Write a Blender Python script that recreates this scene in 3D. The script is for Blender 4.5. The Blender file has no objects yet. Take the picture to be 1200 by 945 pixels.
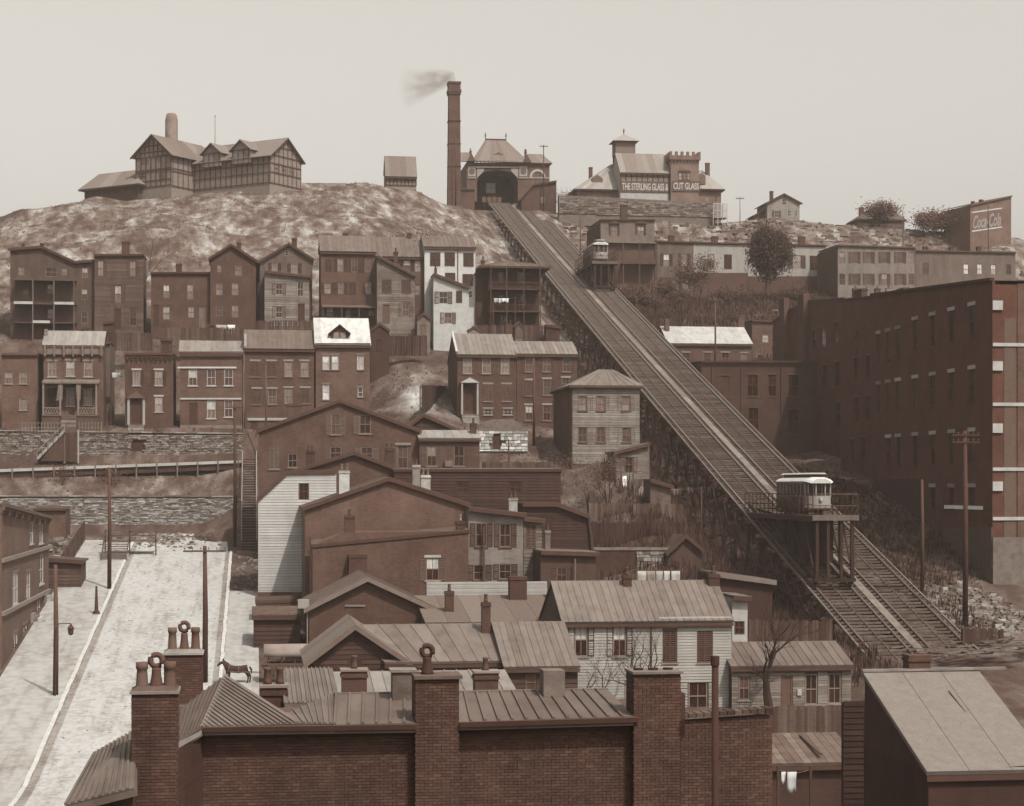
import bpy, bmesh, math, random
import numpy as np
from mathutils import Vector
from mathutils.geometry import tessellate_polygon
random.seed(7)
R = math.radians
SC = bpy.context.scene
COL = SC.collection

# ------------------------------------------------------------------ camera
# world axes follow the street grid (x along the house fronts, y up the hill)
F = 2230.0            # focal length in photo pixels (1200 wide)
HZ = 570.0            # horizon row of the level, raised-front plate camera
TH = math.atan(302 / F)
CZ = 40.0
cam_d = bpy.data.cameras.new('camera')
cam = bpy.data.objects.new('camera', cam_d)
COL.objects.link(cam)
cam.location = (0, 0, CZ)
cam.rotation_euler = (R(90), 0, -TH)
cam_d.sensor_width = 36
cam_d.lens = 36 * F / 1200
cam_d.shift_y = (HZ - 472.5) / 1200
cam_d.clip_start = 0.5
cam_d.clip_end = 6000
SC.camera = cam
SC.render.resolution_x, SC.render.resolution_y = 1024, 806

# ------------------------------------------------------------------ light
SUN_AZ, SUN_EL = R(28), R(56)     # right of straight behind the camera
to_sun = Vector((math.sin(SUN_AZ) * math.cos(SUN_EL), -math.cos(SUN_AZ) * math.cos(SUN_EL), math.sin(SUN_EL)))
sd = bpy.data.lights.new('sun', 'SUN')
sd.energy = 3.5
sd.angle = R(1.2)
sd.color = (1.0, 0.965, 0.91)
sun = bpy.data.objects.new('sun', sd)
COL.objects.link(sun)
sun.location = (60, -80, 160)
sun.rotation_euler = to_sun.to_track_quat('Z', 'Y').to_euler()
world = bpy.data.worlds.new('World')
SC.world = world
world.use_nodes = True
wn = world.node_tree
wn.nodes.clear()
sky = wn.nodes.new('ShaderNodeTexSky')
sky.sky_type = 'NISHITA'
sky.sun_disc = False
sky.sun_elevation = SUN_EL
sky.sun_rotation = math.atan2(to_sun.x, to_sun.y)
sky.air_density = 1.0
sky.dust_density = 6.0
sky.ozone_density = 1.0
sky.altitude = 200
hs = wn.nodes.new('ShaderNodeHueSaturation')
hs.inputs['Saturation'].default_value = 0.0     # the plate records no colour
tint = wn.nodes.new('ShaderNodeMix')
tint.data_type = 'RGBA'
tint.blend_type = 'MULTIPLY'
tint.inputs['Factor'].default_value = 1.0
tint.inputs[7].default_value = (1.0, 0.965, 0.895, 1)
bg = wn.nodes.new('ShaderNodeBackground')
bg.inputs['Strength'].default_value = 0.14
wo = wn.nodes.new('ShaderNodeOutputWorld')
wn.links.new(sky.outputs[0], hs.inputs['Color'])
wn.links.new(hs.outputs[0], tint.inputs[6])
wn.links.new(tint.outputs[2], bg.inputs['Color'])
wn.links.new(bg.outputs[0], wo.inputs['Surface'])
SC.view_settings.view_transform = 'Standard'
SC.view_settings.look = 'None'
SC.view_settings.gamma = 1.0
SC.view_settings.exposure = 0.5
SC.cycles.use_denoising = True
SC.cycles.max_bounces = 5
SC.cycles.diffuse_bounces = 3
SC.cycles.glossy_bounces = 2
SC.cycles.transmission_bounces = 2
SC.cycles.transparent_max_bounces = 6
SC.cycles.volume_bounces = 0

# ------------------------------------------------------------------ pixel <-> place
_s, _c = math.sin(TH), math.cos(TH)
def ray(px, py):
    a = (px - 600) / F
    return _s + a * _c, _c - a * _s, (HZ - py) / F
def at(px, py, Y):
    dx, dy, dz = ray(px, py)
    t = Y / dy
    return Vector((t * dx, Y, CZ + t * dz))
def atX(px, py, X):
    dx, dy, dz = ray(px, py)
    t = X / dx
    return Vector((X, t * dy, CZ + t * dz))
def proj(X, Y, Z):
    f_, r_ = X * _s + Y * _c, X * _c - Y * _s
    return 600 + F * r_ / f_, HZ - F * (Z - CZ) / f_

# ------------------------------------------------------------------ sepia materials
# tone curve of the toned print, as linear colours: darks reddish brown, lights nearly neutral
_SEP = [(.0, (.0, .0, .0)), (.022, (.0465, .0165, .0095)), (.046, (.084, .037, .025)), (.058, (.098, .048, .034)), (.105, (.162, .092, .068)), (.132, (.198, .119, .088)),
        (.285, (.350, .272, .228)), (.60, (.645, .595, .540)), (.9, (.92, .90, .87))]
def _tone(v):
    for (a, ca), (b, cb) in zip(_SEP, _SEP[1:]):
        if v <= b:
            k = (v - a) / (b - a)
            return tuple(x + (y - x) * k for x, y in zip(ca, cb))
    return (.92, .90, .87)
def sep(v, m=3.2):               # m: how brightly such a surface usually stands in the light
    c = _tone(min(max(v, .004) * m, .9))
    lum = .2126 * c[0] + .7152 * c[1] + .0722 * c[2]
    return tuple(min(x * v / lum, .92) for x in c) + (1,)
MATS = {}
def new_mat(key):
    m = bpy.data.materials.new(key)
    m.use_nodes = True
    nt = m.node_tree
    bs = nt.nodes['Principled BSDF']
    bs.inputs['Specular IOR Level'].default_value = 0.25
    bs.inputs['Roughness'].default_value = 0.85
    return m, nt, bs
def N(nt, typ, **kw):
    n = nt.nodes.new(typ)
    for k, v in kw.items():
        if hasattr(n, k):
            setattr(n, k, v)
        else:
            n.inputs[k.replace('_', ' ')].default_value = v
    return n
def coords(nt, swz=None):
    g = N(nt, 'ShaderNodeNewGeometry')
    return g.outputs['Position']
def ramp(nt, stops):
    r = nt.nodes.new('ShaderNodeValToRGB')
    e = r.color_ramp.elements
    while len(e) < len(stops):
        e.new(0.5)
    for el, (p, c) in zip(e, stops):
        el.position = p
        el.color = c
    return r
def mixc(nt, fac, a, b, blend='MIX'):
    m = nt.nodes.new('ShaderNodeMix')
    m.data_type = 'RGBA'
    m.blend_type = blend
    for s, i in ((fac, 0), (a, 6), (b, 7)):
        if isinstance(s, (int, float)):
            m.inputs[i].default_value = s
        elif isinstance(s, tuple):
            m.inputs[i].default_value = s
        else:
            nt.links.new(s, m.inputs[i])
    return m.outputs[2]
def math_n(nt, op, a, b=None):
    m = nt.nodes.new('ShaderNodeMath')
    m.operation = op
    for s, i in ((a, 0), (b, 1)):
        if s is None:
            continue
        if isinstance(s, (int, float)):
            m.inputs[i].default_value = s
        else:
            nt.links.new(s, m.inputs[i])
    return m.outputs[0]
def noise(nt, vec, scale, detail=4, rough=.6):
    n = nt.nodes.new('ShaderNodeTexNoise')
    n.inputs['Scale'].default_value = scale
    n.inputs['Detail'].default_value = detail
    n.inputs['Roughness'].default_value = rough
    nt.links.new(vec, n.inputs['Vector'])
    return n.outputs['Fac']
def mapped(nt, vec, scale):
    m = nt.nodes.new('ShaderNodeMapping')
    m.inputs['Scale'].default_value = scale
    nt.links.new(vec, m.inputs['Vector'])
    return m.outputs[0]
def bump(nt, bs, h, strength=.4, dist=.02):
    b = nt.nodes.new('ShaderNodeBump')
    b.inputs['Strength'].default_value = strength
    b.inputs['Distance'].default_value = dist
    nt.links.new(h, b.inputs['Height'])
    nt.links.new(b.outputs[0], bs.inputs['Normal'])

ALB = .455      # displayed tone -> albedo
def mat(kind, v=0.1, spread=.30):
    key = '%s_%03d' % (kind, round(v * 1000))
    if key in MATS:
        return MATS[key]
    m, nt, bs = new_mat(key)
    kk = ALB * {'tin': .95, 'shingle': .9, 'bricks': 1.15, 'stone': 1.0}.get(kind, 1.0)
    mm = {'tin': 3.3, 'shingle': 3.2, 'stone': 2.8, 'felt': 3.2, 'timber': 3.0 if v > .12 else 1.5, 'board': 2.1 if v < .1 else 2.7, 'redbrick': .6, 'iron': 3.2}.get(kind, 1.75)
    if kind == 'paint' and v > .12:
        mm = 2.8 if v > .3 else 2.4
    if v > .3:
        kk = kk + (1.05 - kk) * min(1, (v - .3) / .3)
    def sh(k):
        return sep(min(v * kk * k, .9), mm)
    pos = coords(nt)
    big = noise(nt, pos, .35, 4, .65)
    fine = noise(nt, pos, 6.0, 3, .6)
    if kind in ('brick', 'redbrick'):
        # courses and bricks from world height and run along the wall
        sx = nt.nodes.new('ShaderNodeSeparateXYZ')
        nt.links.new(pos, sx.inputs[0])
        cm = nt.nodes.new('ShaderNodeCombineXYZ')
        nt.links.new(math_n(nt, 'ADD', sx.outputs[0], sx.outputs[1]), cm.inputs[0])
        nt.links.new(sx.outputs[2], cm.inputs[1])
        br = nt.nodes.new('ShaderNodeTexBrick')
        br.inputs['Scale'].default_value = 1.0
        br.inputs['Brick Width'].default_value = .42
        br.inputs['Row Height'].default_value = .15
        br.inputs['Mortar Size'].default_value = .018
        br.inputs['Mortar Smooth'].default_value = .3
        br.inputs['Bias'].default_value = .1
        br.inputs['Color1'].default_value = sh(.78)
        br.inputs['Color2'].default_value = sh(1.15)
        br.inputs['Mortar'].default_value = sh(1.35)
        nt.links.new(cm.outputs[0], br.inputs['Vector'])
        r = ramp(nt, [(.3, sh(.45)), (.5, sh(1.0)), (.7, sh(1.6))])
        nt.links.new(big, r.inputs[0])
        col = mixc(nt, .5, br.outputs['Color'], r.outputs[0])
        r2 = ramp(nt, [(.3, (.72, .72, .72, 1)), (.7, (1.15, 1.15, 1.15, 1))])
        nt.links.new(noise(nt, mapped(nt, pos, (1.6, 1.6, .25)), 1.3, 3), r2.inputs[0])
        col = mixc(nt, .4, col, r2.outputs[0], 'MULTIPLY')
        r3 = ramp(nt, [(.3, (.7, .7, .7, 1)), (.7, (1.3, 1.3, 1.3, 1))])
        nt.links.new(noise(nt, mapped(nt, pos, (1, 1, 2.2)), 2.4, 6, .7), r3.inputs[0])
        col = mixc(nt, .7, col, r3.outputs[0], 'MULTIPLY')
        nt.links.new(col, bs.inputs['Base Color'])
        bump(nt, bs, br.outputs['Fac'], -.35, .012)
    elif kind in ('bricks',):       # single real bricks
        g = N(nt, 'ShaderNodeNewGeometry')
        oi = N(nt, 'ShaderNodeObjectInfo')
        f = math_n(nt, 'FRACT', math_n(nt, 'ADD', g.outputs['Random Per Island'], oi.outputs['Random']))
        r = ramp(nt, [(0, sh(.75)), (.5, sh(1.0)), (.85, sh(1.12)), (1, sh(1.4))])
        nt.links.new(f, r.inputs[0])
        r2 = ramp(nt, [(.3, (.6, .6, .6, 1)), (.7, (1.25, 1.25, 1.25, 1))])
        nt.links.new(noise(nt, mapped(nt, pos, (1, 1, .5)), .9, 5), r2.inputs[0])
        nt.links.new(mixc(nt, .9, r.outputs[0], r2.outputs[0], 'MULTIPLY'), bs.inputs['Base Color'])
        bump(nt, bs, noise(nt, pos, 60, 3), .5, .004)
    elif kind == 'stone':
        g = N(nt, 'ShaderNodeNewGeometry')
        oi = N(nt, 'ShaderNodeObjectInfo')
        f = math_n(nt, 'FRACT', math_n(nt, 'ADD', g.outputs['Random Per Island'], oi.outputs['Random']))
        r = ramp(nt, [(0, sh(.45)), (.5, sh(.95)), (1, sh(1.7))])
        nt.links.new(f, r.inputs[0])
        r2 = ramp(nt, [(.3, (.6, .6, .6, 1)), (.7, (1.2, 1.2, 1.2, 1))])
        nt.links.new(noise(nt, pos, 1.6, 5), r2.inputs[0])
        nt.links.new(mixc(nt, .8, r.outputs[0], r2.outputs[0], 'MULTIPLY'), bs.inputs['Base Color'])
        bump(nt, bs, fine, .6, .03)
    elif kind in ('board', 'timber'):
        oi = N(nt, 'ShaderNodeObjectInfo')
        r0 = ramp(nt, [(0, sh(.72)), (.6, sh(1.0)), (1, sh(1.2))] if v < .34 else [(0, sh(.9)), (.6, sh(1.0)), (1, sh(1.06))])
        nt.links.new(oi.outputs['Random'], r0.inputs[0])
        st = noise(nt, mapped(nt, pos, (1.0, 1.0, 7.0) if kind == 'board' else (3, .4, 3)), 1.2, 5)
        r = ramp(nt, [(.25, (.55, .55, .55, 1)), (.5, (.95, .95, .95, 1)), (.75, (1.2, 1.2, 1.2, 1))])
        nt.links.new(st, r.inputs[0])
        col = mixc(nt, .75 if v < .34 else .3, r0.outputs[0], r.outputs[0], 'MULTIPLY')
        r2 = ramp(nt, [(.35, (.68, .66, .64, 1)), (.6, (1.05, 1.05, 1.05, 1))])
        nt.links.new(noise(nt, mapped(nt, pos, (1.2, 1.2, .35)), .8, 5), r2.inputs[0])
        nt.links.new(mixc(nt, .8 if v < .34 else .3, col, r2.outputs[0], 'MULTIPLY'), bs.inputs['Base Color'])
    elif kind == 'iron':
        bs.inputs['Roughness'].default_value = .35
        bs.inputs['Specular IOR Level'].default_value = .9
        bs.inputs['Base Color'].default_value = sh(1.0)
    elif kind == 'felt':             # pebbled roofing felt
        r2 = ramp(nt, [(.3, sh(.62)), (.45, sh(.9)), (.55, sh(1.05)), (.7, sh(1.35))])
        nt.links.new(math_n(nt, 'ADD', math_n(nt, 'MULTIPLY', noise(nt, pos, 2.2, 6, .75), .5), math_n(nt, 'MULTIPLY', noise(nt, pos, 11, 5, .8), .5)), r2.inputs[0])
        nt.links.new(r2.outputs[0], bs.inputs['Base Color'])
        bump(nt, bs, noise(nt, pos, 14, 5, .8), .9, .05)
    elif kind == 'tin':
        bs.inputs['Roughness'].default_value = .62
        oi = N(nt, 'ShaderNodeObjectInfo')
        r0 = ramp(nt, [(0, sh(.84)), (.5, sh(1.0)), (1, sh(1.12))])
        nt.links.new(oi.outputs['Random'], r0.inputs[0])
        r2 = ramp(nt, [(.3, (.62, .58, .56, 1)), (.55, (1, 1, 1, 1)), (.75, (1.12, 1.12, 1.12, 1))])
        nt.links.new(noise(nt, mapped(nt, pos, (1.2, .5, 1.2)), .9, 6, .7), r2.inputs[0])
        nt.links.new(mixc(nt, .85, r0.outputs[0], r2.outputs[0], 'MULTIPLY'), bs.inputs['Base Color'])
    elif kind == 'shingle':
        oi = N(nt, 'ShaderNodeObjectInfo')
        r0 = ramp(nt, [(0, sh(.8)), (.5, sh(1.0)), (1, sh(1.2))])
        nt.links.new(oi.outputs['Random'], r0.inputs[0])
        r2 = ramp(nt, [(.3, (.6, .58, .56, 1)), (.5, (1, 1, 1, 1)), (.72, (1.25, 1.25, 1.25, 1))])
        nt.links.new(noise(nt, pos, 3.5, 7, .75), r2.inputs[0])
        nt.links.new(mixc(nt, .9, r0.outputs[0], r2.outputs[0], 'MULTIPLY'), bs.inputs['Base Color'])
        bump(nt, bs, noise(nt, pos, 9, 4), .5, .03)
    elif kind == 'pane':
        bs.inputs['Roughness'].default_value = .12
        bs.inputs['Specular IOR Level'].default_value = .5
        oi = N(nt, 'ShaderNodeObjectInfo')
        r0 = ramp(nt, [(0, sh(.55)), (.6, sh(1.0)), (1, sh(1.4))])
        nt.links.new(oi.outputs['Random'], r0.inputs[0])
        r2 = ramp(nt, [(.35, (.5, .5, .5, 1)), (.65, (1.2, 1.2, 1.2, 1))])
        nt.links.new(noise(nt, mapped(nt, pos, (4, 4, .8)), 1.5, 3), r2.inputs[0])
        nt.links.new(mixc(nt, .7, r0.outputs[0], r2.outputs[0], 'MULTIPLY'), bs.inputs['Base Color'])
        bump(nt, bs, noise(nt, pos, 1.5, 2), .15, .05)
    elif kind == 'leaf':
        g = N(nt, 'ShaderNodeNewGeometry')
        r = ramp(nt, [(0, sh(.4)), (.5, sh(1.0)), (1, sh(1.9))])
        nt.links.new(g.outputs['Random Per Island'], r.inputs[0])
        nt.links.new(r.outputs[0], bs.inputs['Base Color'])
    else:                            # paint, cloth, plain
        r = ramp(nt, [(.25, sh(.74)), (.5, sh(1.0)), (.75, sh(1.14))])
        nt.links.new(noise(nt, pos, 1.1, 6, .7), r.inputs[0])
        nt.links.new(r.outputs[0], bs.inputs['Base Color'])
    MATS[key] = m
    return m

# ------------------------------------------------------------------ mesh helpers
class MB:
    def __init__(self):
        self.v, self.f = [], []
    def quad(self, a, b, c, d):
        n = len(self.v)
        self.v += [tuple(a), tuple(b), tuple(c), tuple(d)]
        self.f.append((n, n + 1, n + 2, n + 3))
    def tri(self, a, b, c):
        n = len(self.v)
        self.v += [tuple(a), tuple(b), tuple(c)]
        self.f.append((n, n + 1, n + 2))
    def box(self, x0, x1, y0, y1, z0, z1):
        n = len(self.v)
        self.v += [(x0, y0, z0), (x1, y0, z0), (x1, y1, z0), (x0, y1, z0), (x0, y0, z1), (x1, y0, z1), (x1, y1, z1), (x0, y1, z1)]
        self.f += [tuple(n + i for i in q) for q in ((0, 1, 5, 4), (1, 2, 6, 5), (2, 3, 7, 6), (3, 0, 4, 7), (4, 5, 6, 7), (3, 2, 1, 0))]
        return self
    def hexa(self, p):               # 8 corners, bottom ring then top ring
        n = len(self.v)
        self.v += [tuple(q) for q in p]
        self.f += [tuple(n + i for i in q) for q in ((0, 1, 5, 4), (1, 2, 6, 5), (2, 3, 7, 6), (3, 0, 4, 7), (4, 5, 6, 7), (3, 2, 1, 0))]
        return self
    def slab(self, a, b, c, d, t):   # quad thickened along its normal
        a, b, c, d = map(Vector, (a, b, c, d))
        n = ((b - a).cross(c - a) + (c - a).cross(d - a)).normalized() * t
        return self.hexa([a - n, b - n, c - n, d - n, a, b, c, d])
    def prism(self, poly, y0, y1):   # poly of (x, z), counter-clockwise seen from -y
        n = len(self.v)
        k = len(poly)
        self.v += [(x, y0, z) for x, z in poly] + [(x, y1, z) for x, z in poly]
        self.f.append(tuple(range(n, n + k)))
        self.f.append(tuple(range(n + 2 * k - 1, n + k - 1, -1)))
        for i in range(k):
            j = (i + 1) % k
            self.f.append((n + j, n + i, n + k + i, n + k + j))
        return self
    def bar(self, a, b, w, h=None):  # square beam between two points
        h = h or w
        a, b = Vector(a), Vector(b)
        d = (b - a).normalized()
        up = Vector((0, 0, 1)) if abs(d.z) < .95 else Vector((0, 1, 0))
        s = d.cross(up).normalized() * (w / 2)
        u = s.cross(d).normalized() * (h / 2)
        return self.hexa([a - s - u, a + s - u, a + s + u, a - s + u, b - s - u, b + s - u, b + s + u, b - s + u])
    def tube(self, pts, rad, k=8, cap=True):
        n0 = len(self.v)
        m = len(pts)
        P = [Vector(p) for p in pts]
        for i, p in enumerate(P):
            d = (P[min(i + 1, m - 1)] - P[max(i - 1, 0)])
            d = d.normalized() if d.length > 1e-6 else Vector((0, 0, 1))
            up = Vector((0, 0, 1)) if abs(d.z) < .9 else Vector((1, 0, 0))
            s = d.cross(up).normalized()
            u = s.cross(d)
            r = rad[i] if isinstance(rad, (list, tuple)) else rad
            for j in range(k):
                t = 2 * math.pi * j / k
                self.v.append(tuple(p + (s * math.cos(t) + u * math.sin(t)) * r))
        for i in range(m - 1):
            for j in range(k):
                a, b = n0 + i * k + j, n0 + i * k + (j + 1) % k
                self.f.append((a, a + k, b + k, b))
        if cap:
            self.f.append(tuple(n0 + j for j in range(k)))
            self.f.append(tuple(n0 + (m - 1) * k + j for j in range(k - 1, -1, -1)))
        return self
    def lathe(self, c, prof, k=12):  # prof of (r, z)
        n0 = len(self.v)
        for r, z in prof:
            for j in range(k):
                t = 2 * math.pi * j / k
                self.v.append((c[0] + r * math.cos(t), c[1] + r * math.sin(t), c[2] + z))
        for i in range(len(prof) - 1):
            for j in range(k):
                a, b = n0 + i * k + j, n0 + i * k + (j + 1) % k
                self.f.append((a, b, b + k, a + k))
        self.f.append(tuple(n0 + j for j in range(k - 1, -1, -1)))
        self.f.append(tuple(n0 + (len(prof) - 1) * k + j for j in range(k)))
        return self
    def mesh(self, name, m, org=None, smooth=False):
        me = bpy.data.meshes.new(name)
        v = self.v if org is None else [(a - org[0], b - org[1], c - org[2]) for a, b, c in self.v]
        me.from_pydata(v, [], self.f)
        me.materials.append(m)
        if smooth:
            me.polygons.foreach_set('use_smooth', [True] * len(me.polygons))
        me.update()
        return me
    def build(self, name, m, parent=None, org=None, smooth=False):
        o = bpy.data.objects.new(name, self.mesh(name, m, org, smooth))
        COL.objects.link(o)
        o.parent = parent
        return o
def put(name, me, parent, loc=(0, 0, 0), rot=None):
    o = bpy.data.objects.new(name, me)
    COL.objects.link(o)
    o.parent = parent
    o.location = loc
    if rot:
        o.rotation_euler = rot
    return o
def tag(o, label=None, cat=None, group=None, kind=None):
    if label:
        o['label'] = label
    if cat:
        o['category'] = cat
    if group:
        o['group'] = group
    if kind:
        o['kind'] = kind
    return o
def thing(name, label, cat, loc, rz=0, group=None):
    o = bpy.data.objects.new(name, None)
    COL.objects.link(o)
    o.location = loc
    o.rotation_euler = (0, 0, rz)
    o.empty_display_size = .5
    return tag(o, label, cat, group)
def copy_tree(o, parent=None):
    c = o.copy()
    COL.objects.link(c)
    c.parent = parent
    for ch in list(o.children):
        copy_tree(ch, c)
    return c
_CACHE = {}
def cached(key, fn):
    if key not in _CACHE:
        _CACHE[key] = fn()
    return _CACHE[key]

# ------------------------------------------------------------------ terrain
def S(*p):
    return np.array(p, float).T
def plane_z(y):
    return -35 + .1142 * y if y > 130 else -20.15 - (130 - y) * .02
LOW = [(-200, -26.8), (0, -22.8), (130, -20.15)]
ST = [
    (-140, S(*LOW, (250, -6.5), (258, -2), (264, 3), (270, 7), (302, 18), (395, 40), (430, 40), (560, 30), (1000, 10))),
    (-60, S(*LOW, (250, -6.5), (255.4, -6.2), (257.6, -1.4), (262.2, .9), (265.5, 2.5), (267.6, 3.4), (269.6, 7.9), (285, 10), (302, 22), (312, 25), (340, 34), (395, 51), (420, 52), (560, 44), (1000, 10))),
    (-45, S(*LOW, (250, -6.5), (255.4, -6.2), (257.6, -1.4), (262.2, .9), (265.5, 2.5), (267.6, 3.4), (269.6, 7.9), (285, 10), (302, 22), (312, 25), (340, 35), (390, 54), (405, 57), (430, 57), (560, 48), (1000, 10))),
    (-33, S(*LOW, (250, -6.5), (255.4, -6.2), (257.6, -1.4), (262.2, .9), (265.5, 2.5), (267.6, 3.4), (269.6, 7.9), (285, 10), (302, 22), (312, 25), (340, 36), (395, 57.5), (416, 62), (450, 63), (560, 55), (1000, 10))),
    (-8, S(*LOW, (250, -6.5), (255.4, -6.2), (257.6, -1.4), (262.2, .9), (265.5, 2.5), (267.6, 3.4), (269.6, 7.9), (285, 10), (302, 22.5), (312, 26), (350, 40), (400, 59), (420, 65.3), (470, 67), (560, 60), (1000, 10))),
    (2, S(*LOW, (245, -7), (252, -3), (263, 3.4), (267.6, 3.8), (269.6, 7.9), (285, 10), (302, 22.5), (312, 26), (350, 40), (400, 58), (424, 66.5), (470, 67), (560, 62), (1000, 10))),
    (14, S(*LOW, (232, -8.5), (250, -3), (262, 5), (270, 9), (285, 12.5), (302, 22.5), (312, 26), (350, 40), (400, 58), (427, 67.5), (470, 68), (560, 62), (1000, 10))),
    (24, S(*LOW, (215, -10), (228, -5.5), (246, 3.5), (262, 9), (287, 17.5), (302, 22.5), (312, 26.5), (350, 41), (400, 58), (428, 67.8), (470, 68), (560, 63), (1000, 10))),
    (35, S(*LOW, (200, -12.2), (215, -8), (228, -3), (246, 4.0), (262, 7.9), (280, 13), (302, 22.5), (318, 29), (350, 40), (400, 56), (428, 66), (450, 67.5), (560, 63), (1000, 10))),
    (46, S(*LOW, (185, -14.5), (203, -10), (211, -6), (214, -5.4), (226, -1.5), (237, 3.2), (262, 7), (285, 13), (305, 20), (350, 36), (400, 52), (440, 65.5), (455, 67.3), (560, 63), (1000, 10))),
    (56, S(*LOW, (150, -18), (174, -15.4), (190, -14), (210, -11), (230, -6), (250, 0), (281, 8), (315, 19), (353, 32), (396, 46.0), (440, 61.5), (456, 66.6), (560, 63), (1000, 10))),
    (67, S(*LOW, (150, -18), (172, -15.2), (184, -12.8), (196, -11), (215, -6), (232, -2), (250, 1), (290, 4), (303, 5.5), (307, 17), (330, 20.5), (355, 29), (385, 39), (398, 42), (412, 51), (432, 61.5), (445, 65.5), (560, 62), (1000, 10))),
    (78, S(*LOW, (150, -18), (184, -12.5), (194, -10.8), (215, -4.5), (232, -.5), (260, 2), (290, 4.5), (303, 6), (307, 17), (330, 20), (370, 34), (385, 39), (398, 42), (414, 51), (430, 60), (438, 63), (560, 61), (1000, 10))),
    (115, S(*LOW, (150, -18), (195, -11), (290, 14), (350, 30), (370, 36), (385, 39), (400, 43), (418, 54), (432, 61.6), (450, 62.5), (560, 58), (1000, 10))),
    (165, S(*LOW, (150, -18), (195, -11), (290, 14), (350, 30), (385, 39), (400, 43), (416, 53), (430, 60.0), (450, 61), (560, 57), (1000, 10))),
    (260, S(*LOW, (150, -18), (195, -11), (290, 14), (350, 30), (400, 40), (430, 48), (560, 48), (1000, 10))),
]
_SX = np.array([s[0] for s in ST], float)
_PH = np.random.default_rng(3).uniform(0, 6.28, (4, 4))
def lumps(x, y):                  # gullies and hummocks; none on the street or under the track
    o = 0
    for (fr, am), (a, b, c, d) in zip(((.05, 1.0), (.11, .55), (.23, .3), (.47, .16)), _PH):
        o = o + am * (np.sin(x * fr * 1.1 + a + 1.7 * np.sin(y * fr * .8 + b)) * np.sin(y * fr + c + 1.3 * np.sin(x * fr * .9 + d)))
    w = np.clip((y - 312) / 40, 0, 1) * np.clip((452 - y) / 30, 0, 1) * 1.4 + .12 * (y > 100)
    w = w * np.clip(np.abs(x - 61.5) - 5, 0, 4) / 4
    return o * np.where((x > -24) & (x < 1) & (y < 262), 0, w)
def ground(X, Y):
    X = np.atleast_1d(np.asarray(X, float))
    Y = np.atleast_1d(np.asarray(Y, float))
    prof = np.stack([np.interp(Y, s[1][0], s[1][1]) for s in ST])       # station, point
    xi = np.clip(X, _SX[0], _SX[-1] - 1e-6)
    i = np.clip(np.searchsorted(_SX, xi, side='right') - 1, 0, len(_SX) - 2)
    t = (xi - _SX[i]) / (_SX[i + 1] - _SX[i])
    t = t * t * (3 - 2 * t)
    idx = np.arange(X.size)
    return prof[i, idx] * (1 - t) + prof[i + 1, idx] * t + CZ + lumps(X, Y)
def gz(x, y):
    return float(ground(x, y)[0])

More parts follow.
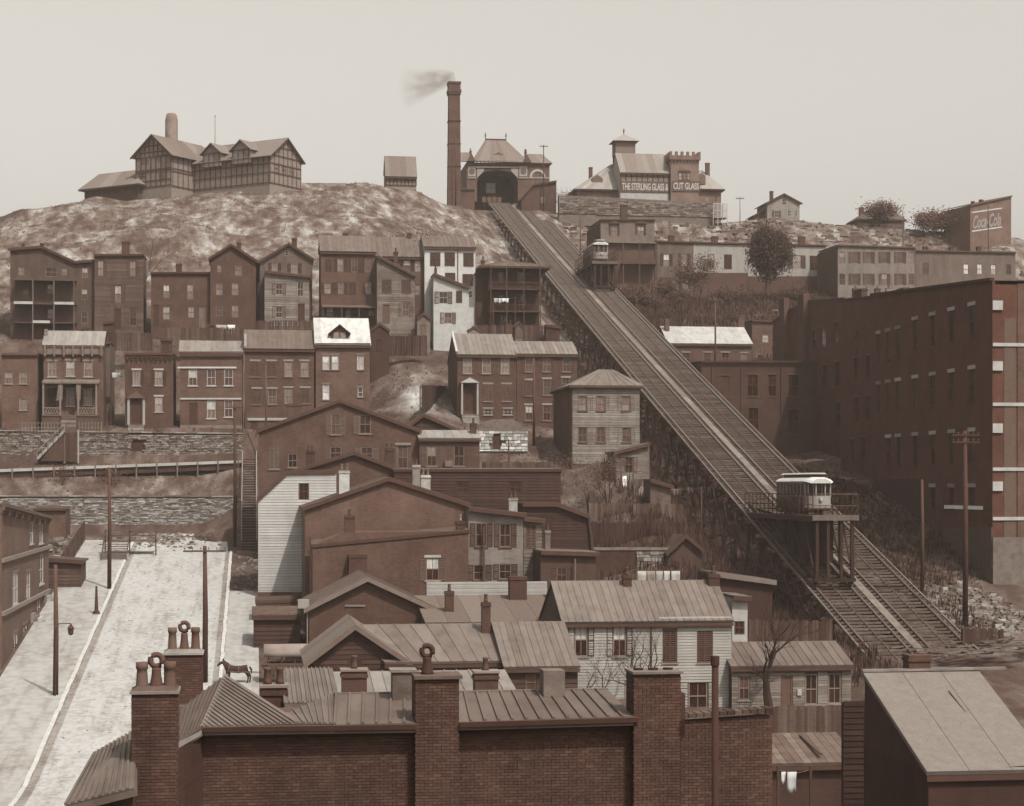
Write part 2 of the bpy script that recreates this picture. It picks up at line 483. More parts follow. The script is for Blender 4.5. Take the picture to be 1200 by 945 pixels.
def build_terrain():
    xs = np.concatenate([np.arange(-140, -64, 6), np.arange(-64, 180, 1.6), np.arange(180, 262, 6)])
    ys = np.concatenate([np.arange(-200, 120, 12), np.arange(120, 470, 1.6), np.arange(470, 1001, 14)])
    X, Y = np.meshgrid(xs, ys)
    x, y = X.ravel(), Y.ravel()
    z = ground(x, y)
    rng = np.random.default_rng(3)
    z = z + rng.normal(0, .07, x.size) * (lumps(x, y) != 0)
    nx, ny = len(xs), len(ys)
    ii = np.arange(nx * ny).reshape(ny, nx)
    q = np.stack([ii[:-1, :-1], ii[:-1, 1:], ii[1:, 1:], ii[1:, :-1]], -1).reshape(-1, 4)
    me = bpy.data.meshes.new('hillside')
    me.from_pydata(np.stack([x, y, z], 1).tolist(), [], q.tolist())
    me.polygons.foreach_set('use_smooth', [True] * len(me.polygons))
    # ground cover: 0 dark yard soil, 1 bare pale clay
    lim = np.where(x > 64, 398, 314)
    cov = np.clip((y - lim) / 14, 0, 1)
    cov = np.maximum(cov, np.exp(-((x - 23.5) / 4.5) ** 2 - ((y - 274) / 9) ** 2) * 1.3)
    cov = np.maximum(cov, .55 * ((x < 0) & (y > 256) & (y < 264)))
    cov = np.maximum(cov, .8 * np.exp(-((x - 72) / 5) ** 2 - ((y - 184) / 9) ** 2))
    cov = np.maximum(cov, .7 * np.exp(-((x - 34) / 5) ** 2 - ((y - 238) / 5) ** 2))
    at0 = me.attributes.new('cover', 'FLOAT', 'POINT')
    cov = cov + .95 * np.exp(-((x - 22.5) / 3.8) ** 2 - ((y - 273) / 8) ** 2) + 1.0 * np.exp(-((x - 31) / 5) ** 2 - ((y - 238.5) / 3.5) ** 2)
    at0.data.foreach_set('value', np.clip(cov, 0, 2))
    m, nt, bs = new_mat('earth')
    pos = coords(nt)
    n1 = noise(nt, mapped(nt, pos, (1.3, .55, .5)), .10, 8, .72)
    n2 = noise(nt, pos, .4, 6, .6)
    n3 = noise(nt, pos, 2.2, 5, .65)
    f = math_n(nt, 'ADD', math_n(nt, 'MULTIPLY', n1, .62), math_n(nt, 'ADD', math_n(nt, 'MULTIPLY', n2, .26), math_n(nt, 'MULTIPLY', n3, .12)))
    n4 = noise(nt, mapped(nt, pos, (1.5, .6, .8)), .3, 7, .62)
    f = math_n(nt, 'ADD', math_n(nt, 'MULTIPLY', f, .62), math_n(nt, 'MULTIPLY', n4, .38))
    up = ramp(nt, [(.41, sep(.02)), (.46, sep(.038)), (.505, sep(.072)), (.545, sep(.13)), (.60, sep(.23))])
    lo = ramp(nt, [(.40, sep(.016)), (.48, sep(.030)), (.55, sep(.056)), (.63, sep(.11))])
    nt.links.new(f, up.inputs[0])
    nt.links.new(f, lo.inputs[0])
    at_ = nt.nodes.new('ShaderNodeAttribute')
    at_.attribute_name = 'cover'
    pale = ramp(nt, [(.42, sep(.12)), (.5, sep(.24)), (.58, sep(.36))])
    nt.links.new(f, pale.inputs[0])
    c1_ = nt.nodes.new('ShaderNodeClamp')
    nt.links.new(at_.outputs['Fac'], c1_.inputs['Value'])
    c2_ = nt.nodes.new('ShaderNodeClamp')
    nt.links.new(math_n(nt, 'SUBTRACT', at_.outputs['Fac'], 1.0), c2_.inputs['Value'])
    nt.links.new(mixc(nt, c2_.outputs[0], mixc(nt, c1_.outputs[0], lo.outputs[0], up.outputs[0]), pale.outputs[0]), bs.inputs['Base Color'])
    bump(nt, bs, math_n(nt, 'ADD', n2, n3), .6, .35)
    me.materials.append(m)
    o = bpy.data.objects.new('hillside', me)
    COL.objects.link(o)
    tag(o, kind='structure')
    return o
hill = build_terrain()
# ------------------------------------------------------------------ house kit
PANE = {'d': .035, 'm': .10, 'l': .30, 'w': .50}
def window_frame_mesh(w, h, tone, style):
    def mk():
        b = MB()
        t = .09
        b.box(0, t, .03, .13, 0, h)
        b.box(w - t, w, .03, .13, 0, h)
        b.box(t, w - t, .03, .13, h - t, h)
        b.box(t, w - t, .03, .13, 0, t)
        b.box(t, w - t, .05, .12, h * .5 - .04, h * .5 + .04)
        if w > .75:
            b.box(w / 2 - .022, w / 2 + .022, .07, .115, t, h * .5 - .04)
            b.box(w / 2 - .022, w / 2 + .022, .06, .115, h * .5 + .04, h - t)
        return b.mesh('window', mat('paint', tone))
    return cached(('wf', w, h, tone), mk)
def box_mesh(name, m, w, d, h):
    return cached(('bx', name, m.name, round(w, 3), round(d, 3), round(h, 3)), lambda: MB().box(0, w, 0, d, 0, h).mesh(name, m))
def shutter_mesh(w, h, tone):
    def mk():
        b = MB()
        t = .07
        b.box(0, t, -.05, 0, 0, h)
        b.box(w - t, w, -.05, 0, 0, h)
        for z in (0, h * .48, h - t):
            b.box(t, w - t, -.05, 0, z, z + t)
        n = max(4, int(h / .16))
        for i in range(n):
            z = t + (h - 2 * t) * i / n
            b.hexa([(t, -.042, z), (w - t, -.042, z), (w - t, -.005, z + .05), (t, -.005, z + .05),
                    (t, -.036, z + .012), (w - t, -.036, z + .012), (w - t, -.002, z + .062), (t, -.002, z + .062)])
        return b.mesh('shutter', mat('paint', tone))
    return cached(('sh', w, h, tone), mk)
def q(v, s=.05):
    return max(s, round(v / s) * s)

class H:
    def __init__(self, name, label, cat, Y, pxl, pxr, pybase, ang=0, group=None, anchor=None, found=2.5):
        self.pxl, self.pxr = pxl, pxr
        self.ang = ang
        self.ex = (math.cos(ang), math.sin(ang))
        self.ny = (-math.sin(ang), math.cos(ang))       # into the house
        self.O = (0, 0)
        P = at(anchor if anchor is not None else (pxl + pxr) / 2, pybase, Y)
        self.O = (P.x, P.y)
        self.z0 = 0
        xl, xr = self.l(pxl, pybase)[0], self.l(pxr, pybase)[0]
        m = (xl + xr) / 2
        self.O = (P.x + self.ex[0] * m, P.y + self.ex[1] * m)
        self.z0 = self.l((pxl + pxr) / 2, pybase)[1]
        self.xl, self.xr = self.l(pxl, pybase)[0], self.l(pxr, pybase)[0]
        gs = [gz(self.O[0] + self.ex[0] * u + self.ny[0] * v, self.O[1] + self.ex[1] * u + self.ny[1] * v) for u in (self.xl, 0, self.xr) for v in (0, 10)]
        self.found = max(found, self.z0 - min(gs) + .6)
        self.root = thing(name, label, cat, (self.O[0], self.O[1], self.z0), ang, group)
        self.depth = 8
        self.holes = []
    def l(self, px, py, dy=0):
        dx, dyy, dz = ray(px, py)
        ox, oy = self.O[0] + self.ny[0] * dy, self.O[1] + self.ny[1] * dy
        t = (ox * self.ny[0] + oy * self.ny[1]) / (dx * self.ny[0] + dyy * self.ny[1])
        return ((t * dx - ox) * self.ex[0] + (t * dyy - oy) * self.ex[1], CZ + t * dz - self.z0)
    def part(self, name, mb, m, parent=None, smooth=False):
        return mb.build(name, m, parent or self.root, None, smooth)
    def box(self, name, px0, px1, py0, py1, y0, y1, m, parent=None, ref=0):
        a, b = self.l(px0, py1, ref), self.l(px1, py0, ref)
        return self.part(name, MB().box(a[0], b[0], y0, y1, a[1], b[1]), m, parent)
    # ---- openings
    def add_windows(self, wins, trim=.2, shut=.06, sill=None, lint=None, door_tone=.05):
        for W in wins:
            px, py, w, h, st = W
            a, b = self.l(px - w / 2, py + h / 2), self.l(px + w / 2, py - h / 2)
            ww, hh = q(b[0] - a[0]), q(b[1] - a[1])
            x, z = (a[0] + b[0]) / 2 - ww / 2, (a[1] + b[1]) / 2 - hh / 2
            self.holes.append((x, z, ww, hh))
            if 'D' in st:                         # a door
                d = put('door', cached(('door', ww, hh, door_tone), lambda: door_mesh(ww, hh, door_tone)), self.root, (x, 0, z))
                put('handle', box_mesh('handle', mat('paint', .2), .06, .06, .14), d, (ww * .82, .02, hh * .45))
            else:
                wd = put('window', window_frame_mesh(ww, hh, trim, st), self.root, (x, 0, z))
                tone = next((PANE[c] for c in st if c in PANE), .05)
                t2 = tone
                if 'b' in st:
                    t2 = .42                       # drawn blind in the upper sash
                put('pane', box_mesh('pane', mat('pane', tone), ww - .16, .02, hh * .5 - .08), wd, (.08, .102, .08))
                put('pane', box_mesh('pane', mat('pane', t2), ww - .16, .02, hh * .5 - .12), wd, (.08, .096, hh * .5 + .04))
                if sill is not None and 'x' not in st:
                    put('sill', box_mesh('sill', mat('paint', sill), ww + .3, .17, .13), wd, (-.15, -.11, -.13))
                if lint is not None and 'x' not in st:
                    put('lintel', box_mesh('lintel', mat('paint', lint), ww + .34, .08, .24), wd, (-.17, -.05, hh))
            if 'D' in st and lint is not None:
                put('lintel', box_mesh('lintel', mat('paint', lint), ww + .34, .08, .24), d, (-.17, -.05, hh))
            if 's' in st or 'h' in st:
                sw = q(ww * .5)
                me = shutter_mesh(sw, hh, shut)
                put('shutter', me, self.root, (x - sw - .03, -.01, z), (0, 0, R(random.uniform(0, 4))))
                if 's' in st:
                    put('shutter', me, self.root, (x + ww + .03, -.01, z), (0, 0, 0))
            if 'c' in st:
                me = shutter_mesh(q(ww * .5, .025), hh, shut)
                put('shutter', me, self.root, (x, .0, z))
                put('shutter', me, self.root, (x + ww * .5 + .01, .0, z))
        return self
    # ---- walls: front polygon with openings, extruded back
    def wall(self, top, depth, m, side=None, boards=None, board_m=None):
        self.depth = depth
        T = [self.l(px, py) for px, py in top]
        self.top = T
        self.out = [(T[0][0], -self.found), (T[-1][0], -self.found)] + T[::-1]
        b = MB()
        loops = [[Vector((x, z, 0)) for x, z in self.out]]
        for x, z, w, h in self.holes:
            loops.append([Vector((x, z, 0)), Vector((x, z + h, 0)), Vector((x + w, z + h, 0)), Vector((x + w, z, 0))])
        flat = [p for lp in loops for p in lp]
        n0 = len(b.v)
        b.v += [(p.x, 0.0, p.y) for p in flat]
        for t in tessellate_polygon(loops):
            A, B_, C_ = (flat[i] for i in t)
            if (B_ - A).cross(C_ - A).z < 0:
                t = (t[0], t[2], t[1])
            b.f.append(tuple(n0 + i for i in t))
        for x, z, w, h in self.holes:
            d = .2
            b.quad((x, 0, z), (x + w, 0, z), (x + w, d, z), (x, d, z))
            b.quad((x + w, 0, z + h), (x, 0, z + h), (x, d, z + h), (x + w, d, z + h))
            b.quad((x, 0, z + h), (x, 0, z), (x, d, z), (x, d, z + h))
            b.quad((x + w, 0, z), (x + w, 0, z + h), (x + w, d, z + h), (x + w, d, z))
            b.quad((x, d, z), (x + w, d, z), (x + w, d, z + h), (x, d, z + h))
        k = len(self.out)
        for i in range(k):
            (x0, z0), (x1, z1) = self.out[i], self.out[(i + 1) % k]
            b.quad((x1, 0, z1), (x0, 0, z0), (x0, depth, z0), (x1, depth, z1))
        nn = len(b.v)
        b.v += [(x, depth, z) for x, z in self.out]
        b.f.append(tuple(range(nn + k - 1, nn - 1, -1)))
        self.w = self.part('wall', b, m)
        if boards:
            self.clap(boards, board_m or m)  # with board_m, a darker wall behind paints shade lines between boards
        return self
    def clap(self, pitch, m, zmin=None):
        zs = [z for _, z in self.out]
        z = (zmin if zmin is not None else -.4)
        while z < max(zs) - .05:
            zm = z + pitch / 2
            xs = []
            k = len(self.out)
            for i in range(k):
                (x0, z0), (x1, z1) = self.out[i], self.out[(i + 1) % k]
                if (z0 - zm) * (z1 - zm) < 0:
                    xs.append(x0 + (x1 - x0) * (zm - z0) / (z1 - z0))
            xs.sort()
            segs = [(xs[i], xs[i + 1]) for i in range(0, len(xs) - 1, 2)]
            for hx, hz, hw, hh in self.holes:
                if hz - .1 < zm < hz + hh + .1:
                    ns = []
                    for a, c in segs:
                        if hx - .06 > a:
                            ns.append((a, min(c, hx - .06)))
                        if hx + hw + .06 < c:
                            ns.append((max(a, hx + hw + .06), c))
                    segs = ns
            for a, c in segs:
                if c - a > .15:
                    key = round(c - a, 2)
                    me = cached(('cb', pitch, key, m.name), lambda: MB().hexa([(0, -.05, 0), (key, -.05, 0), (key, .0, 0), (0, .0, 0),
                                (0, -.012, pitch * .9), (key, -.012, pitch * .9), (key, .0, pitch * .9), (0, .0, pitch * .9)]).mesh('board', m))
                    put('board', me, self.w, (a, -.002, z))
            z += pitch
    # ---- roofs
    def slope(self, bl, br, tr, tl, n, m, thick=.16, parent=None, seam=.05, name='panel', rows=1):
        base = self.part('roof', MB().slab(bl, br, tr, tl, thick), m) if parent is None else parent
        bl, br, tr, tl = map(Vector, (bl, br, tr, tl))
        nrm = ((br - bl).cross(tr - bl) + (tr - bl).cross(tl - bl)).normalized()
        for i in range(n):
            for j in range(rows):
                f0, f1, g0, g1 = i / n, (i + 1) / n, j / rows, (j + 1) / rows
                e = nrm * .012
                def P(f, g):
                    return (bl.lerp(br, f)).lerp(tl.lerp(tr, f), g)
                A, B_, C_, D_ = P(f0, g0) + e, P(f1, g0) + e, P(f1, g1) + e, P(f0, g1) + e
                w = (B_ - A).normalized()
                g = .012
                b = MB()
                up = nrm * .025
                b.hexa([A + w * g, B_ - w * g, C_ - w * g, D_ + w * g, A + w * g + up, B_ - w * g + up, C_ - w * g + up, D_ + w * g + up])
                if seam:
                    s = nrm * (.025 + seam)
                    b.hexa([A - w * .035, A + w * .035, D_ + w * .035, D_ - w * .035, A - w * .03 + s, A + w * .03 + s, D_ + w * .03 + s, D_ - w * .03 + s])
                c = (A + C_) / 2
                o = b.build(name, m, base, c)
                o.location = c
        return base
    def roof_front(self, py_ridge, run, n, m, oh=.35, seam=.05, back=True, px_ridge=None, rows=1, gable=True, wm=None):
        ze = min(z for _, z in self.top)
        xl, xr = self.top[0][0], self.top[-1][0]
        zr = self.l(px_ridge or (self.pxl + self.pxr) / 2, py_ridge, run)[1]
        sl = (zr - ze) / run
        z0 = ze - oh * sl + .1
        self.zr, self.run = zr, run
        if gable:
            b = MB()
            pts = [(0.0, ze), (self.depth, ze), (run, zr - .02)]
            for xa, xb in ((xl, xl + .35), (xr - .35, xr)):
                b = MB()
                nn = 0
                b.v += [(xa, y, z) for y, z in pts] + [(xb, y, z) for y, z in pts]
                b.f += [(nn, nn + 2, nn + 1), (nn + 3, nn + 4, nn + 5), (nn, nn + 3, nn + 5, nn + 2), (nn + 1, nn + 2, nn + 5, nn + 4)]
                self.part('gable', b, wm or self.w.data.materials[0])
        r = self.slope((xl - .15, -oh, z0), (xr + .15, -oh, z0), (xr + .15, run, zr + .1), (xl - .15, run, zr + .1), n, m, seam=seam, rows=rows)
        if back:
            d = max(self.depth, run + 1)
            zb = zr - (d - run) * max(abs(sl), .12)
            zb = max(zb, ze - 1)
            self.part('roof', MB().slab((xr + .15, d + .2, zb), (xl - .15, d + .2, zb), (xl - .15, run, zr + .1), (xr + .15, run, zr + .1), .16), m)
        # eave board and gutter
        self.part('eave_board', MB().box(xl - .12, xr + .12, -oh + .02, -oh + .12, z0 - .42, z0 - .17), mat('paint', .07))
        return r
    def roof_prof(self, m, oh=.4, side=.3, n=6, seam=.05, rake=.07):
        T = self.top
        for (x0, z0), (x1, z1) in zip(T, T[1:]):
            if abs(x1 - x0) < .3:
                continue
            sl = (z1 - z0) / (x1 - x0)
            a0 = x0 - (side if z0 < z1 and (x0, z0) == T[0] else 0)
            a1 = x1 + (side if z1 < z0 and (x1, z1) == T[-1] else 0)
            za, zb = z0 + (a0 - x0) * sl + .2, z1 + (a1 - x1) * sl + .2
            d = self.depth + .2
            # panels run up the slope, laid out along the depth
            if sl >= 0:
                self.slope((a0, d, za), (a0, -oh, za), (a1, -oh, zb), (a1, d, zb), n, m, seam=seam)
            else:
                self.slope((a1, -oh, zb), (a1, d, zb), (a0, d, za), (a0, -oh, za), n, m, seam=seam)
            b = MB().hexa([(a0, -oh - .05, za - .38), (a1, -oh - .05, zb - .38), (a1, -oh + .03, zb - .38), (a0, -oh + .03, za - .38),
                           (a0, -oh - .05, za + .03), (a1, -oh - .05, zb + .03), (a1, -oh + .03, zb + .03), (a0, -oh + .03, za + .03)])
            self.part('rake_board', b, mat('paint', rake))
        return self
    def roof_flat(self, m, cornice=.08, ch=.5, proj=.35, drop=.35, brackets=0):
        T = self.top
        xl, xr = T[0][0], T[-1][0]
        zl, zr = T[0][1], T[-1][1]
        b = MB()
        b.hexa([(xl - .1, -.02, zl + .03), (xr + .1, -.02, zr + .03), (xr + .1, self.depth, zr + .25), (xl - .1, self.depth, zl + .25),
                (xl - .1, -.02, zl + .15), (xr + .1, -.02, zr + .15), (xr + .1, self.depth, zr + .37), (xl - .1, self.depth, zl + .37)])
        self.part('roof', b, m)
        c = MB()
        for (e, za, zb) in ((proj, -.16, .14), (proj * .6, -ch * .62, -.16), (proj * .25, -ch, -ch * .62)):
            c.hexa([(xl - .08, -e, zl + za), (xr + .08, -e, zr + za), (xr + .08, -.004, zr + za), (xl - .08, -.004, zl + za),
                    (xl - .08, -e, zl + zb), (xr + .08, -e, zr + zb), (xr + .08, -.004, zr + zb), (xl - .08, -.004, zl + zb)])
        co = self.part('cornice', c, mat('paint', cornice))
        for i in range(brackets):
            f = (i + .5) / brackets
            x, z = xl + (xr - xl) * f, zl + (zr - zl) * f
            put('bracket', box_mesh('bracket', mat('paint', cornice), .14, proj * .8, ch * .7), co, (x - .07, -proj * .85, z - ch * 1.2))
        return self
    def roof_hip(self, py_ridge, run, pxa, pxb, n, m, oh=.4, seam=.05):
        ze = min(z for _, z in self.top)
        xl, xr = self.top[0][0], self.top[-1][0]
        xa, zr = self.l(pxa, py_ridge, run)
        xb = max(self.l(pxb, py_ridge, run)[0], xa + .2)
        d = self.depth
        E0, E1, E2, E3 = (xl - oh, -oh, ze), (xr + oh, -oh, ze), (xr + oh, d + oh, ze), (xl - oh, d + oh, ze)
        self.slope(E0, E1, (xb, run, zr), (xa, run, zr), n, m, seam=seam)
        self.slope(E3, E0, (xa, run, zr), (xa, run + .02, zr), max(3, n // 2), m, seam=seam)
        self.slope(E1, E2, (xb, run + .02, zr), (xb, run, zr), max(3, n // 2), m, seam=seam)
        self.part('roof', MB().slab(E2, E3, (xa, run, zr), (xb, run, zr), .1), m)
        self.part('eave_board', MB().box(xl - oh, xr + oh, -oh, d + oh, ze - .3, ze - .11), mat('paint', .07))
        return self
    def chimney(self, px, pyt, pyb, w, dy, pots=0, tone=.06, d=None, pot=.1, cap=None, kind='brick'):
        a, b = self.l(px - w / 2, pyb, dy), self.l(px + w / 2, pyt, dy)
        x0, x1, z0, z1 = a[0], b[0], a[1] - .8, b[1]
        d = d or min(.9, (x1 - x0))
        m = MB().box(x0, x1, dy, dy + d, z0, z1 - .3)
        m.box(x0 - .06, x1 + .06, dy - .06, dy + d + .06, z1 - .3, z1 - .16)
        m.box(x0 - .02, x1 + .02, dy - .02, dy + d + .02, z1 - .16, z1)
        c = self.part('chimney', m, mat(kind, tone))
        if cap:
            self.part('cap', MB().box(x0 - .08, x1 + .08, dy - .08, dy + d + .08, z1, z1 + .1), mat('paint', cap), c)
        for i in range(pots):
            f = (i + .5) / pots
            self.part('chimney_pot', MB().lathe((x0 + (x1 - x0) * f, dy + d / 2, z1 + (.1 if cap else 0)), [(.17, 0), (.15, .12), (.12, .5), (.15, .54), (.15, .62), (.11, .62)], 10), mat('paint', pot), c, True)
        return self
    def band(self, name, px0, px1, py0, py1, proud, m):
        a, b, c_, d = self.l(px0, py1), self.l(px1, py1), self.l(px1, py0), self.l(px0, py0)
        return self.part(name, MB().hexa([(a[0], -proud, a[1]), (b[0], -proud, b[1]), (b[0], -.003, b[1]), (a[0], -.003, a[1]),
                                          (d[0], -proud, d[1]), (c_[0], -proud, c_[1]), (c_[0], -.003, c_[1]), (d[0], -.003, d[1])]), m)
    def downpipe(self, px, py0, py1, tone=.05):
        a, b = self.l(px, py1), self.l(px, py0)
        return self.part('downpipe', MB().tube([(a[0], -.12, a[1]), (a[0], -.12, b[1])], .06, 6), mat('paint', tone))
def door_mesh(w, h, tone):
    b = MB()
    b.box(0, .1, .0, .12, 0, h)
    b.box(w - .1, w, .0, .12, 0, h)
    b.box(.1, w - .1, .0, .12, h - .12, h)
    b.box(.1, w - .1, .07, .13, 0, h - .12)
    for z0, z1 in ((.2, h * .42), (h * .5, h - .3)):
        for x0, x1 in ((.2, w / 2 - .05), (w / 2 + .05, w - .2)):
            if x1 - x0 > .1:
                b.box(x0, x1, .055, .07, z0, z1)
    return b.mesh('door', mat('paint', tone))
# ------------------------------------------------------------------ the hilltop
ROOF_T = mat('tin', .19)
def timber_frame(h, px0, px1, zs, npost, tone=.07, y=-.05):
    """dark half-timber members on a front wall: posts between px0 and px1, rails at rows zs"""
    x0, x1 = h.l(px0, zs[0])[0], h.l(px1, zs[0])[0]
    z0, z1 = h.l((px0 + px1) / 2, zs[0])[1], h.l((px0 + px1) / 2, zs[-1])[1]
    for i in range(npost + 1):
        x = x0 + (x1 - x0) * i / npost
        h.part('timber_post', MB().box(x - .14, x + .14, -.08, -.003, z1, z0), mat('paint', tone))
    for py in zs:
        z = h.l((px0 + px1) / 2, py)[1]
        h.part('timber_rail', MB().box(x0, x1, -.1, -.085, z - .14, z + .14), mat('paint', tone))

def lettering(txt, m, offset=.03, shear=0):
    fc = bpy.data.curves.new('lettering', 'FONT')
    fc.body = txt
    fc.size = 2.0
    fc.shear = shear
    fc.extrude = .03
    fc.offset = offset
    to = bpy.data.objects.new('lettering_curve', fc)
    COL.objects.link(to)
    dg = bpy.context.evaluated_depsgraph_get()
    dg.update()
    me = bpy.data.meshes.new_from_object(to.evaluated_get(dg))
    bpy.data.objects.remove(to)
    me.name = 'lettering'
    me.materials.clear()
    me.materials.append(m)
    return me
def put_text(me, parent, x0, x1, z0, z1, y, tilt=0):
    xs = [v.co.x for v in me.vertices]
    zs = [v.co.y for v in me.vertices]
    kx, kz = (x1 - x0) / (max(xs) - min(xs)), (z1 - z0) / (max(zs) - min(zs))
    for v in me.vertices:
        X, Z = x0 + (v.co.x - min(xs)) * kx, z0 + (v.co.y - min(zs)) * kz
        Z = z0 + (Z - z0) * (1 - abs(tilt) * 1.6) + (X - x0) * tilt
        v.co = (X, y - v.co.z, Z)
    return put('lettering', me, parent)
STONE_JOBS = []
def hilltop():
    A1 = -TH - R(31)
    h = H('half_timbered_lodge', 'long half-timbered lodge on the left of the hill crest with round chimney', 'building', 424, 159, 201, 222, A1)
    h.add_windows([(166.5, 207, 9, 8, 'l'), (191, 206, 10, 9, 'l'), (167, 191, 5, 6, 'l'), (172, 191, 4, 6, 'l')], trim=.06)
    h.wall([(159, 183), (180, 159), (201, 180)], 16, mat('paint', .30))
    h.roof_prof(mat('shingle', .23), n=5, seam=0, side=.9, oh=.8)
    timber_frame(h, 159.5, 200.5, [184, 199, 201, 212, 219], 7)
    for px, pyt_ in ((164.5, 179), (170, 172.5), (175, 167), (180, 162), (185, 167), (190.5, 172), (196, 177)):
        x_, z_ = h.l(px, 184)
        h.part('timber_post', MB().box(x_ - .12, x_ + .12, -.08, -.003, z_, h.l(px, pyt_)[1]), mat('paint', .07))
    for pa_, pb_, py_ in ((164, 196, 178.5), (171, 189, 171)):
        h.part('timber_rail', MB().box(h.l(pa_, py_)[0], h.l(pb_, py_)[0], -.1, -.085, h.l(180, py_)[1] - .13, h.l(180, py_)[1] + .13), mat('paint', .07))
    # right wing set behind, with two dormers and an end gable
    x1 = h.xr
    wall_m, dark = mat('paint', .29), mat('paint', .075)
    zb = h.l(215, 216)[1]
    L = 21.5
    ze, zr = 6.4, 10.6
    h.part('wing_wall', MB().box(x1 - 2, x1 + L, 7, 18, -4, ze), wall_m)
    gm = MB()
    n = len(gm.v)
    gm.v += [(x1 + L - .3, 7, ze), (x1 + L - .3, 18, ze), (x1 + L - .3, 12.5, zr), (x1 + L, 7, ze), (x1 + L, 18, ze), (x1 + L, 12.5, zr)]
    gm.f += [(0, 2, 1), (3, 4, 5), (0, 3, 5, 2), (1, 2, 5, 4)]
    h.part('end_gable', gm, wall_m)
    h.slope((x1 - 1, 6.2, ze - .5), (x1 + L + .8, 6.2, ze - .5), (x1 + L + .8, 12.5, zr + .1), (x1 - 6, 12.5, zr + .1), 8, mat('shingle', .23), seam=0)
    h.slope((x1 + L + .8, 18.8, ze - .5), (x1 - 6, 18.8, ze - .5), (x1 - 6, 12.5, zr + .1), (x1 + L + .8, 12.5, zr + .1), 3, mat('shingle', .23), seam=0)
    for fx in (6.0, 14.2):
        xa = x1 + fx
        h.part('dormer', MB().prism([(xa - 2.6, ze - 1.5), (xa + 2.6, ze - 1.5), (xa + 2.6, ze + 1.5), (xa, ze + 3.3), (xa - 2.6, ze + 1.5)], 6.3, 12), wall_m)
        for s in (-1, 1):
            a = [(xa + s * 3.1, 5.8, ze + 1.25), (xa + s * 3.1, 12, ze + 1.25), (xa, 12, ze + 3.7), (xa, 5.8, ze + 3.7)]
            h.part('dormer_roof', MB().slab(*(a if s > 0 else a[::-1]), .15), mat('shingle', .22))
        for k in range(4):
            x = xa - 2.2 + k * 1.45
            h.part('timber_post', MB().box(x - .1, x + .1, 6.22, 6.295, ze - 1.5, ze + 1.5), dark)
        h.part('timber_rail', MB().box(xa - 2.6, xa + 2.6, 6.18, 6.215, ze + 1.3, ze + 1.5), dark)
    for k in range(15):
        x = x1 + .6 + k * (L - .8) / 14
        h.part('timber_post', MB().box(x - .12, x + .12, 6.91, 6.995, 0, ze), dark)
    for z in (.3, 2.5, 4.4, ze - .4):
        h.part('timber_rail', MB().box(x1, x1 + L, 6.87, 6.905, z - .12, z + .12), dark)
    for k in range(8):
        y = 7.1 + k * 1.55
        h.part('timber_post', MB().box(x1 + L + .005, x1 + L + .08, y - .1, y + .1, 0, ze + 3.9 - abs(y - 12.5) * .72), dark)
    for z in (.3, 2.6, 4.6, 6.4, 8.3):
        w = 5.4 if z < 6.6 else 2.6
        h.part('timber_rail', MB().box(x1 + L + .085, x1 + L + .12, 12.5 - w, 12.5 + w, z - .11, z + .11), dark)
    for k in range(3):
        put('window', window_frame_mesh(1.3, 1.8, .06, 'm'), h.root, (x1 + L + .14, 8.6 + k * 2.7, 2.7), (0, 0, R(90)))
    # side wall of the gabled block
    for k in range(5):
        y = .4 + k * 1.7
        h.part('timber_post', MB().box(x1 + .005, x1 + .08, y - .12, y + .12, 0, 7.4), dark)
    for z in (.4, 3.6, 4.2, 7.2):
        h.part('timber_rail', MB().box(x1 + .085, x1 + .12, 0, 7, z - .13, z + .13), dark)
    cx, cz = h.l(201, 163, 10)
    h.part('round_chimney', MB().lathe((cx, 10, cz - 5), [(1.45, 0), (1.4, 5), (1.4, 9.2), (1.15, 10.4), (.9, 10.7)], 16), mat('brick', .26), None, True)
    # low wing
    lw = H('lodge_wing', 'low hip-roofed wing at the left foot of the hilltop lodge', 'building', 430, 98, 162, 233, A1, found=5)
    lw.add_windows([(115, 227, 3, 4, 'd'), (140, 226, 3, 4, 'd')], trim=.1)
    lw.wall([(99, 223), (162, 216)], 12, mat('board', .11))
    lw.roof_hip(204.5, 6, 116, 165, 9, mat('shingle', .26), oh=1.0, seam=0)
    # flagpole
    p = at(252, 186, 440)
    t = thing('flagpole', 'thin bare flagpole behind the hilltop lodge roof', 'flagpole', (p.x, p.y, gz(p.x, p.y)))
    top = at(252, 137, 440).z - gz(p.x, p.y)
    MB().tube([(0, 0, -.5), (0, 0, top)], [.14, .06], 6).build('pole', mat('paint', .2), t)
    MB().lathe((0, 0, top), [(.05, 0), (.16, .1), (.16, .2), (.05, .3)], 8).build('ball', mat('paint', .2), t)

    # half-timbered shed
    s = H('half_timbered_shed', 'small half-timbered shed alone on the crest left of the smokestack', 'shed', 428, 452, 488, 219)
    s.add_windows([(463, 211, 4, 5, 'd'), (477, 211, 4, 5, 'd')], trim=.08)
    s.wall([(452, 203.5), (488, 203.5)], 6, mat('paint', .30))
    s.roof_front(184, 3.2, 6, mat('shingle', .22), oh=.6, seam=0)
    timber_frame(s, 452.4, 487.6, [204.5, 211, 217.5], 8)

    # smokestack
    c = at(532, 238, 449)
    zt = at(532, 97, 449).z
    t = thing('smokestack', 'tall tapered square brick smokestack beside the incline power house', 'chimney', (c.x, c.y, c.z - 2))
    hh = zt - c.z + 2
    b = MB()
    def ring(r, z, k=4):
        return [(r * (-1 if i in (0, 3) else 1), r * (-1 if i in (0, 1) else 1), z) for i in range(4)]
    prof = [(1.55, 2), (1.32, hh - 3.2)]
    b.hexa(ring(1.55, 1.2) + ring(1.3, hh - 3))
    b.build('shaft', mat('brick', .085), t)
    b = MB()
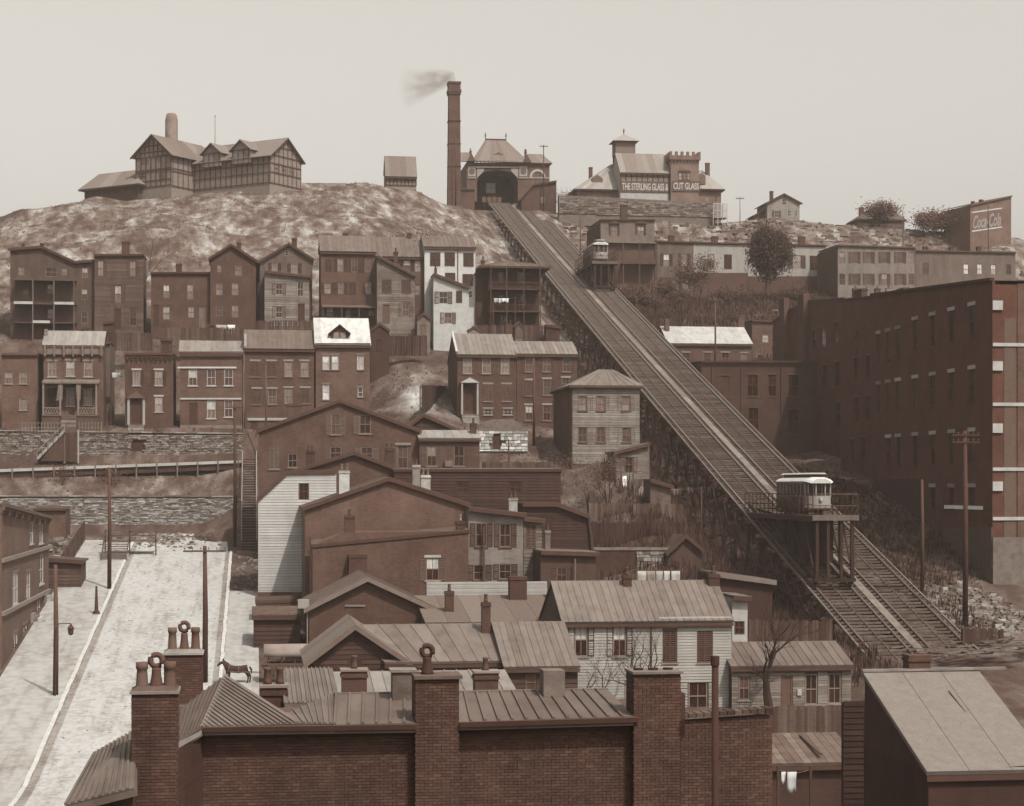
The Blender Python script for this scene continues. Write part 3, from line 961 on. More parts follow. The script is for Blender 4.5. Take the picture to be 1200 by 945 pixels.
    for r, z0, z1 in ((1.5, hh - 3, hh - 2.5), (1.62, hh - 2.5, hh - 1.9), (1.42, hh - 1.9, hh - .5), (1.55, hh - .5, hh)):
        b.hexa(ring(r, z0) + ring(r, z1))
    b.build('corbelled_cap', mat('brick', .09), t)
    MB().hexa(ring(2.1, -4) + ring(1.9, 1.3)).build('plinth', mat('stone', .14), t)
    for k in range(4):
        z = 5 + k * 5.4
        MB().box(-1.56, 1.56, -1.56, 1.56, z, z + .1).build('iron_band', mat('paint', .06), t)

    # power house over the head of the incline
    h = H('incline_power_house', 'brick incline station with wide arched portal under a flat-topped pyramid roof', 'building', 457, 547, 644, 237)
    WM = mat('brick', .12)
    arch = [(559, 237), (559, 212), (562, 205), (568, 201), (582, 199.5), (597, 201), (603, 205), (607, 212), (607, 237)]
    # wall either side and above the portal
    h.add_windows([(630, 211, 10, 13, 'm')], trim=.3)
    P = [h.l(*p) for p in [(547, 237), (559, 237)]]
    out = [h.l(547, 237)] + [h.l(*p) for p in arch] + [h.l(644, 237), h.l(644, 191), h.l(547, 191)]
    b = MB()
    x, z, w, hg = h.holes[0]
    loops = [[Vector((p[0], p[1], 0)) for p in out], [Vector((x, z, 0)), Vector((x, z + hg, 0)), Vector((x + w, z + hg, 0)), Vector((x + w, z, 0))]]
    flat = [p for lp in loops for p in lp]
    b.v += [(p.x, 0, p.y) for p in flat]
    for tr in tessellate_polygon(loops):
        A, B_, C_ = (flat[i] for i in tr)
        if (B_ - A).cross(C_ - A).z < 0:
            tr = (tr[0], tr[2], tr[1])
        b.f.append(tuple(tr))
    ar = [h.l(*p) for p in arch]
    for (xa, za), (xb, zb_) in zip(ar, ar[1:]):
        b.quad((xa, 0, za), (xb, 0, zb_), (xb, 9, zb_), (xa, 9, za))
    xl, xr = h.l(547, 237)[0], h.l(644, 237)[0]
    zt2 = h.l(600, 191)[1]
    b.quad((xl, 14, -3), (xl, 0, -3), (xl, 0, zt2), (xl, 14, zt2))
    b.quad((xr, 0, -3), (xr, 14, -3), (xr, 14, zt2), (xr, 0, zt2))
    b.quad((xr, 14, -3), (xl, 14, -3), (xl, 14, zt2), (xr, 14, zt2))
    b.quad((x, .2, z), (x + w, .2, z), (x + w, .2, z + hg), (x, .2, z + hg))
    h.part('wall', b, WM)
    h.part('portal_back', MB().box(ar[0][0] - .5, ar[-1][0] + .5, 9, 9.3, -1, zt2), mat('paint', .05))
    xx, zz = h.l(580.5, 214)
    put('window', window_frame_mesh(2.4, 2.6, .3, 'l'), h.root, (xx - 1.2, 8.85, zz - 1.3))
    put('pane', box_mesh('pane', mat('pane', .4), 2.3, .02, 2.5), h.root, (xx - 1.15, 8.97, zz - 1.25))
    put('door', door_mesh(1.4, 2.6, .16), h.root, (xx - .7, 8.8, .1))
    for i in range(4):
        xa, za = h.l(568 + i * 6, 233)
        h.part('portal_gate', MB().box(xa - .5, xa + .5, 1.0, 1.1, 0, 1.3), mat('paint', .12))
    # light arch brackets and panels
    for a, c_, tx in (((559, 203), (567, 200), 1), ((607, 203), (599, 200), -1)):
        xa, za = h.l(a[0], 209)
        xb, zb2 = h.l(c_[0], 200)
        lo = [(xa, za), (xb, zb2 - .2), (xb, zb2 + .9), (xa, zb2 + .9)]
        h.part('arch_bracket', MB().prism(lo if tx > 0 else lo[::-1], -.15, -.004), mat('paint', .34))
    for (pa, pb) in ((548.5, 557.5), (608.5, 618)):
        h.band('panel_frame', pa, pb, 195, 207, .12, mat('paint', .36))
        xa, za = h.l((pa + pb) / 2, 201)
        h.part('rosette', MB().prism([(xa + .75 * math.cos(k * .785), za + .75 * math.sin(k * .785)) for k in range(8)], -.2, -.125), mat('paint', .15))
        h.band('string_course', pa - .5, pb + .5, 208, 209.5, .2, mat('paint', .34))
    # arched surround of the right window
    xa, za = h.l(630, 208)
    b = MB()
    for k in range(10):
        t0, t1 = math.pi * k / 10, math.pi * (k + 1) / 10
        pts = [(xa + r * math.cos(t), za + r * math.sin(t)) for r, t in ((1.45, t0), (1.95, t0), (1.95, t1), (1.45, t1))]
        b.prism(pts, -.14, -.004)
    h.part('window_arch', b, mat('paint', .4))
    h.band('string_course', 619, 644, 208, 209.5, .14, mat('paint', .34))
    h.band('frieze', 547, 644, 191, 194, .3, mat('paint', .12))
    h.band('frieze_course', 557, 608, 195.5, 197, .35, mat('paint', .3))
    h.part('gallery', MB().box(h.l(557, 190)[0], h.l(608, 190)[0], -.9, -.02, zt2, zt2 + .35), mat('paint', .28))
    for i in range(12):
        xa = h.l(558 + i * 4.5, 190)[0]
        h.part('gallery_bracket', MB().box(xa, xa + .25, -.7, -.31, zt2 - .6, zt2), mat('paint', .09))
    # roofs
    RM = mat('shingle', .24)
    e = 1.0
    a0, a1 = h.l(553, 190)[0], h.l(620, 190)[0]
    t0, t1 = h.l(568, 165, 7)[0], h.l(592, 165, 7)[0]
    zt = h.l(580, 165, 6)[1]
    h.slope((a0, -e, zt2), (a1, -e, zt2), (t1, 5.5, zt), (t0, 5.5, zt), 10, RM, seam=0)
    h.slope((a0, 14, zt2), (a0, -e, zt2), (t0, 5.5, zt), (t0, 9, zt), 4, RM, seam=0)
    h.slope((a1, -e, zt2), (a1, 14, zt2), (t1, 9, zt), (t1, 5.5, zt), 4, RM, seam=0)
    h.part('roof', MB().box(t0, t1, 5.5, 9, zt - .2, zt + .1), RM)
    h.part('roof_cresting', MB().box(t0, t1, 5.4, 5.5, zt + .1, zt + .35), mat('paint', .08))
    for tx in (t0, t1):
        h.part('finial', MB().lathe((tx, 5.5, zt), [(.1, 0), (.1, .8), (.2, 1), (.04, 1.9)], 8), mat('paint', .08))
    w0, w1 = a1, xr + .6
    zt3 = h.l(630, 181, 6)[1]
    h.slope((w0, -.7, zt2), (w1, -.7, zt2), (w1 - 1.5, 6, zt3), (w0, 6, zt3), 4, RM, seam=0)
    h.slope((w1, -.7, zt2), (w1, 14, zt2), (w1 - 1.5, 8, zt3), (w1 - 1.5, 6, zt3), 3, RM, seam=0)
    h.slope((xl - 2.5, -.7, zt2), (a0, -.7, zt2), (a0, 6, zt3), (xl - 1, 6, zt3), 3, RM, seam=0)
    for pc, w in ((552, 5), (617, 5.5)):
        xa = h.l(pc, 190)[0]
        h.part('pavilion_gable', MB().prism([(xa - w * .2, zt2 + .05), (xa + w * .2, zt2 + .05), (xa, zt2 + 1.9)], -1.1, 2.5), mat('paint', .11))
    xa, za = h.l(584, 183, 1.2)
    h.part('roof_sign', MB().prism([(xa - 2.2, za - .8), (xa + 2.2, za - .8), (xa + 2.2, za), (xa + .8, za + .5), (xa, za + .9), (xa - .8, za + .5), (xa - 2.2, za)], 1.0, 1.2), mat('paint', .15))
    h.chimney(616, 178, 184, 2.5, 6, pots=2, tone=.1)
    h.chimney(551.5, 177, 184, 2.5, 6, pots=1, tone=.1)
    # low left annexe of the power house
    an = H('engine_annexe', 'low brick engine annexe between smokestack and arched station', 'building', 453, 537, 556, 238, found=4)
    an.wall([(537, 222), (556, 222)], 8, mat('brick', .09))
    an.roof_flat(mat('shingle', .16), ch=.4)
    # boarded shed at the right of the portal
    sh = H('boarded_lean_shed', 'tall boarded shed with slanting left edge beside the station portal', 'shed', 444, 611, 652, 262, found=6)
    sh.add_windows([(636, 234.5, 5, 7, 'l')], trim=.3)
    sh.wall([(611, 233), (625, 217), (652, 213)], 7, mat('board', .085))
    sh.roof_prof(mat('board', .08), n=4, seam=0)
    # glass works with belfry and castle tower
    g = H('hilltop_works', 'half-timbered works with lettered band, belfry and battlemented tower on the crest', 'building', 438, 727, 784, 236)
    g.wall([(727, 201), (784, 201)], 14, mat('paint', .40))
    g.roof_front(181, 6, 8, mat('shingle', .30), oh=.5, seam=0)
    timber_frame(g, 727.3, 783.7, [202, 207.5, 213.5, 224], 9, .09)
    for k in range(9):
        for py in (204.7, 210.5):
            xx, zz = g.l(730.3 + k * 6.25, py)
            put('window', window_frame_mesh(.85, .75, .3, 'l'), g.root, (xx - .42, -.14, zz - .4))
    band_mat = mat('paint', .10)
    for txt, pa, pb, yy in (('THE STERLING GLASS &', 727.5, 784.5, .16), ('CUT GLASS', 786.5, 819, 1.16)):
        xa, za = g.l(pa, 225)
        xb, zb_ = g.l(pb, 213.5)
        sb = g.part('sign_band', MB().box(xa, xb, -yy, -yy + .11, za, zb_), mat('paint', .12))
        me = lettering(txt, mat('paint', .44), .04)
        put_text(me, sb, xa + .3, xb - .3, za + .45, zb_ - .45, -yy - .02)
    # belfry
    bx0, bz0 = g.l(722, 192, 7)
    bx1, bz1 = g.l(744, 166, 7)
    b = MB().box(bx0, bx1, 7, 11.3, bz0 - 8, bz0 - .6)
    g.part('belfry', b, mat('paint', .24))
    for i in range(4):
        x = bx0 + (bx1 - bx0 - .5) * i / 3
        for y in (7, 10.8):
            g.part('belfry_post', MB().box(x, x + .5, y, y + .5, bz0 - .6, bz0 + 2.2), mat('paint', .22))
    g.part('belfry_head', MB().box(bx0 - .1, bx1 + .1, 6.9, 11.4, bz0 + 2.2, bz1), mat('paint', .22))
    xm = (bx0 + bx1) / 2
    zt = g.l(733, 157.5, 9)[1]
    c4 = [(bx0 - .9, 6.1, bz1), (bx1 + .9, 6.1, bz1), (bx1 + .9, 12.2, bz1), (bx0 - .9, 12.2, bz1)]
    b = MB()
    for i in range(4):
        b.tri(c4[i], c4[(i + 1) % 4], (xm, 9.1, zt))
    b.quad(c4[3], c4[2], c4[1], c4[0])
    g.part('belfry_roof', b, mat('shingle', .32))
    g.part('finial', MB().lathe((xm, 9.1, zt - .2), [(.12, 0), (.1, .6), (.22, .9), (.05, 1.6)], 8), mat('paint', .1))
    # battlemented tower
    tx0, tz0 = g.l(786, 240, -1)
    tx1, tzt = g.l(819, 183, -1)
    tw = g.part('tower', MB().box(tx0, tx1, -1, 6, tz0 - 4, tzt - 1), mat('brick', .20))
    g.part('tower_corbel', MB().box(tx0 - .35, tx1 + .35, -1.35, 6.35, tzt - .995, tzt), mat('brick', .17), tw)
    nb = 6
    for i in range(nb):
        x = tx0 - .35 + (tx1 - tx0 + .7 - .62) * i / (nb - 1)
        for y in (-1.35, 5.75):
            g.part('merlon', MB().box(x, x + .62, y, y + .6, tzt, tzt + .9), mat('brick', .18), tw)
    for i in range(1, 5):
        y = -1.35 + 7.1 * i / 5
        for x in (tx0 - .35, tx1 - .25):
            g.part('merlon', MB().box(x, x + .6, y, y + .6, tzt, tzt + .9), mat('brick', .18), tw)
    for i in range(9):
        x = tx0 + (tx1 - tx0 - .3) * i / 8
        g.part('corbel', MB().box(x, x + .3, -1.3, -1.004, tzt - 1.7, tzt - .996), mat('brick', .1), tw)
    for k in range(3):
        xx, zz = g.l(797 + k * 5, 207, -1)
        wn_ = put('window', window_frame_mesh(.8, 1.7, .1, 'l'), g.root, (xx - .4, -1.15, zz - .85))
        put('pane', box_mesh('pane', mat('pane', .32), .7, .02, 1.6), wn_, (.05, .06, .05))
    xx, zz = g.l(802, 202, -1)
    g.part('window_hood', MB().prism([(xx - 1.6, zz), (xx + 1.6, zz), (xx + 1.3, zz + .35), (xx, zz + .55), (xx - 1.3, zz + .35)], -1.2, -1.004), mat('paint', .08))
    # left hipped wing
    lw = H('works_left_wing', 'hip-roofed wing left of the belfry on the hilltop works', 'building', 441, 676, 729, 236, found=4)
    lw.add_windows([(686, 229, 4, 6, 'd')], trim=.2)
    lw.wall([(676, 222), (729, 222)], 16, mat('brick', .20))
    lw.roof_hip(193, 8, 716, 724, 9, mat('shingle', .34), oh=.8, seam=0)
    lw.chimney(692.5, 196, 208, 4, 5, tone=.09)
    xa, za = lw.l(700, 213, 1.5)
    lw.part('dormer', MB().prism([(xa - 1.3, za - 1), (xa + 1.3, za - 1), (xa + 1.3, za + .8), (xa, za + 1.7), (xa - 1.3, za + .8)], 1.5, 6), mat('paint', .15))
    rw = H('works_right_wing', 'hip-roofed brick wing with tall chimney right of the battlemented tower', 'building', 442, 819, 845, 245, found=4)
    rw.add_windows([(829, 234, 4, 6, 'l'), (839, 233, 4, 7, 'm')], trim=.25)
    rw.wall([(819, 222), (845, 222)], 14, mat('brick', .18))
    rw.roof_hip(200, 7, 819, 823, 5, mat('shingle', .34), oh=.8, seam=0)
    rw.chimney(829.5, 191, 214, 4.6, 5, tone=.09)
    xa, za = rw.l(822, 210, .5)
    rw.part('dormer', MB().prism([(xa - 1, za - 1.2), (xa + 1, za - 1.2), (xa + 1, za + .8), (xa, za + 1.5), (xa - 1, za + .8)], .5, 5), mat('paint', .17))
    rt = H('works_retaining_wall', 'long rubble-stone retaining wall below the hilltop works', 'wall', 431.5, 655, 838, 250, found=3)
    rt.wall([(655, 229), (700, 231), (838, 238)], 2, mat('stone', .16))
    STONE_JOBS.append((rt, 655, 700, 231.5, 250, 8))
    STONE_JOBS.append((rt, 700, 838, 238.3, 252, 9))
    # white railed stand
    p = at(844, 254, 430)
    st = thing('viewing_stand', 'pale latticed lookout stand at the right corner of the works', 'stand', (p.x, p.y, p.z - 1))
    wd = 3.3
    for sx in (-1, -.35, .35, 1):
        MB().box(sx * wd / 2 - .07, sx * wd / 2 + .07, -.07, .07, -1, 4.0).build('post', mat('paint', .42), st)
    for z in (.7, 2.3, 3.9):
        MB().box(-wd / 2, wd / 2, -.12, -.075, z, z + .16).build('rail', mat('paint', .42), st)
    for k in range(12):
        x = -wd / 2 + .13 + k * (wd - .2) / 12
        MB().box(x, x + .1, -.17, -.125, .8, 3.8).build('picket', mat('paint', .38), st)
    MB().box(-wd / 2, wd / 2, .08, 3, .65, .8).build('floor', mat('board', .2), st)
    # crest houses at the right
    w = H('gabled_crest_house', 'pale gabled house on the crest right of the works', 'house', 432, 899, 937, 260)
    w.add_windows([(910, 251, 5, 8, 'ds'), (925, 250, 4.5, 7, 'm'), (933, 250, 3, 7, 'm'), (919, 236.5, 5, 8, 'd')], trim=.4, shut=.1)
    w.wall([(899, 238), (918.5, 228), (937, 238)], 9, mat('board', .30))
    w.roof_prof(mat('shingle', .12), n=4, seam=0, side=.6)
    w.chimney(904.5, 224, 235, 3.6, 3, tone=.08)
    lo2 = H('crest_lean_to', 'low brick lean-to joined left of the pale gabled crest house', 'house', 434, 884, 900, 260)
    lo2.wall([(884, 253), (900, 245)], 6, mat('brick', .14))
    lo2.roof_prof(mat('shingle', .12), n=3, seam=0)
    e_ = H('hip_roofed_crest_house', 'low hip-roofed house half hidden by trees on the right crest', 'house', 434, 1006, 1060, 264)
    e_.wall([(1006, 257), (1060, 257)], 8, mat('board', .15))
    e_.roof_hip(245, 4, 1020, 1045, 6, mat('shingle', .13), seam=0)
    e_.chimney(1010, 243, 250, 5, 3, tone=.09)
    # sign building
    sg = H('painted_sign_house', 'brick house end with large painted wall sign at the right edge', 'house', 418, 1137, 1185, 278, R(16), found=4, anchor=1137)
    sg.wall([(1137, 241), (1185, 230)], 10, mat('brick', .15))
    sg.roof_flat(mat('shingle', .12), ch=.3, cornice=.12)
    sg.chimney(1141, 236, 243, 2.6, 1, tone=.1)
    sg.chimney(1151, 234, 240, 3, 1, tone=.1)
    me = lettering('Coca-Cola', mat('paint', .33), .06, .35)
    xa, za = sg.l(1140, 269)
    xb, zb_ = sg.l(1173, 250)
    put_text(me, sg.root, xa, xb, za, zb_, -.06, .16)
    for pa, pb, d in ((250, 245, .3), (272, 267, .3)):
        a, c_ = sg.l(1139, pa), sg.l(1174, pb)
        sg.part('sign_border', MB().hexa([(a[0], -.05, a[1]), (c_[0], -.05, c_[1]), (c_[0], -.004, c_[1]), (a[0], -.004, a[1]),
                                          (a[0], -.05, a[1] + d), (c_[0], -.05, c_[1] + d), (c_[0], -.004, c_[1] + d), (a[0], -.004, a[1] + d)]), mat('paint', .45))
hilltop()

# ------------------------------------------------------------------ upper row of houses, left of the incline
UR = 'houses in the upper row below the crest'
def upper_row():
    h = H('veranda_house', 'brick house with stacked wooden verandas at the far left of the upper row', 'house', 306, 12, 111, 398, group=UR)
    h.add_windows([(60, 319, 14, 11, 'd'), (75.5, 318.6, 6.5, 8, 'l'), (99.6, 320, 7, 12, 'lb'), (25, 318, 7, 10, 'l'), (59, 339, 7, 11, 'lb'),
                   (99, 345, 7, 13, 'mb'), (59, 368, 7, 11, 'lb'), (99, 372, 7, 14, 'd'), (30, 345, 7, 11, 'm')], trim=.2)
    h.wall([(12, 293), (49, 290), (88, 308), (111, 306)], 9, mat('board', .125))
    h.roof_prof(mat('shingle', .12), n=4, seam=0)
    h.chimney(49, 285, 292, 4, 2)
    h.chimney(27, 285, 292, 3, 2)
    for py in (329, 357, 379):
        a, b = h.l(18, py), h.l(90, py)
        v = h.part('veranda_floor', MB().box(a[0], b[0], -1.9, -.01, a[1] - .12, a[1] + .12), mat('board', .11))
        if py > 330:
            for pa, pb in ((18, 40), (65, 88)) if py < 360 else ((40, 60),):
                xa, xb = h.l(pa, py)[0], h.l(pb, py)[0]
                h.part('rail_cloth', MB().box(xa, xb, -1.97, -1.905, a[1] - .1, a[1] + .32), mat('paint', .42), v)
    for px in (40, 64.6, 88):
        x0, z0 = h.l(px, 396)
        z1 = h.l(px, 329)[1]
        h.part('veranda_post', MB().box(x0 - .09, x0 + .09, -1.88, -1.7, z0 - 1, z1), mat('board', .17))
    h = H('boarded_row_house', 'tall boarded house with flat cornice and three shuttered windows, second from left', 'house', 305, 110.7, 168, 395, group=UR)
    h.add_windows([(118, 314.5, 7, 18, 'ls'), (155.7, 315, 7, 18, 'ls'), (138.4, 344.6, 8, 20, 'lbs'), (138, 374, 8, 24, 'D'), (156, 372, 8, 20, 'd')], trim=.16, shut=.06)
    h.wall([(110.7, 299), (168, 299)], 9, mat('board', .125), boards=.36)
    h.roof_flat(mat('tin', .15), cornice=.06)
    h.chimney(147, 283, 298, 9, 3, tone=.07)
    h = H('low_brick_row_house', 'low flat brick house between boarded house and dark gabled house', 'house', 304, 177, 246, 398, group=UR)
    h.add_windows([(195, 341.5, 7, 15, 'lb'), (223, 342, 7, 17, 'l'), (195, 367, 8, 15, 'lb'), (183, 370, 7, 26, 'D'), (224, 366, 7, 13, 'l'), (237, 372, 7, 24, 'l')], trim=.2)
    h.wall([(177, 320), (246, 320)], 8, mat('brick', .085))
    h.roof_flat(mat('tin', .14), cornice=.06, ch=.35)
    h.chimney(209.5, 309, 320, 7, 3)
    h = H('dark_gabled_house', 'dark brick gabled house with six light windows in the upper row', 'house', 303, 246.4, 300, 396, group=UR)
    h.add_windows([(257, 315, 5, 9, 'l'), (279.5, 317, 8, 12, 'l'), (257, 339, 8, 14, 'l'), (275.6, 339, 8, 14, 'l'), (257, 364, 8, 13, 'm'), (275.6, 365, 8, 14, 'l')], trim=.2)
    h.wall([(246.4, 303), (271, 287.5), (300, 306)], 9, mat('brick', .075))
    h.roof_prof(mat('shingle', .09), n=5, seam=0)
    h.chimney(280, 284, 292, 5, 4)
    h = H('recessed_link_house', 'narrow dark link building squeezed between two gabled houses', 'house', 308, 300, 311, 396, group=UR)
    h.add_windows([(304, 338, 5, 14, 'm')], trim=.16)
    h.wall([(300, 314), (311, 314)], 6, mat('brick', .07))
    h.roof_flat(mat('tin', .12), ch=.3)
    h = H('pale_gabled_house', 'grey gabled house with attic light behind a pale lean-to', 'house', 306, 304.5, 366, 392, group=UR)
    h.add_windows([(322, 313.5, 7, 10, 'ls'), (345, 315, 8, 12, 'ls'), (336, 297, 4, 6, 'd')], trim=.3, shut=.06)
    h.wall([(304.5, 307), (338.5, 286.5), (366, 304)], 9, mat('board', .155))
    h.roof_prof(mat('shingle', .10), n=5, seam=0)
    h.chimney(345, 279, 290, 6, 3)
    h = H('pale_lean_to', 'pale boarded lean-to with sloping top before the grey gabled house', 'house', 301, 310, 362, 394)
    h.add_windows([(327, 339, 8, 13, 'ds'), (352, 339, 7, 17, 'd'), (327, 366, 8, 13, 'ds'), (353, 368, 8, 24, 'D')], trim=.35, shut=.07)
    h.wall([(310, 319), (362, 325)], 4.6, mat('board', .30), boards=.36)
    h.roof_prof(mat('tin', .2), n=4)
    h = H('tin_roofed_brick_house', 'wide brick house with seamed tin roof and two rows of shuttered windows', 'house', 303, 376, 440, 392, group=UR)
    h.add_windows([(385, 311, 8, 15, 'c'), (399, 311, 7.5, 15, 'lbs'), (415.5, 311, 7.5, 16, 'ms'), (431, 311, 7, 16, 'mh'), (384, 338, 8, 13, 'ls'), (399.7, 338, 7.5, 13, 'ls'),
                   (413, 338, 8, 14, 'c'), (431.7, 338, 7, 14, 'ls'), (386.7, 366, 8, 11, 'lb'), (408, 370, 6, 16, 'l'), (435, 364, 7, 13, 'l')], trim=.2, shut=.07)
    h.wall([(376, 294), (440, 294)], 9, mat('brick', .10))
    h.roof_front(277.5, 5, 13, mat('tin', .17))
    h.chimney(405, 273, 282, 6, 5, tone=.07)
    a, b = h.l(377, 358), h.l(440, 354)
    h.part('porch_roof', MB().hexa([(a[0], -2, a[1] - .5), (b[0], -2, a[1] - .5), (b[0], -.01, a[1]), (a[0], -.01, a[1]), (a[0], -2, a[1] - .4), (b[0], -2, a[1] - .4), (b[0], -.01, a[1] + .1), (a[0], -.01, a[1] + .1)]), mat('board', .11))
    for px in (378, 400, 420, 439):
        x0 = h.l(px, 380)[0]
        h.part('porch_post', MB().box(x0 - .08, x0 + .08, -1.9, -1.74, -1, a[1] - .5), mat('board', .12))
    h = H('middle_tin_roof_house', 'brick house under seamed tin roof partly behind a pale lean-to', 'house', 305, 440, 497, 392, group=UR)
    h.add_windows([(477, 311, 8, 12, 'mbs'), (489.5, 312, 7, 13, 'lb'), (489.5, 340, 6, 12, 'l'), (458, 311, 7, 12, 'd')], trim=.25, shut=.05)
    h.wall([(440, 300), (497, 300)], 9, mat('brick', .095))
    h.roof_front(279, 5.5, 11, mat('tin', .17))
    h.chimney(480, 273, 282, 5, 5, tone=.07)
    h = H('slant_topped_lean_to', 'pale lean-to with steep slanting top and closed shutters', 'house', 300, 441.7, 486, 388)
    h.add_windows([(453, 336, 11, 15, 'c'), (476, 336, 11, 15, 'c'), (452.5, 368, 8, 22, 'D'), (475.5, 363, 8, 16, 'ms')], trim=.3, shut=.09, door_tone=.12)
    h.wall([(441.7, 301), (486, 324)], 4.6, mat('board', .25), boards=.36)
    h.roof_prof(mat('tin', .2), n=4)
    h.chimney(464, 295, 306, 5, 2.5, pots=1)
    h = H('whitewashed_house', 'whitewashed house with tin roof and closed dark shutters, right of the row', 'house', 304, 497.5, 557, 394, group=UR)
    h.add_windows([(510, 304, 12, 16, 'c'), (527, 304, 12, 16, 'c'), (549, 304.6, 12, 16, 'c'), (527.5, 327, 12, 14, 'c'), (548, 328.5, 12, 14, 'c'), (551, 345, 5, 8, 'd')], trim=.4, shut=.07)
    h.wall([(497.5, 289), (557, 289)], 9, mat('paint', .46))
    h.roof_front(278, 5, 12, mat('tin', .17))
    h.downpipe(536.5, 290, 380)
    h = H('whitewashed_lean_to', 'whitewashed slant-topped rear wing with pipe chimney before the white house', 'house', 299, 508, 549.5, 394)
    h.add_windows([(519.5, 349, 10, 14, 'ds'), (538, 348, 7, 14, 'c'), (525, 373, 9, 13, 'ms')], trim=.35, shut=.08)
    h.wall([(508, 322), (549.5, 338)], 4.6, mat('paint', .43))
    h.roof_prof(mat('tin', .2), n=4)
    xx, zz = h.l(507.5, 318, 1)
    h.part('stove_pipe', MB().lathe((xx + .4, 1, zz - 1.5), [(.22, 0), (.22, 2.0), (.12, 2.1), (.12, 3.2)], 8), mat('paint', .06))
    # dark porch house
    h = H('dark_balcony_house', 'dark house with two balconies and low hipped roof beside the incline', 'house', 302, 572, 632, 392, group=UR)
    h.add_windows([(587, 325, 7, 12, 'm'), (610, 325, 7, 14, 'd'), (587, 352, 7, 12, 'd'), (612, 353, 8, 16, 'd'), (590, 378, 8, 16, 'd')], trim=.12)
    h.wall([(572, 313), (632, 313)], 9, mat('board', .055))
    h.roof_hip(307, 4, 590, 612, 8, mat('tin', .14), oh=1.6)
    for py in (340, 366):
        a, b = h.l(573, py), h.l(631, py)
        f = h.part('balcony', MB().box(a[0], b[0], -2.0, -.01, a[1] - .12, a[1] + .12), mat('board', .07))
        h.part('balcony_rail', MB().box(a[0], b[0], -2.0, -1.9, a[1] + 1.0, a[1] + 1.12), mat('board', .08), f)
        for k in range(18):
            x = a[0] + .2 + (b[0] - a[0] - .4) * k / 17
            h.part('baluster', MB().box(x - .03, x + .03, -1.98, -1.92, a[1] + .12, a[1] + 1.0), mat('board', .07), f)
    for px in (573.5, 592, 612, 631):
        x0, z1 = h.l(px, 314)
        h.part('balcony_post', MB().box(x0 - .08, x0 + .08, -1.98, -1.82, -2, z1), mat('board', .09))
    h = H('low_gable_annexe', 'low dark annexe joined left of the balcony house', 'house', 303.5, 557.5, 572, 392)
    h.wall([(557.5, 321), (565, 315), (572, 316)], 8, mat('board', .06))
    h.roof_prof(mat('tin', .14), n=3)
    h.chimney(566, 305, 316, 4, 3, pots=1)
upper_row()

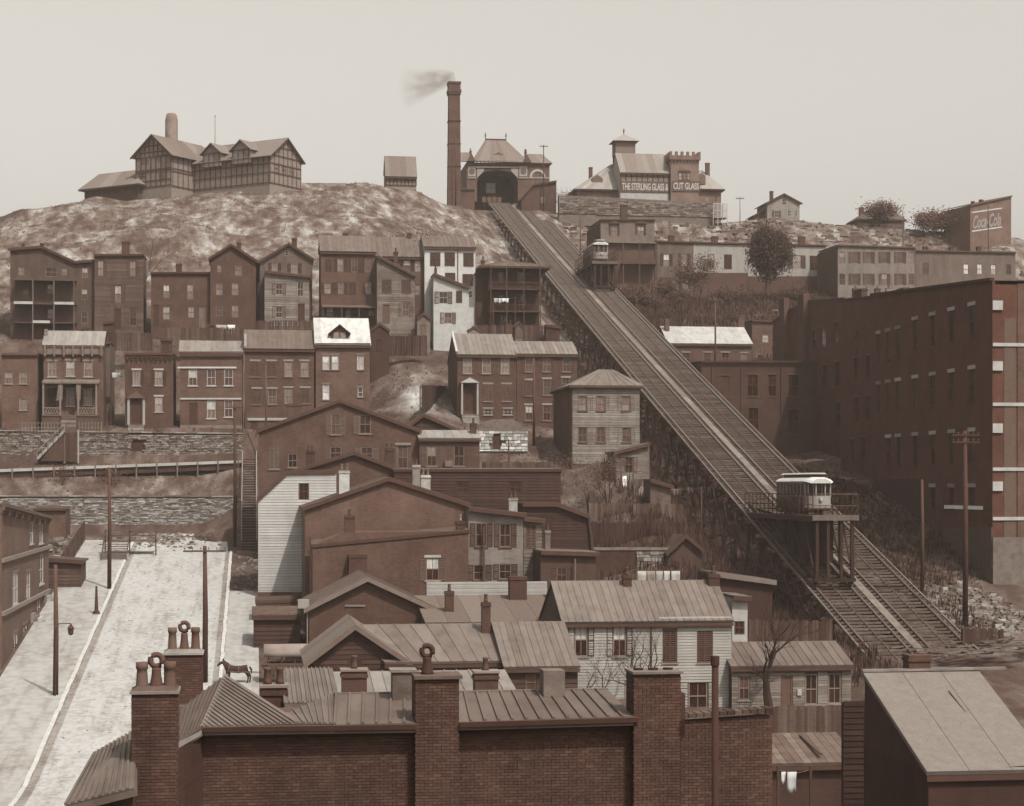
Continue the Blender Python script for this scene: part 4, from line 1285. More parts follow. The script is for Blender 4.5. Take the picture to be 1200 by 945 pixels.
# ------------------------------------------------------------------ lower row on the terrace
LR = 'houses in the lower row above the terrace wall'
def lower_row():
    h = H('edge_row_house', 'brick house cut by the left edge in the lower row', 'house', 271, 2, 44, 505, group=LR)
    h.add_windows([(27, 443, 9, 14, 'l'), (27, 474, 9, 14, 'l'), (10, 443, 9, 14, 'l')], trim=.3, sill=.3)
    h.wall([(2, 415), (44, 415)], 10, mat('brick', .12))
    h.roof_flat(mat('tin', .15), cornice=.12)
    h = H('porch_front_house', 'brick house with pale mansard band and full-width carved porch', 'house', 271, 51, 121, 503, group=LR)
    h.add_windows([(61, 432.6, 10, 18, 'l'), (82.4, 432, 10, 18, 'lb'), (103.3, 432.6, 10, 18, 'l'), (60.7, 469, 10, 28, 'D'), (82.4, 466, 10, 20, 'l'), (103, 466, 10, 18, 'l')],
                  trim=.34, sill=.36, lint=.28)
    h.wall([(51, 404), (121, 404)], 11, mat('brick', .10))
    h.roof_front(389, 3.5, 14, mat('tin', .33))
    h.band('frieze', 51, 121, 405, 416, .28, mat('paint', .16))
    for k in range(7):
        px = 53 + k * 11
        h.band('bracket', px - 1, px + 1, 405, 418, .5, mat('paint', .22))
    for k in range(3):
        h.band('frieze_panel', 55.5 + k * 22, 71 + k * 22, 409, 415, .31, mat('paint', .24))
    zpr, zpf = h.l(86, 447)[1], h.l(86, 487)[1]
    xa, xb = h.l(51, 447)[0], h.l(117.5, 447)[0]
    h.part('porch_roof', MB().hexa([(xa, -2.2, zpr - .45), (xb, -2.2, zpr - .45), (xb, -.01, zpr), (xa, -.01, zpr), (xa, -2.2, zpr - .25), (xb, -2.2, zpr - .25), (xb, -.01, zpr + .25), (xa, -.01, zpr + .25)]), mat('tin', .2))
    h.part('porch_floor', MB().box(xa, xb, -2.2, -.01, zpf - .2, zpf), mat('board', .14))
    h.part('porch_base', MB().box(xa, xb, -2.1, -.02, -.6, zpf - .2), mat('board', .09))
    pp = [52.6, 72.4, 93.3, 114.3]
    for px in pp:
        x = h.l(px, 470)[0]
        h.part('porch_post', MB().box(x - .12, x + .12, -2.1, -1.86, zpf, zpr - .45), mat('paint', .26))
    for pa, pb in ((52.6, 72.4), (93.3, 114.3)):
        x0, x1 = h.l(pa, 480)[0], h.l(pb, 480)[0]
        h.part('porch_rail', MB().box(x0 + .12, x1 - .12, -2.05, -1.95, zpf + .9, zpf + 1.02), mat('paint', .28))
        for k in range(5):
            xs = x0 + .2 + (x1 - x0 - .5) * k / 5
            w = (x1 - x0 - .5) / 5
            h.part('lattice', MB().bar((xs, -2.0, zpf + .05), (xs + w, -2.0, zpf + .88), .07), mat('paint', .26))
            h.part('lattice', MB().bar((xs + w, -1.93, zpf + .05), (xs, -1.93, zpf + .88), .07), mat('paint', .26))
    xm = h.l(83, 490)[0]
    for k in range(6):
        h.part('step', MB().box(xm - 1.0, xm + 1.0, -2.2 - .32 * (k + 1), -2.2 - .32 * k, -1.2, zpf - .2 - .3 * k), mat('stone', .24))
    for s in (-1, 1):
        x = h.l(83 + s * 10.5, 455)[0]
        b = MB()
        for k in range(6):
            t = k / 6
            b.hexa([(x - .35 + .5 * s * t * t, -2.0, zpr - .6 - t * 2.6), (x + .35 - .2 * t, -2.0, zpr - .6 - t * 2.6), (x + .35 - .2 * t, -1.9, zpr - .6 - t * 2.6), (x - .35 + .5 * s * t * t, -1.9, zpr - .6 - t * 2.6),
                    (x - .35, -2.05, zpr - .6 - (t - .17) * 2.6), (x + .35, -2.05, zpr - .6 - (t - .17) * 2.6), (x + .35, -1.85, zpr - .6 - (t - .17) * 2.6), (x - .35, -1.85, zpr - .6 - (t - .17) * 2.6)])
        h.part('drapery', b, mat('paint', .25))
    h.chimney(54, 386, 400, 3, 2, tone=.3, kind='paint')
    h = H('party_wall_house', 'narrow pale-edged rear house right of the porch house', 'house', 276, 121.5, 129, 503)
    h.wall([(121.5, 402), (129, 402)], 9, mat('board', .17))
    h.roof_flat(mat('tin', .16), ch=.3)
    h = H('pedimented_door_house', 'dark brick house with white pedimented doorway and flat cornice', 'house', 271, 146.5, 203, 507, group=LR)
    h.add_windows([(160, 443, 9, 18, 'ls'), (186, 443, 9, 18, 'ls'), (159.7, 481, 11, 30, 'D'), (186, 474, 9, 18, 'lb')], trim=.34, sill=.36, lint=.40, shut=.06)
    h.wall([(146.5, 415), (203, 415)], 10, mat('brick', .072))
    h.roof_flat(mat('tin', .14), cornice=.07, ch=.8, brackets=10)
    xm, zt = h.l(159.7, 459)
    z1, z0 = h.l(159.7, 467)[1], h.l(159.7, 498)[1]
    for s in (-1, 1):
        h.part('pilaster', MB().box(xm + s * 1.05 - .17, xm + s * 1.05 + .17, -.3, -.003, z0, z1), mat('paint', .36))
    h.part('pediment', MB().prism([(xm - 1.35, z1), (xm + 1.35, z1), (xm, zt)], -.5, -.003), mat('paint', .13))
    for k in range(5):
        h.part('step', MB().box(xm - 1.1, xm + 1.1, -.3 * (k + 1), -.3 * k - .004, -1.6, z0 - .24 * k), mat('stone', .26))
    h = H('banded_brick_house', 'brick house with pale string courses and a seamed light roof band', 'house', 271, 211, 284, 509, group=LR)
    h.add_windows([(226, 442.6, 10, 19, 'mb'), (247.6, 442.6, 10, 19, 'm'), (268, 442.6, 10, 19, 'm'), (226.7, 485, 10, 26, 'D'), (247.6, 480, 10, 21, 'lb'), (268, 479, 10, 20, 'm'),
                   (230, 503, 4, 4, 'l'), (250, 504, 8, 6, 'd')], trim=.4, sill=.42, shut=.2)
    h.wall([(211, 412), (284, 412)], 10, mat('brick', .105))
    h.roof_front(400.5, 3.2, 12, mat('tin', .30))
    h.band('cornice', 211, 284, 412, 418, .3, mat('paint', .10))
    h.band('string_course', 208, 277, 430, 432, .14, mat('paint', .45))
    h.band('string_course', 211, 283, 466.5, 468.5, .14, mat('paint', .40))
    h.band('plinth', 211, 284, 498.5, 510, .15, mat('stone', .22))
    h = H('double_bay_brick_house', 'brick house with grey seamed roof and four bays of lintelled windows', 'house', 271, 287, 368, 524, group=LR)
    h.add_windows([(299, 432.6, 10, 18, 'c'), (318, 432.6, 10, 18, 'c'), (338, 432.6, 9, 18, 'l'), (357, 432.6, 9, 18, 'l'), (301, 465, 10, 18, 'c'), (319, 465, 10, 18, 'mh'), (338, 464, 9, 18, 'l'),
                   (357.6, 464, 10, 18, 'c'), (298, 508, 9, 30, 'D')], trim=.3, sill=.2, lint=.32, shut=.09)
    h.wall([(287, 408), (368, 408)], 10, mat('brick', .085))
    h.roof_front(388, 5, 15, mat('tin', .16))
    h.band('cornice', 287, 368, 409, 413, .25, mat('paint', .07))
    h.band('string_course', 290, 337, 490, 493, .16, mat('paint', .38))
    h.downpipe(285.5, 408, 520, .2)
    a, b = h.l(286, 403), h.l(288, 391)
    h.part('party_wall', MB().box(a[0], a[0] + .35, .2, 6, a[1] - .5, b[1]), mat('paint', .4))
    h = H('white_roofed_dormer_house', 'house with dazzling white front roof and one gabled dormer', 'house', 271, 370, 433.5, 496, group=LR)
    h.add_windows([(382, 425, 8, 17, 'w'), (392.7, 425, 8, 17, 'w'), (422.3, 425, 8, 17, 'w'), (382, 459.6, 8, 18, 'w'), (422.3, 460, 6, 11, 'm')], trim=.42, sill=.2, lint=.22)
    h.wall([(370, 403), (433.5, 403)], 10, mat('brick', .115), )
    h.roof_front(374, 6, 8, mat('tin', .46), seam=.02)
    h.band('cornice', 369, 434, 402.5, 405, .35, mat('paint', .06))
    xm, z0 = h.l(398, 401, 1)
    z1, z2 = h.l(398, 389, 1)[1], h.l(398, 381, 1)[1]
    d = h.part('dormer', MB().prism([(xm - 1.25, z0), (xm + 1.25, z0), (xm + 1.25, z1), (xm, z2 - .1), (xm - 1.25, z1)], 1, 5), mat('board', .08))
    for s in (-1, 1):
        put('pane', box_mesh('pane', mat('pane', .33), .75, .03, 1.2), d, (xm + s * .48 - .37, .95, z0 + .15))
        a = [(xm + s * 1.6, .6, z1 - .25), (xm + s * 1.6, 5, z1 - .25), (xm, 5, z2 + .1), (xm, .6, z2 + .1)]
        h.part('dormer_roof', MB().slab(*(a if s > 0 else a[::-1]), .14), mat('shingle', .07), d)
    # pair of row houses at the centre
    h = H('hooded_door_row_house', 'three-bay brick house with seamed roof and hooded white doorway', 'house', 266, 536, 605, 490, group=LR)
    h.add_windows([(548, 429, 10, 18, 'ls'), (570, 429, 10, 18, 'ls'), (592, 429, 10, 18, 'ls'), (550, 466, 12, 32, 'D'), (572, 460.5, 10, 20, 'c'), (593.5, 460.5, 10, 20, 'c'),
                   (572, 483, 10, 7, 'd'), (595, 483, 10, 7, 'd')], trim=.36, sill=.3, lint=.3, shut=.12)
    h.wall([(536, 415), (605, 415)], 13, mat('brick', .082))
    h.roof_front(392.6, 6, 13, mat('tin', .27))
    xm, z1 = h.l(550, 449)
    zt, z0 = h.l(550, 443)[1], h.l(550, 486)[1]
    h.part('door_hood', MB().prism([(xm - 1.35, z1), (xm + 1.35, z1), (xm, zt)], -.9, -.003), mat('paint', .42))
    for s in (-1, 1):
        h.part('hood_post', MB().box(xm + s * 1.1 - .12, xm + s * 1.1 + .12, -.8, -.56, z0, z1), mat('paint', .38))
    for k in range(4):
        h.part('step', MB().box(xm - 1.2, xm + 1.2, -.9 - .3 * (k + 1), -.9 - .3 * k, -1.4, z0 - .22 * k), mat('stone', .3))
    h.part('door_landing', MB().box(xm - 1.2, xm + 1.2, -.898, -.004, -1.4, z0), mat('stone', .28))
    a = h.l(534.5, 408, 0)
    h.part('gable_coping', MB().bar((h.xl - .1, -.3, h.top[0][1] + .2), (h.xl - .1, 6, h.zr + .3), .3), mat('paint', .42))
    h.chimney(596.5, 381, 402, 8, 6, pots=2, tone=.07)
    h = H('arched_lintel_row_house', 'three-storey brick house with pale arched lintels and seamed roof', 'house', 266, 605.5, 676, 512, group=LR)
    h.add_windows([(620, 427.5, 9, 17, 'mh'), (640.7, 427.5, 9, 17, 'ms'), (664, 427.5, 9, 17, 'ms'), (620.6, 455, 9, 18, 'ch'), (641, 454, 9, 19, 'ms'), (663, 450, 9, 14, 'd'), (620, 484, 9, 18, 'mb'), (641, 484, 9, 18, 'ms'), (664, 484, 9, 17, 'd')],
                  trim=.24, sill=.2, lint=.34, shut=.10)
    h.wall([(605.5, 414.5), (676, 414.5)], 13, mat('brick', .078))
    h.roof_front(401.4, 4.5, 14, mat('tin', .27))
    h.band('string_course', 605.5, 650, 507, 510, .2, mat('paint', .24))
lower_row()
# ------------------------------------------------------------------ houses in the middle ground
def middle():
    h = H('brown_gabled_house', 'broad brown brick gabled house right of the wooden public stairs', 'house', 229, 303.5, 491, 600)
    h.add_windows([(393.5, 497.5, 11, 24, 'ms'), (428, 497.5, 13, 22, 'dh'), (321, 537, 12, 26, 'c'), (343, 540, 11, 16, 'd'), (393.5, 531, 13, 14, 'd'), (430, 532, 13, 16, 'ds'), (472, 536, 12, 26, 'mh')],
                  trim=.22, sill=.25, shut=.17, lint=None)
    h.wall([(303.5, 505), (398, 470.5), (491, 505.5)], 13, mat('brick', .088))
    h.roof_prof(mat('tin', .11), n=8, oh=.3)
    h.chimney(345.5, 473, 500, 17, 1, tone=.085, d=1.4)
    h.band('lintel', 463, 482, 519, 522, .12, mat('paint', .3))
    h = H('low_brown_gable', 'low brown gable with two potted chimneys before the broad gabled house', 'house', 216, 345, 466, 610)
    h.wall([(345, 553), (415, 531.5), (466, 551)], 10, mat('brick', .085))
    h.roof_prof(mat('tin', .10), n=7)
    h.chimney(364, 528, 547, 10, 1.5, pots=2, tone=.055)
    h.chimney(457, 526, 548, 11, 1.5, pots=2, tone=.055)
    h = H('dark_gable_shed', 'dark boarded gable shed behind the tin-edged small house', 'shed', 240, 472, 536, 512)
    h.wall([(472, 506), (496, 487), (536, 505)], 6, mat('board', .055), boards=.34)
    h.roof_prof(mat('tin', .1), n=4)
    h = H('tin_edged_house', 'small brown house with pale tin roof edge and two shuttered windows', 'house', 228, 491.5, 562, 556)
    h.add_windows([(506, 534.6, 11, 24, 'dbs'), (538, 534.6, 12, 24, 'dh')], trim=.2, sill=.25, shut=.13)
    h.wall([(491.5, 513.5), (562, 512.5)], 7, mat('brick', .082))
    h.roof_front(505.5, 3.2, 7, mat('tin', .33))
    h.box('window_box', 521, 530, 540, 547, -.4, -.01, mat('paint', .2))
    h.chimney(555, 496, 512, 7, 1.5, pots=1, tone=.06)
    # big dark boarded building
    h = H('dark_boarded_hall', 'large dark clapboarded hall behind the potted chimneys', 'building', 211, 462, 657, 660)
    h.add_windows([(542, 572, 14, 12, 'd'), (604, 572, 14, 12, 'd')], trim=.06)
    h.wall([(462, 551.5), (657, 551.5)], 9, mat('board', .045), boards=.34)
    h.roof_flat(mat('tin', .1), cornice=.05, ch=.25, proj=.15)
    h = H('dark_boarded_annexe', 'dark stepped clapboard annexe right of the dark hall', 'building', 205, 612, 694, 665)
    h.wall([(612, 592), (652, 592), (690, 606), (694, 644)], 8, mat('board', .048), boards=.34)
    h.roof_prof(mat('tin', .09), n=4)
    # white clapboard house
    h = H('white_clapboard_house', 'tall white clapboard house with clipped left roof corner at the street', 'house', 203, 302.5, 394, 703)
    h.add_windows([(356, 576, 11, 20, 'd')], trim=.08)
    h.wall([(302.5, 586), (336.5, 554.5), (394, 553.5)], 8.5, mat('board', .16), boards=.29, board_m=mat('board', .43))  # dark wall tone stands for the shadow under each white board
    h.roof_prof(mat('tin', .10), n=4, oh=.15, side=.1)
    h.band('foundation', 302.5, 394, 694, 712, .08, mat('brick', .1))
    # brown brick two-part house
    h = H('tan_brick_gable_house', 'tan brick gabled house with whitewashed potted chimneys', 'house', 190, 357.5, 548, 700)
    h.wall([(357.5, 596), (378, 589), (455, 562), (548, 592)], 12.9, mat('brick', .115))
    h.roof_prof(mat('tin', .12), n=6, oh=.3)
    h.chimney(403.5, 551, 583, 12, .3, pots=2, tone=.36, d=.9, kind='stone', pot=.2)
    h.chimney(499, 557, 580, 11, .3, pots=2, tone=.38, d=.9, kind='stone', pot=.2)
    h.chimney(488, 545, 570, 9, 4, pots=1, tone=.34, kind='stone')
    h = H('brown_parapet_house', 'brown brick house with stepped parapet and one shuttered window', 'house', 182, 366.5, 549, 700)
    h.add_windows([(507, 667, 15, 27, 'dbs')], trim=.22, sill=.35, lint=.4, shut=.13)
    h.wall([(366.5, 640), (404, 624.5), (549, 622.5)], 7, mat('brick', .09))
    h.roof_flat(mat('tin', .12), cornice=.06, ch=.25, proj=.12)
    h.chimney(410, 604, 640, 12, .4, pots=1, tone=.065, d=.9)
    h.chimney(540, 611, 622, 10, .6, pots=1, tone=.055, d=.9, pot=.3)
    h.chimney(419.5, 650, 690, 21, -1.2, tone=.06, d=1.1)
    h.downpipe(363.5, 630, 700)
    # light boarded house
    h = H('pale_shuttered_house', 'pale house with two large shuttered windows and sloping roof edge', 'house', 187, 549, 613, 700)
    h.add_windows([(564, 627, 13, 27, 'ds'), (592, 627.5, 13, 27, 'ds'), (562, 671, 14, 18, 'ds'), (592, 670, 14, 18, 'ds')], trim=.2, shut=.05, sill=.12)
    h.wall([(549, 597), (613, 604)], 8, mat('board', .27))
    h.roof_prof(mat('tin', .12), n=5, oh=.5)
    h.box('pole_bracket', 565, 567.5, 616, 690, -.5, -.36, mat('board', .08))
    h.chimney(601.5, 583, 600, 10, 3, pots=2, tone=.3, kind='stone')
    h = H('narrow_pale_annexe', 'narrow pale annexe with one closed shutter right of the pale house', 'house', 189, 613.5, 635, 700)
    h.add_windows([(622, 629, 11, 27, 'c')], trim=.25, shut=.12)
    h.wall([(613.5, 609), (635, 611)], 6, mat('board', .22), boards=.34)
    h.roof_prof(mat('tin', .14), n=3)
    h = H('brown_back_kitchen', 'brown back kitchen with pale roof edge and white pot chimney', 'house', 184, 633.5, 698, 700)
    h.add_windows([(658.5, 674, 12, 18, 'ds')], trim=.15, shut=.08)
    h.wall([(633.5, 648), (698, 650)], 7, mat('board', .095))
    h.roof_prof(mat('tin', .24), n=4)
    h.chimney(642, 622, 648, 6, 3, pots=1, tone=.34, kind='stone')
    h.part('drain_post', MB().tube([(h.l(673, 690)[0], -.5, -1), (h.l(673, 690)[0], -.5, h.l(673, 655)[1])], .09, 6), mat('paint', .2))
    # gabled brick with boxed eaves
    h = H('boxed_eave_brick_house', 'brick gabled house with pale boxed eaves in the left middle', 'house', 167, 362.5, 505, 762)
    h.wall([(362.5, 713), (430.5, 679), (505, 713)], 13, mat('brick', .07))
    h.roof_prof(mat('tin', .13), n=8, oh=.5, side=.5, rake=.22)
    h.band('vent_bar', 404, 428, 709, 711, .1, mat('paint', .26))
    h.box('gutter_box', 349, 362, 703, 713, -.4, .6, mat('paint', .34))
    h.downpipe(360, 714, 760, .3)
    # long flat roof
    h = H('long_flat_roof_house', 'long low house with flat felt roof and white boarded back wall', 'house', 161, 500, 657, 760)
    h.wall([(500, 729), (657, 729)], 12, mat('board', .06))
    h.roof_front(699, 11.5, 6, mat('shingle', .19), seam=0, back=False)
    zr = h.zr
    xa, xb = h.l(500, 690, 12)[0], h.l(641, 690, 12)[0]
    for k in range(6):
        h.part('board', MB().box(xa, xb, 12.0 - .02 * (k % 2), 12.3, zr + .1 + k * .2, zr + .29 + k * .2), mat('board', .4))
    h.chimney(527, 693, 713, 10, 4, pots=1, tone=.065)
    h.chimney(607.5, 676, 701, 20, 9, tone=.055, d=1.2)
    # clapboard gable with tin wing
    h = H('dark_clapboard_gable_house', 'dark clapboard gable with shingled slope and long tin wing', 'house', 141, 362, 477, 812)
    h.wall([(362, 776), (416, 735), (477, 776)], 11, mat('board', .06), boards=.36)
    h.roof_prof(mat('shingle', .19), n=7, oh=.5, side=.4, seam=0, rake=.18)
    x0 = h.l(447, 754)[0]
    x1 = h.l(590, 776)[0]
    ze, zr = h.l(520, 775)[1], h.l(520, 731.5, 6.5)[1]
    h.slope((x0 + .2, -.6, ze), (x1, -.6, ze), (x1 - .2, 6.5, zr), (x0 - 2.4, 6.5, zr), 9, mat('tin', .215))
    h.part('roof', MB().slab((x1, 14, ze), (x0, 14, ze), (x0 - 2.4, 6.5, zr), (x1 - .2, 6.5, zr), .12), mat('tin', .2))
    h.part('wing_wall', MB().box(x0, x1, 0.02, 13, -4, ze - .2), mat('board', .055))
    h.part('eave_board', MB().box(x0 + .2, x1, -.6, -.5, ze - .45, ze - .2), mat('paint', .06))
    h.chimney(570, 706, 745, 10, 4.5, pots=1, tone=.065)
    h.band('vent_opening', 408, 424, 772, 788, .05, mat('paint', .035))
    h = H('tin_roofed_back_house', 'low boarded house with wide seamed tin roof and dark front', 'house', 139, 592, 677, 812)
    h.add_windows([(622, 800, 12, 22, 'm')], trim=.15)
    h.wall([(592, 781), (677, 780)], 11, mat('board', .06), boards=.36)
    h.roof_front(730.5, 7.0, 11, mat('tin', .21), px_ridge=620)
    h.band('vent_bar', 635, 660, 784, 786, .1, mat('paint', .3))
    # tin house with bushes
    h = H('seamed_roof_clapboard_house', 'wide pale clapboard house under a long seamed tin roof', 'house', 150, 660, 857, 838)
    h.add_windows([(681, 750, 15, 40, 'dbs'), (726, 750, 15, 40, 'dbs'), (785, 758, 16, 38, 'c'), (826, 758, 17, 38, 'c'), (818, 816, 22, 34, 'ds'), (740, 812, 15, 30, 'm')], trim=.3, shut=.075, sill=.3)
    h.wall([(660, 728), (857, 722)], 12, mat('board', .12), boards=.23, board_m=mat('board', .38))
    h.roof_front(682, 5.5, 24, mat('tin', .215))
    h.downpipe(763, 726, 835, .1)
    h.chimney(735.5, 674, 692, 10, 4.5, tone=.06, pots=1)
    h.chimney(837, 673, 703, 13, 4.5, tone=.05, pots=1)
    h = H('low_clapboard_cottage', 'low clapboard cottage with seamed roof and four dark openings', 'house', 149, 857.5, 997, 829)
    h.add_windows([(872, 806.7, 13, 28, 'm'), (922, 810, 13, 36, 'D'), (950.7, 808, 14, 36, 'd'), (978, 807, 15, 36, 'd')], trim=.28, sill=.3, door_tone=.12)
    h.wall([(857.5, 780), (997, 779)], 9, mat('board', .1), boards=.23, board_m=mat('board', .28))
    h.roof_front(753.5, 4.5, 15, mat('tin', .18))
    h.box('letter_box', 934, 939, 808, 815, -.15, -.01, mat('paint', .4))
    h = H('white_narrow_wing', 'narrow white wing with one black window behind the cottage', 'house', 157, 858, 876, 765)
    h.add_windows([(866.5, 736, 12, 16, 'd')], trim=.1)
    h.wall([(858, 701), (876, 702)], 5, mat('paint', .4))
    h.roof_prof(mat('tin', .2), n=2)
    h = H('dark_back_house', 'dark back house with pale sloping roof edge below the trestle', 'house', 170, 838, 905, 770)
    h.wall([(838, 674), (905, 683)], 7, mat('board', .06))
    h.roof_prof(mat('tin', .2), n=4, rake=.22)
    # house by the trestle
    h = H('pale_clapboard_trestle_house', 'two-storey pale clapboard house with dark brick side under the incline', 'house', 239, 671, 749.5, 540)
    h.add_windows([(682.5, 473.5, 10, 16, 'ls'), (704, 473.5, 10, 16, 'ls'), (733.5, 473.5, 10, 16, 'ls'), (682.5, 510, 10, 17, 'ms'), (704, 510, 10, 17, 'ms'), (734, 510, 10, 17, 'ms')], trim=.2, sill=.12, shut=.17)
    h.wall([(671, 452), (749.5, 452)], 15, mat('board', .11), boards=.31, board_m=mat('board', .32))
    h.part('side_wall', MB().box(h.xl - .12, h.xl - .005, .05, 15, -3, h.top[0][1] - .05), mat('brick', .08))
    h.roof_hip(433.5, 7, 702, 718, 9, mat('tin', .22), oh=.5)
    h = H('slant_roof_lean_to', 'pale lean-to with slanting roof below the clapboard trestle house', 'house', 231, 722, 761, 590)
    h.add_windows([(737, 545, 10, 18, 'ds')], trim=.15, shut=.1)
    h.wall([(722, 531), (761, 521)], 6, mat('board', .24), boards=.34)
    h.roof_prof(mat('tin', .16), n=3, rake=.08)
    h = H('pale_plank_shed', 'small pale plank shed beside the trestle legs', 'shed', 222, 762, 786, 600)
    h.wall([(762, 564), (786, 571)], 4, mat('board', .2))
    h.roof_prof(mat('tin', .1), n=2)
    h = H('gabled_dark_shed', 'dark gabled shed behind the row of white laundry', 'shed', 205, 783, 822, 668)
    h.wall([(783, 648), (803, 629), (822, 645)], 5, mat('board', .07))
    h.roof_prof(mat('tin', .08), n=2)
    h = H('yard_terrace_wall', 'dark yard retaining wall with pale coping behind the laundry', 'wall', 206, 694, 800, 672)
    h.wall([(694, 644), (800, 642)], 1.0, mat('brick', .05))
    h.band('coping', 694, 800, 641.5, 645, .1, mat('stone', .3))
    stones(h, 746, 786, 646, 668, mat('stone', .30), seed=14)
    # stone vault
    h = H('stone_vault', 'whitewashed rubble-stone vault with small dark door in the bank', 'vault', 247, 560, 619, 530)
    h.add_windows([(582.5, 518, 10, 19, 'D')], door_tone=.05)
    h.wall([(560, 505), (566, 496), (578, 491.5), (600, 491.5), (611, 496), (619, 508)], 7, mat('stone', .14))
    stones(h, 561, 618, 505.5, 529, mat('stone', .42))

def stones(h, pxa, pxb, pyt, pyb, m, y=-.16, sx=.75, sz=.34, name='stonework', seed=1, skip=None, step=0):
    """coursed rubble, too small to pick apart singly: one part of kind stuff"""
    rnd = random.Random(seed)
    b = MB()
    x0, z0 = h.l(pxa, pyb)
    x1, z1 = h.l(pxb, pyt)
    z = z0
    while z < z1 - .08:
        hh = min(sz * rnd.uniform(.75, 1.3), z1 - z)
        x = x0 - rnd.uniform(0, .3)
        while x < x1:
            w = sx * rnd.uniform(.5, 1.5)
            xa, xb = max(x, x0), min(x + w - .05, x1)
            ok = xb - xa > .1 and not any(hx - .1 < (xa + xb) / 2 < hx + hw + .1 and hz < z + hh / 2 < hz + hh_ + .1 for hx, hz, hw, hh_ in h.holes)
            if ok:
                e = rnd.uniform(0, .09)
                j = lambda: rnd.uniform(-.03, .03)
                b.hexa([(xa + j(), y - e, z + j()), (xb + j(), y - e, z + j()), (xb, 0.1, z), (xa, 0.1, z),
                        (xa + j(), y - e + .03, z + hh - .05 + j()), (xb + j(), y - e + .03, z + hh - .05 + j()), (xb, 0.1, z + hh - .05), (xa, 0.1, z + hh - .05)])
            x += w
        z += hh
    o = h.part(name, b, m)
    tag(o, kind='stuff')
    return o
for rt_, a_, b_, c_, d_, sd_ in STONE_JOBS:
    stones(rt_, a_, b_, c_, d_, mat('stone', .2), sx=1.0, sz=.4, seed=sd_)
middle()

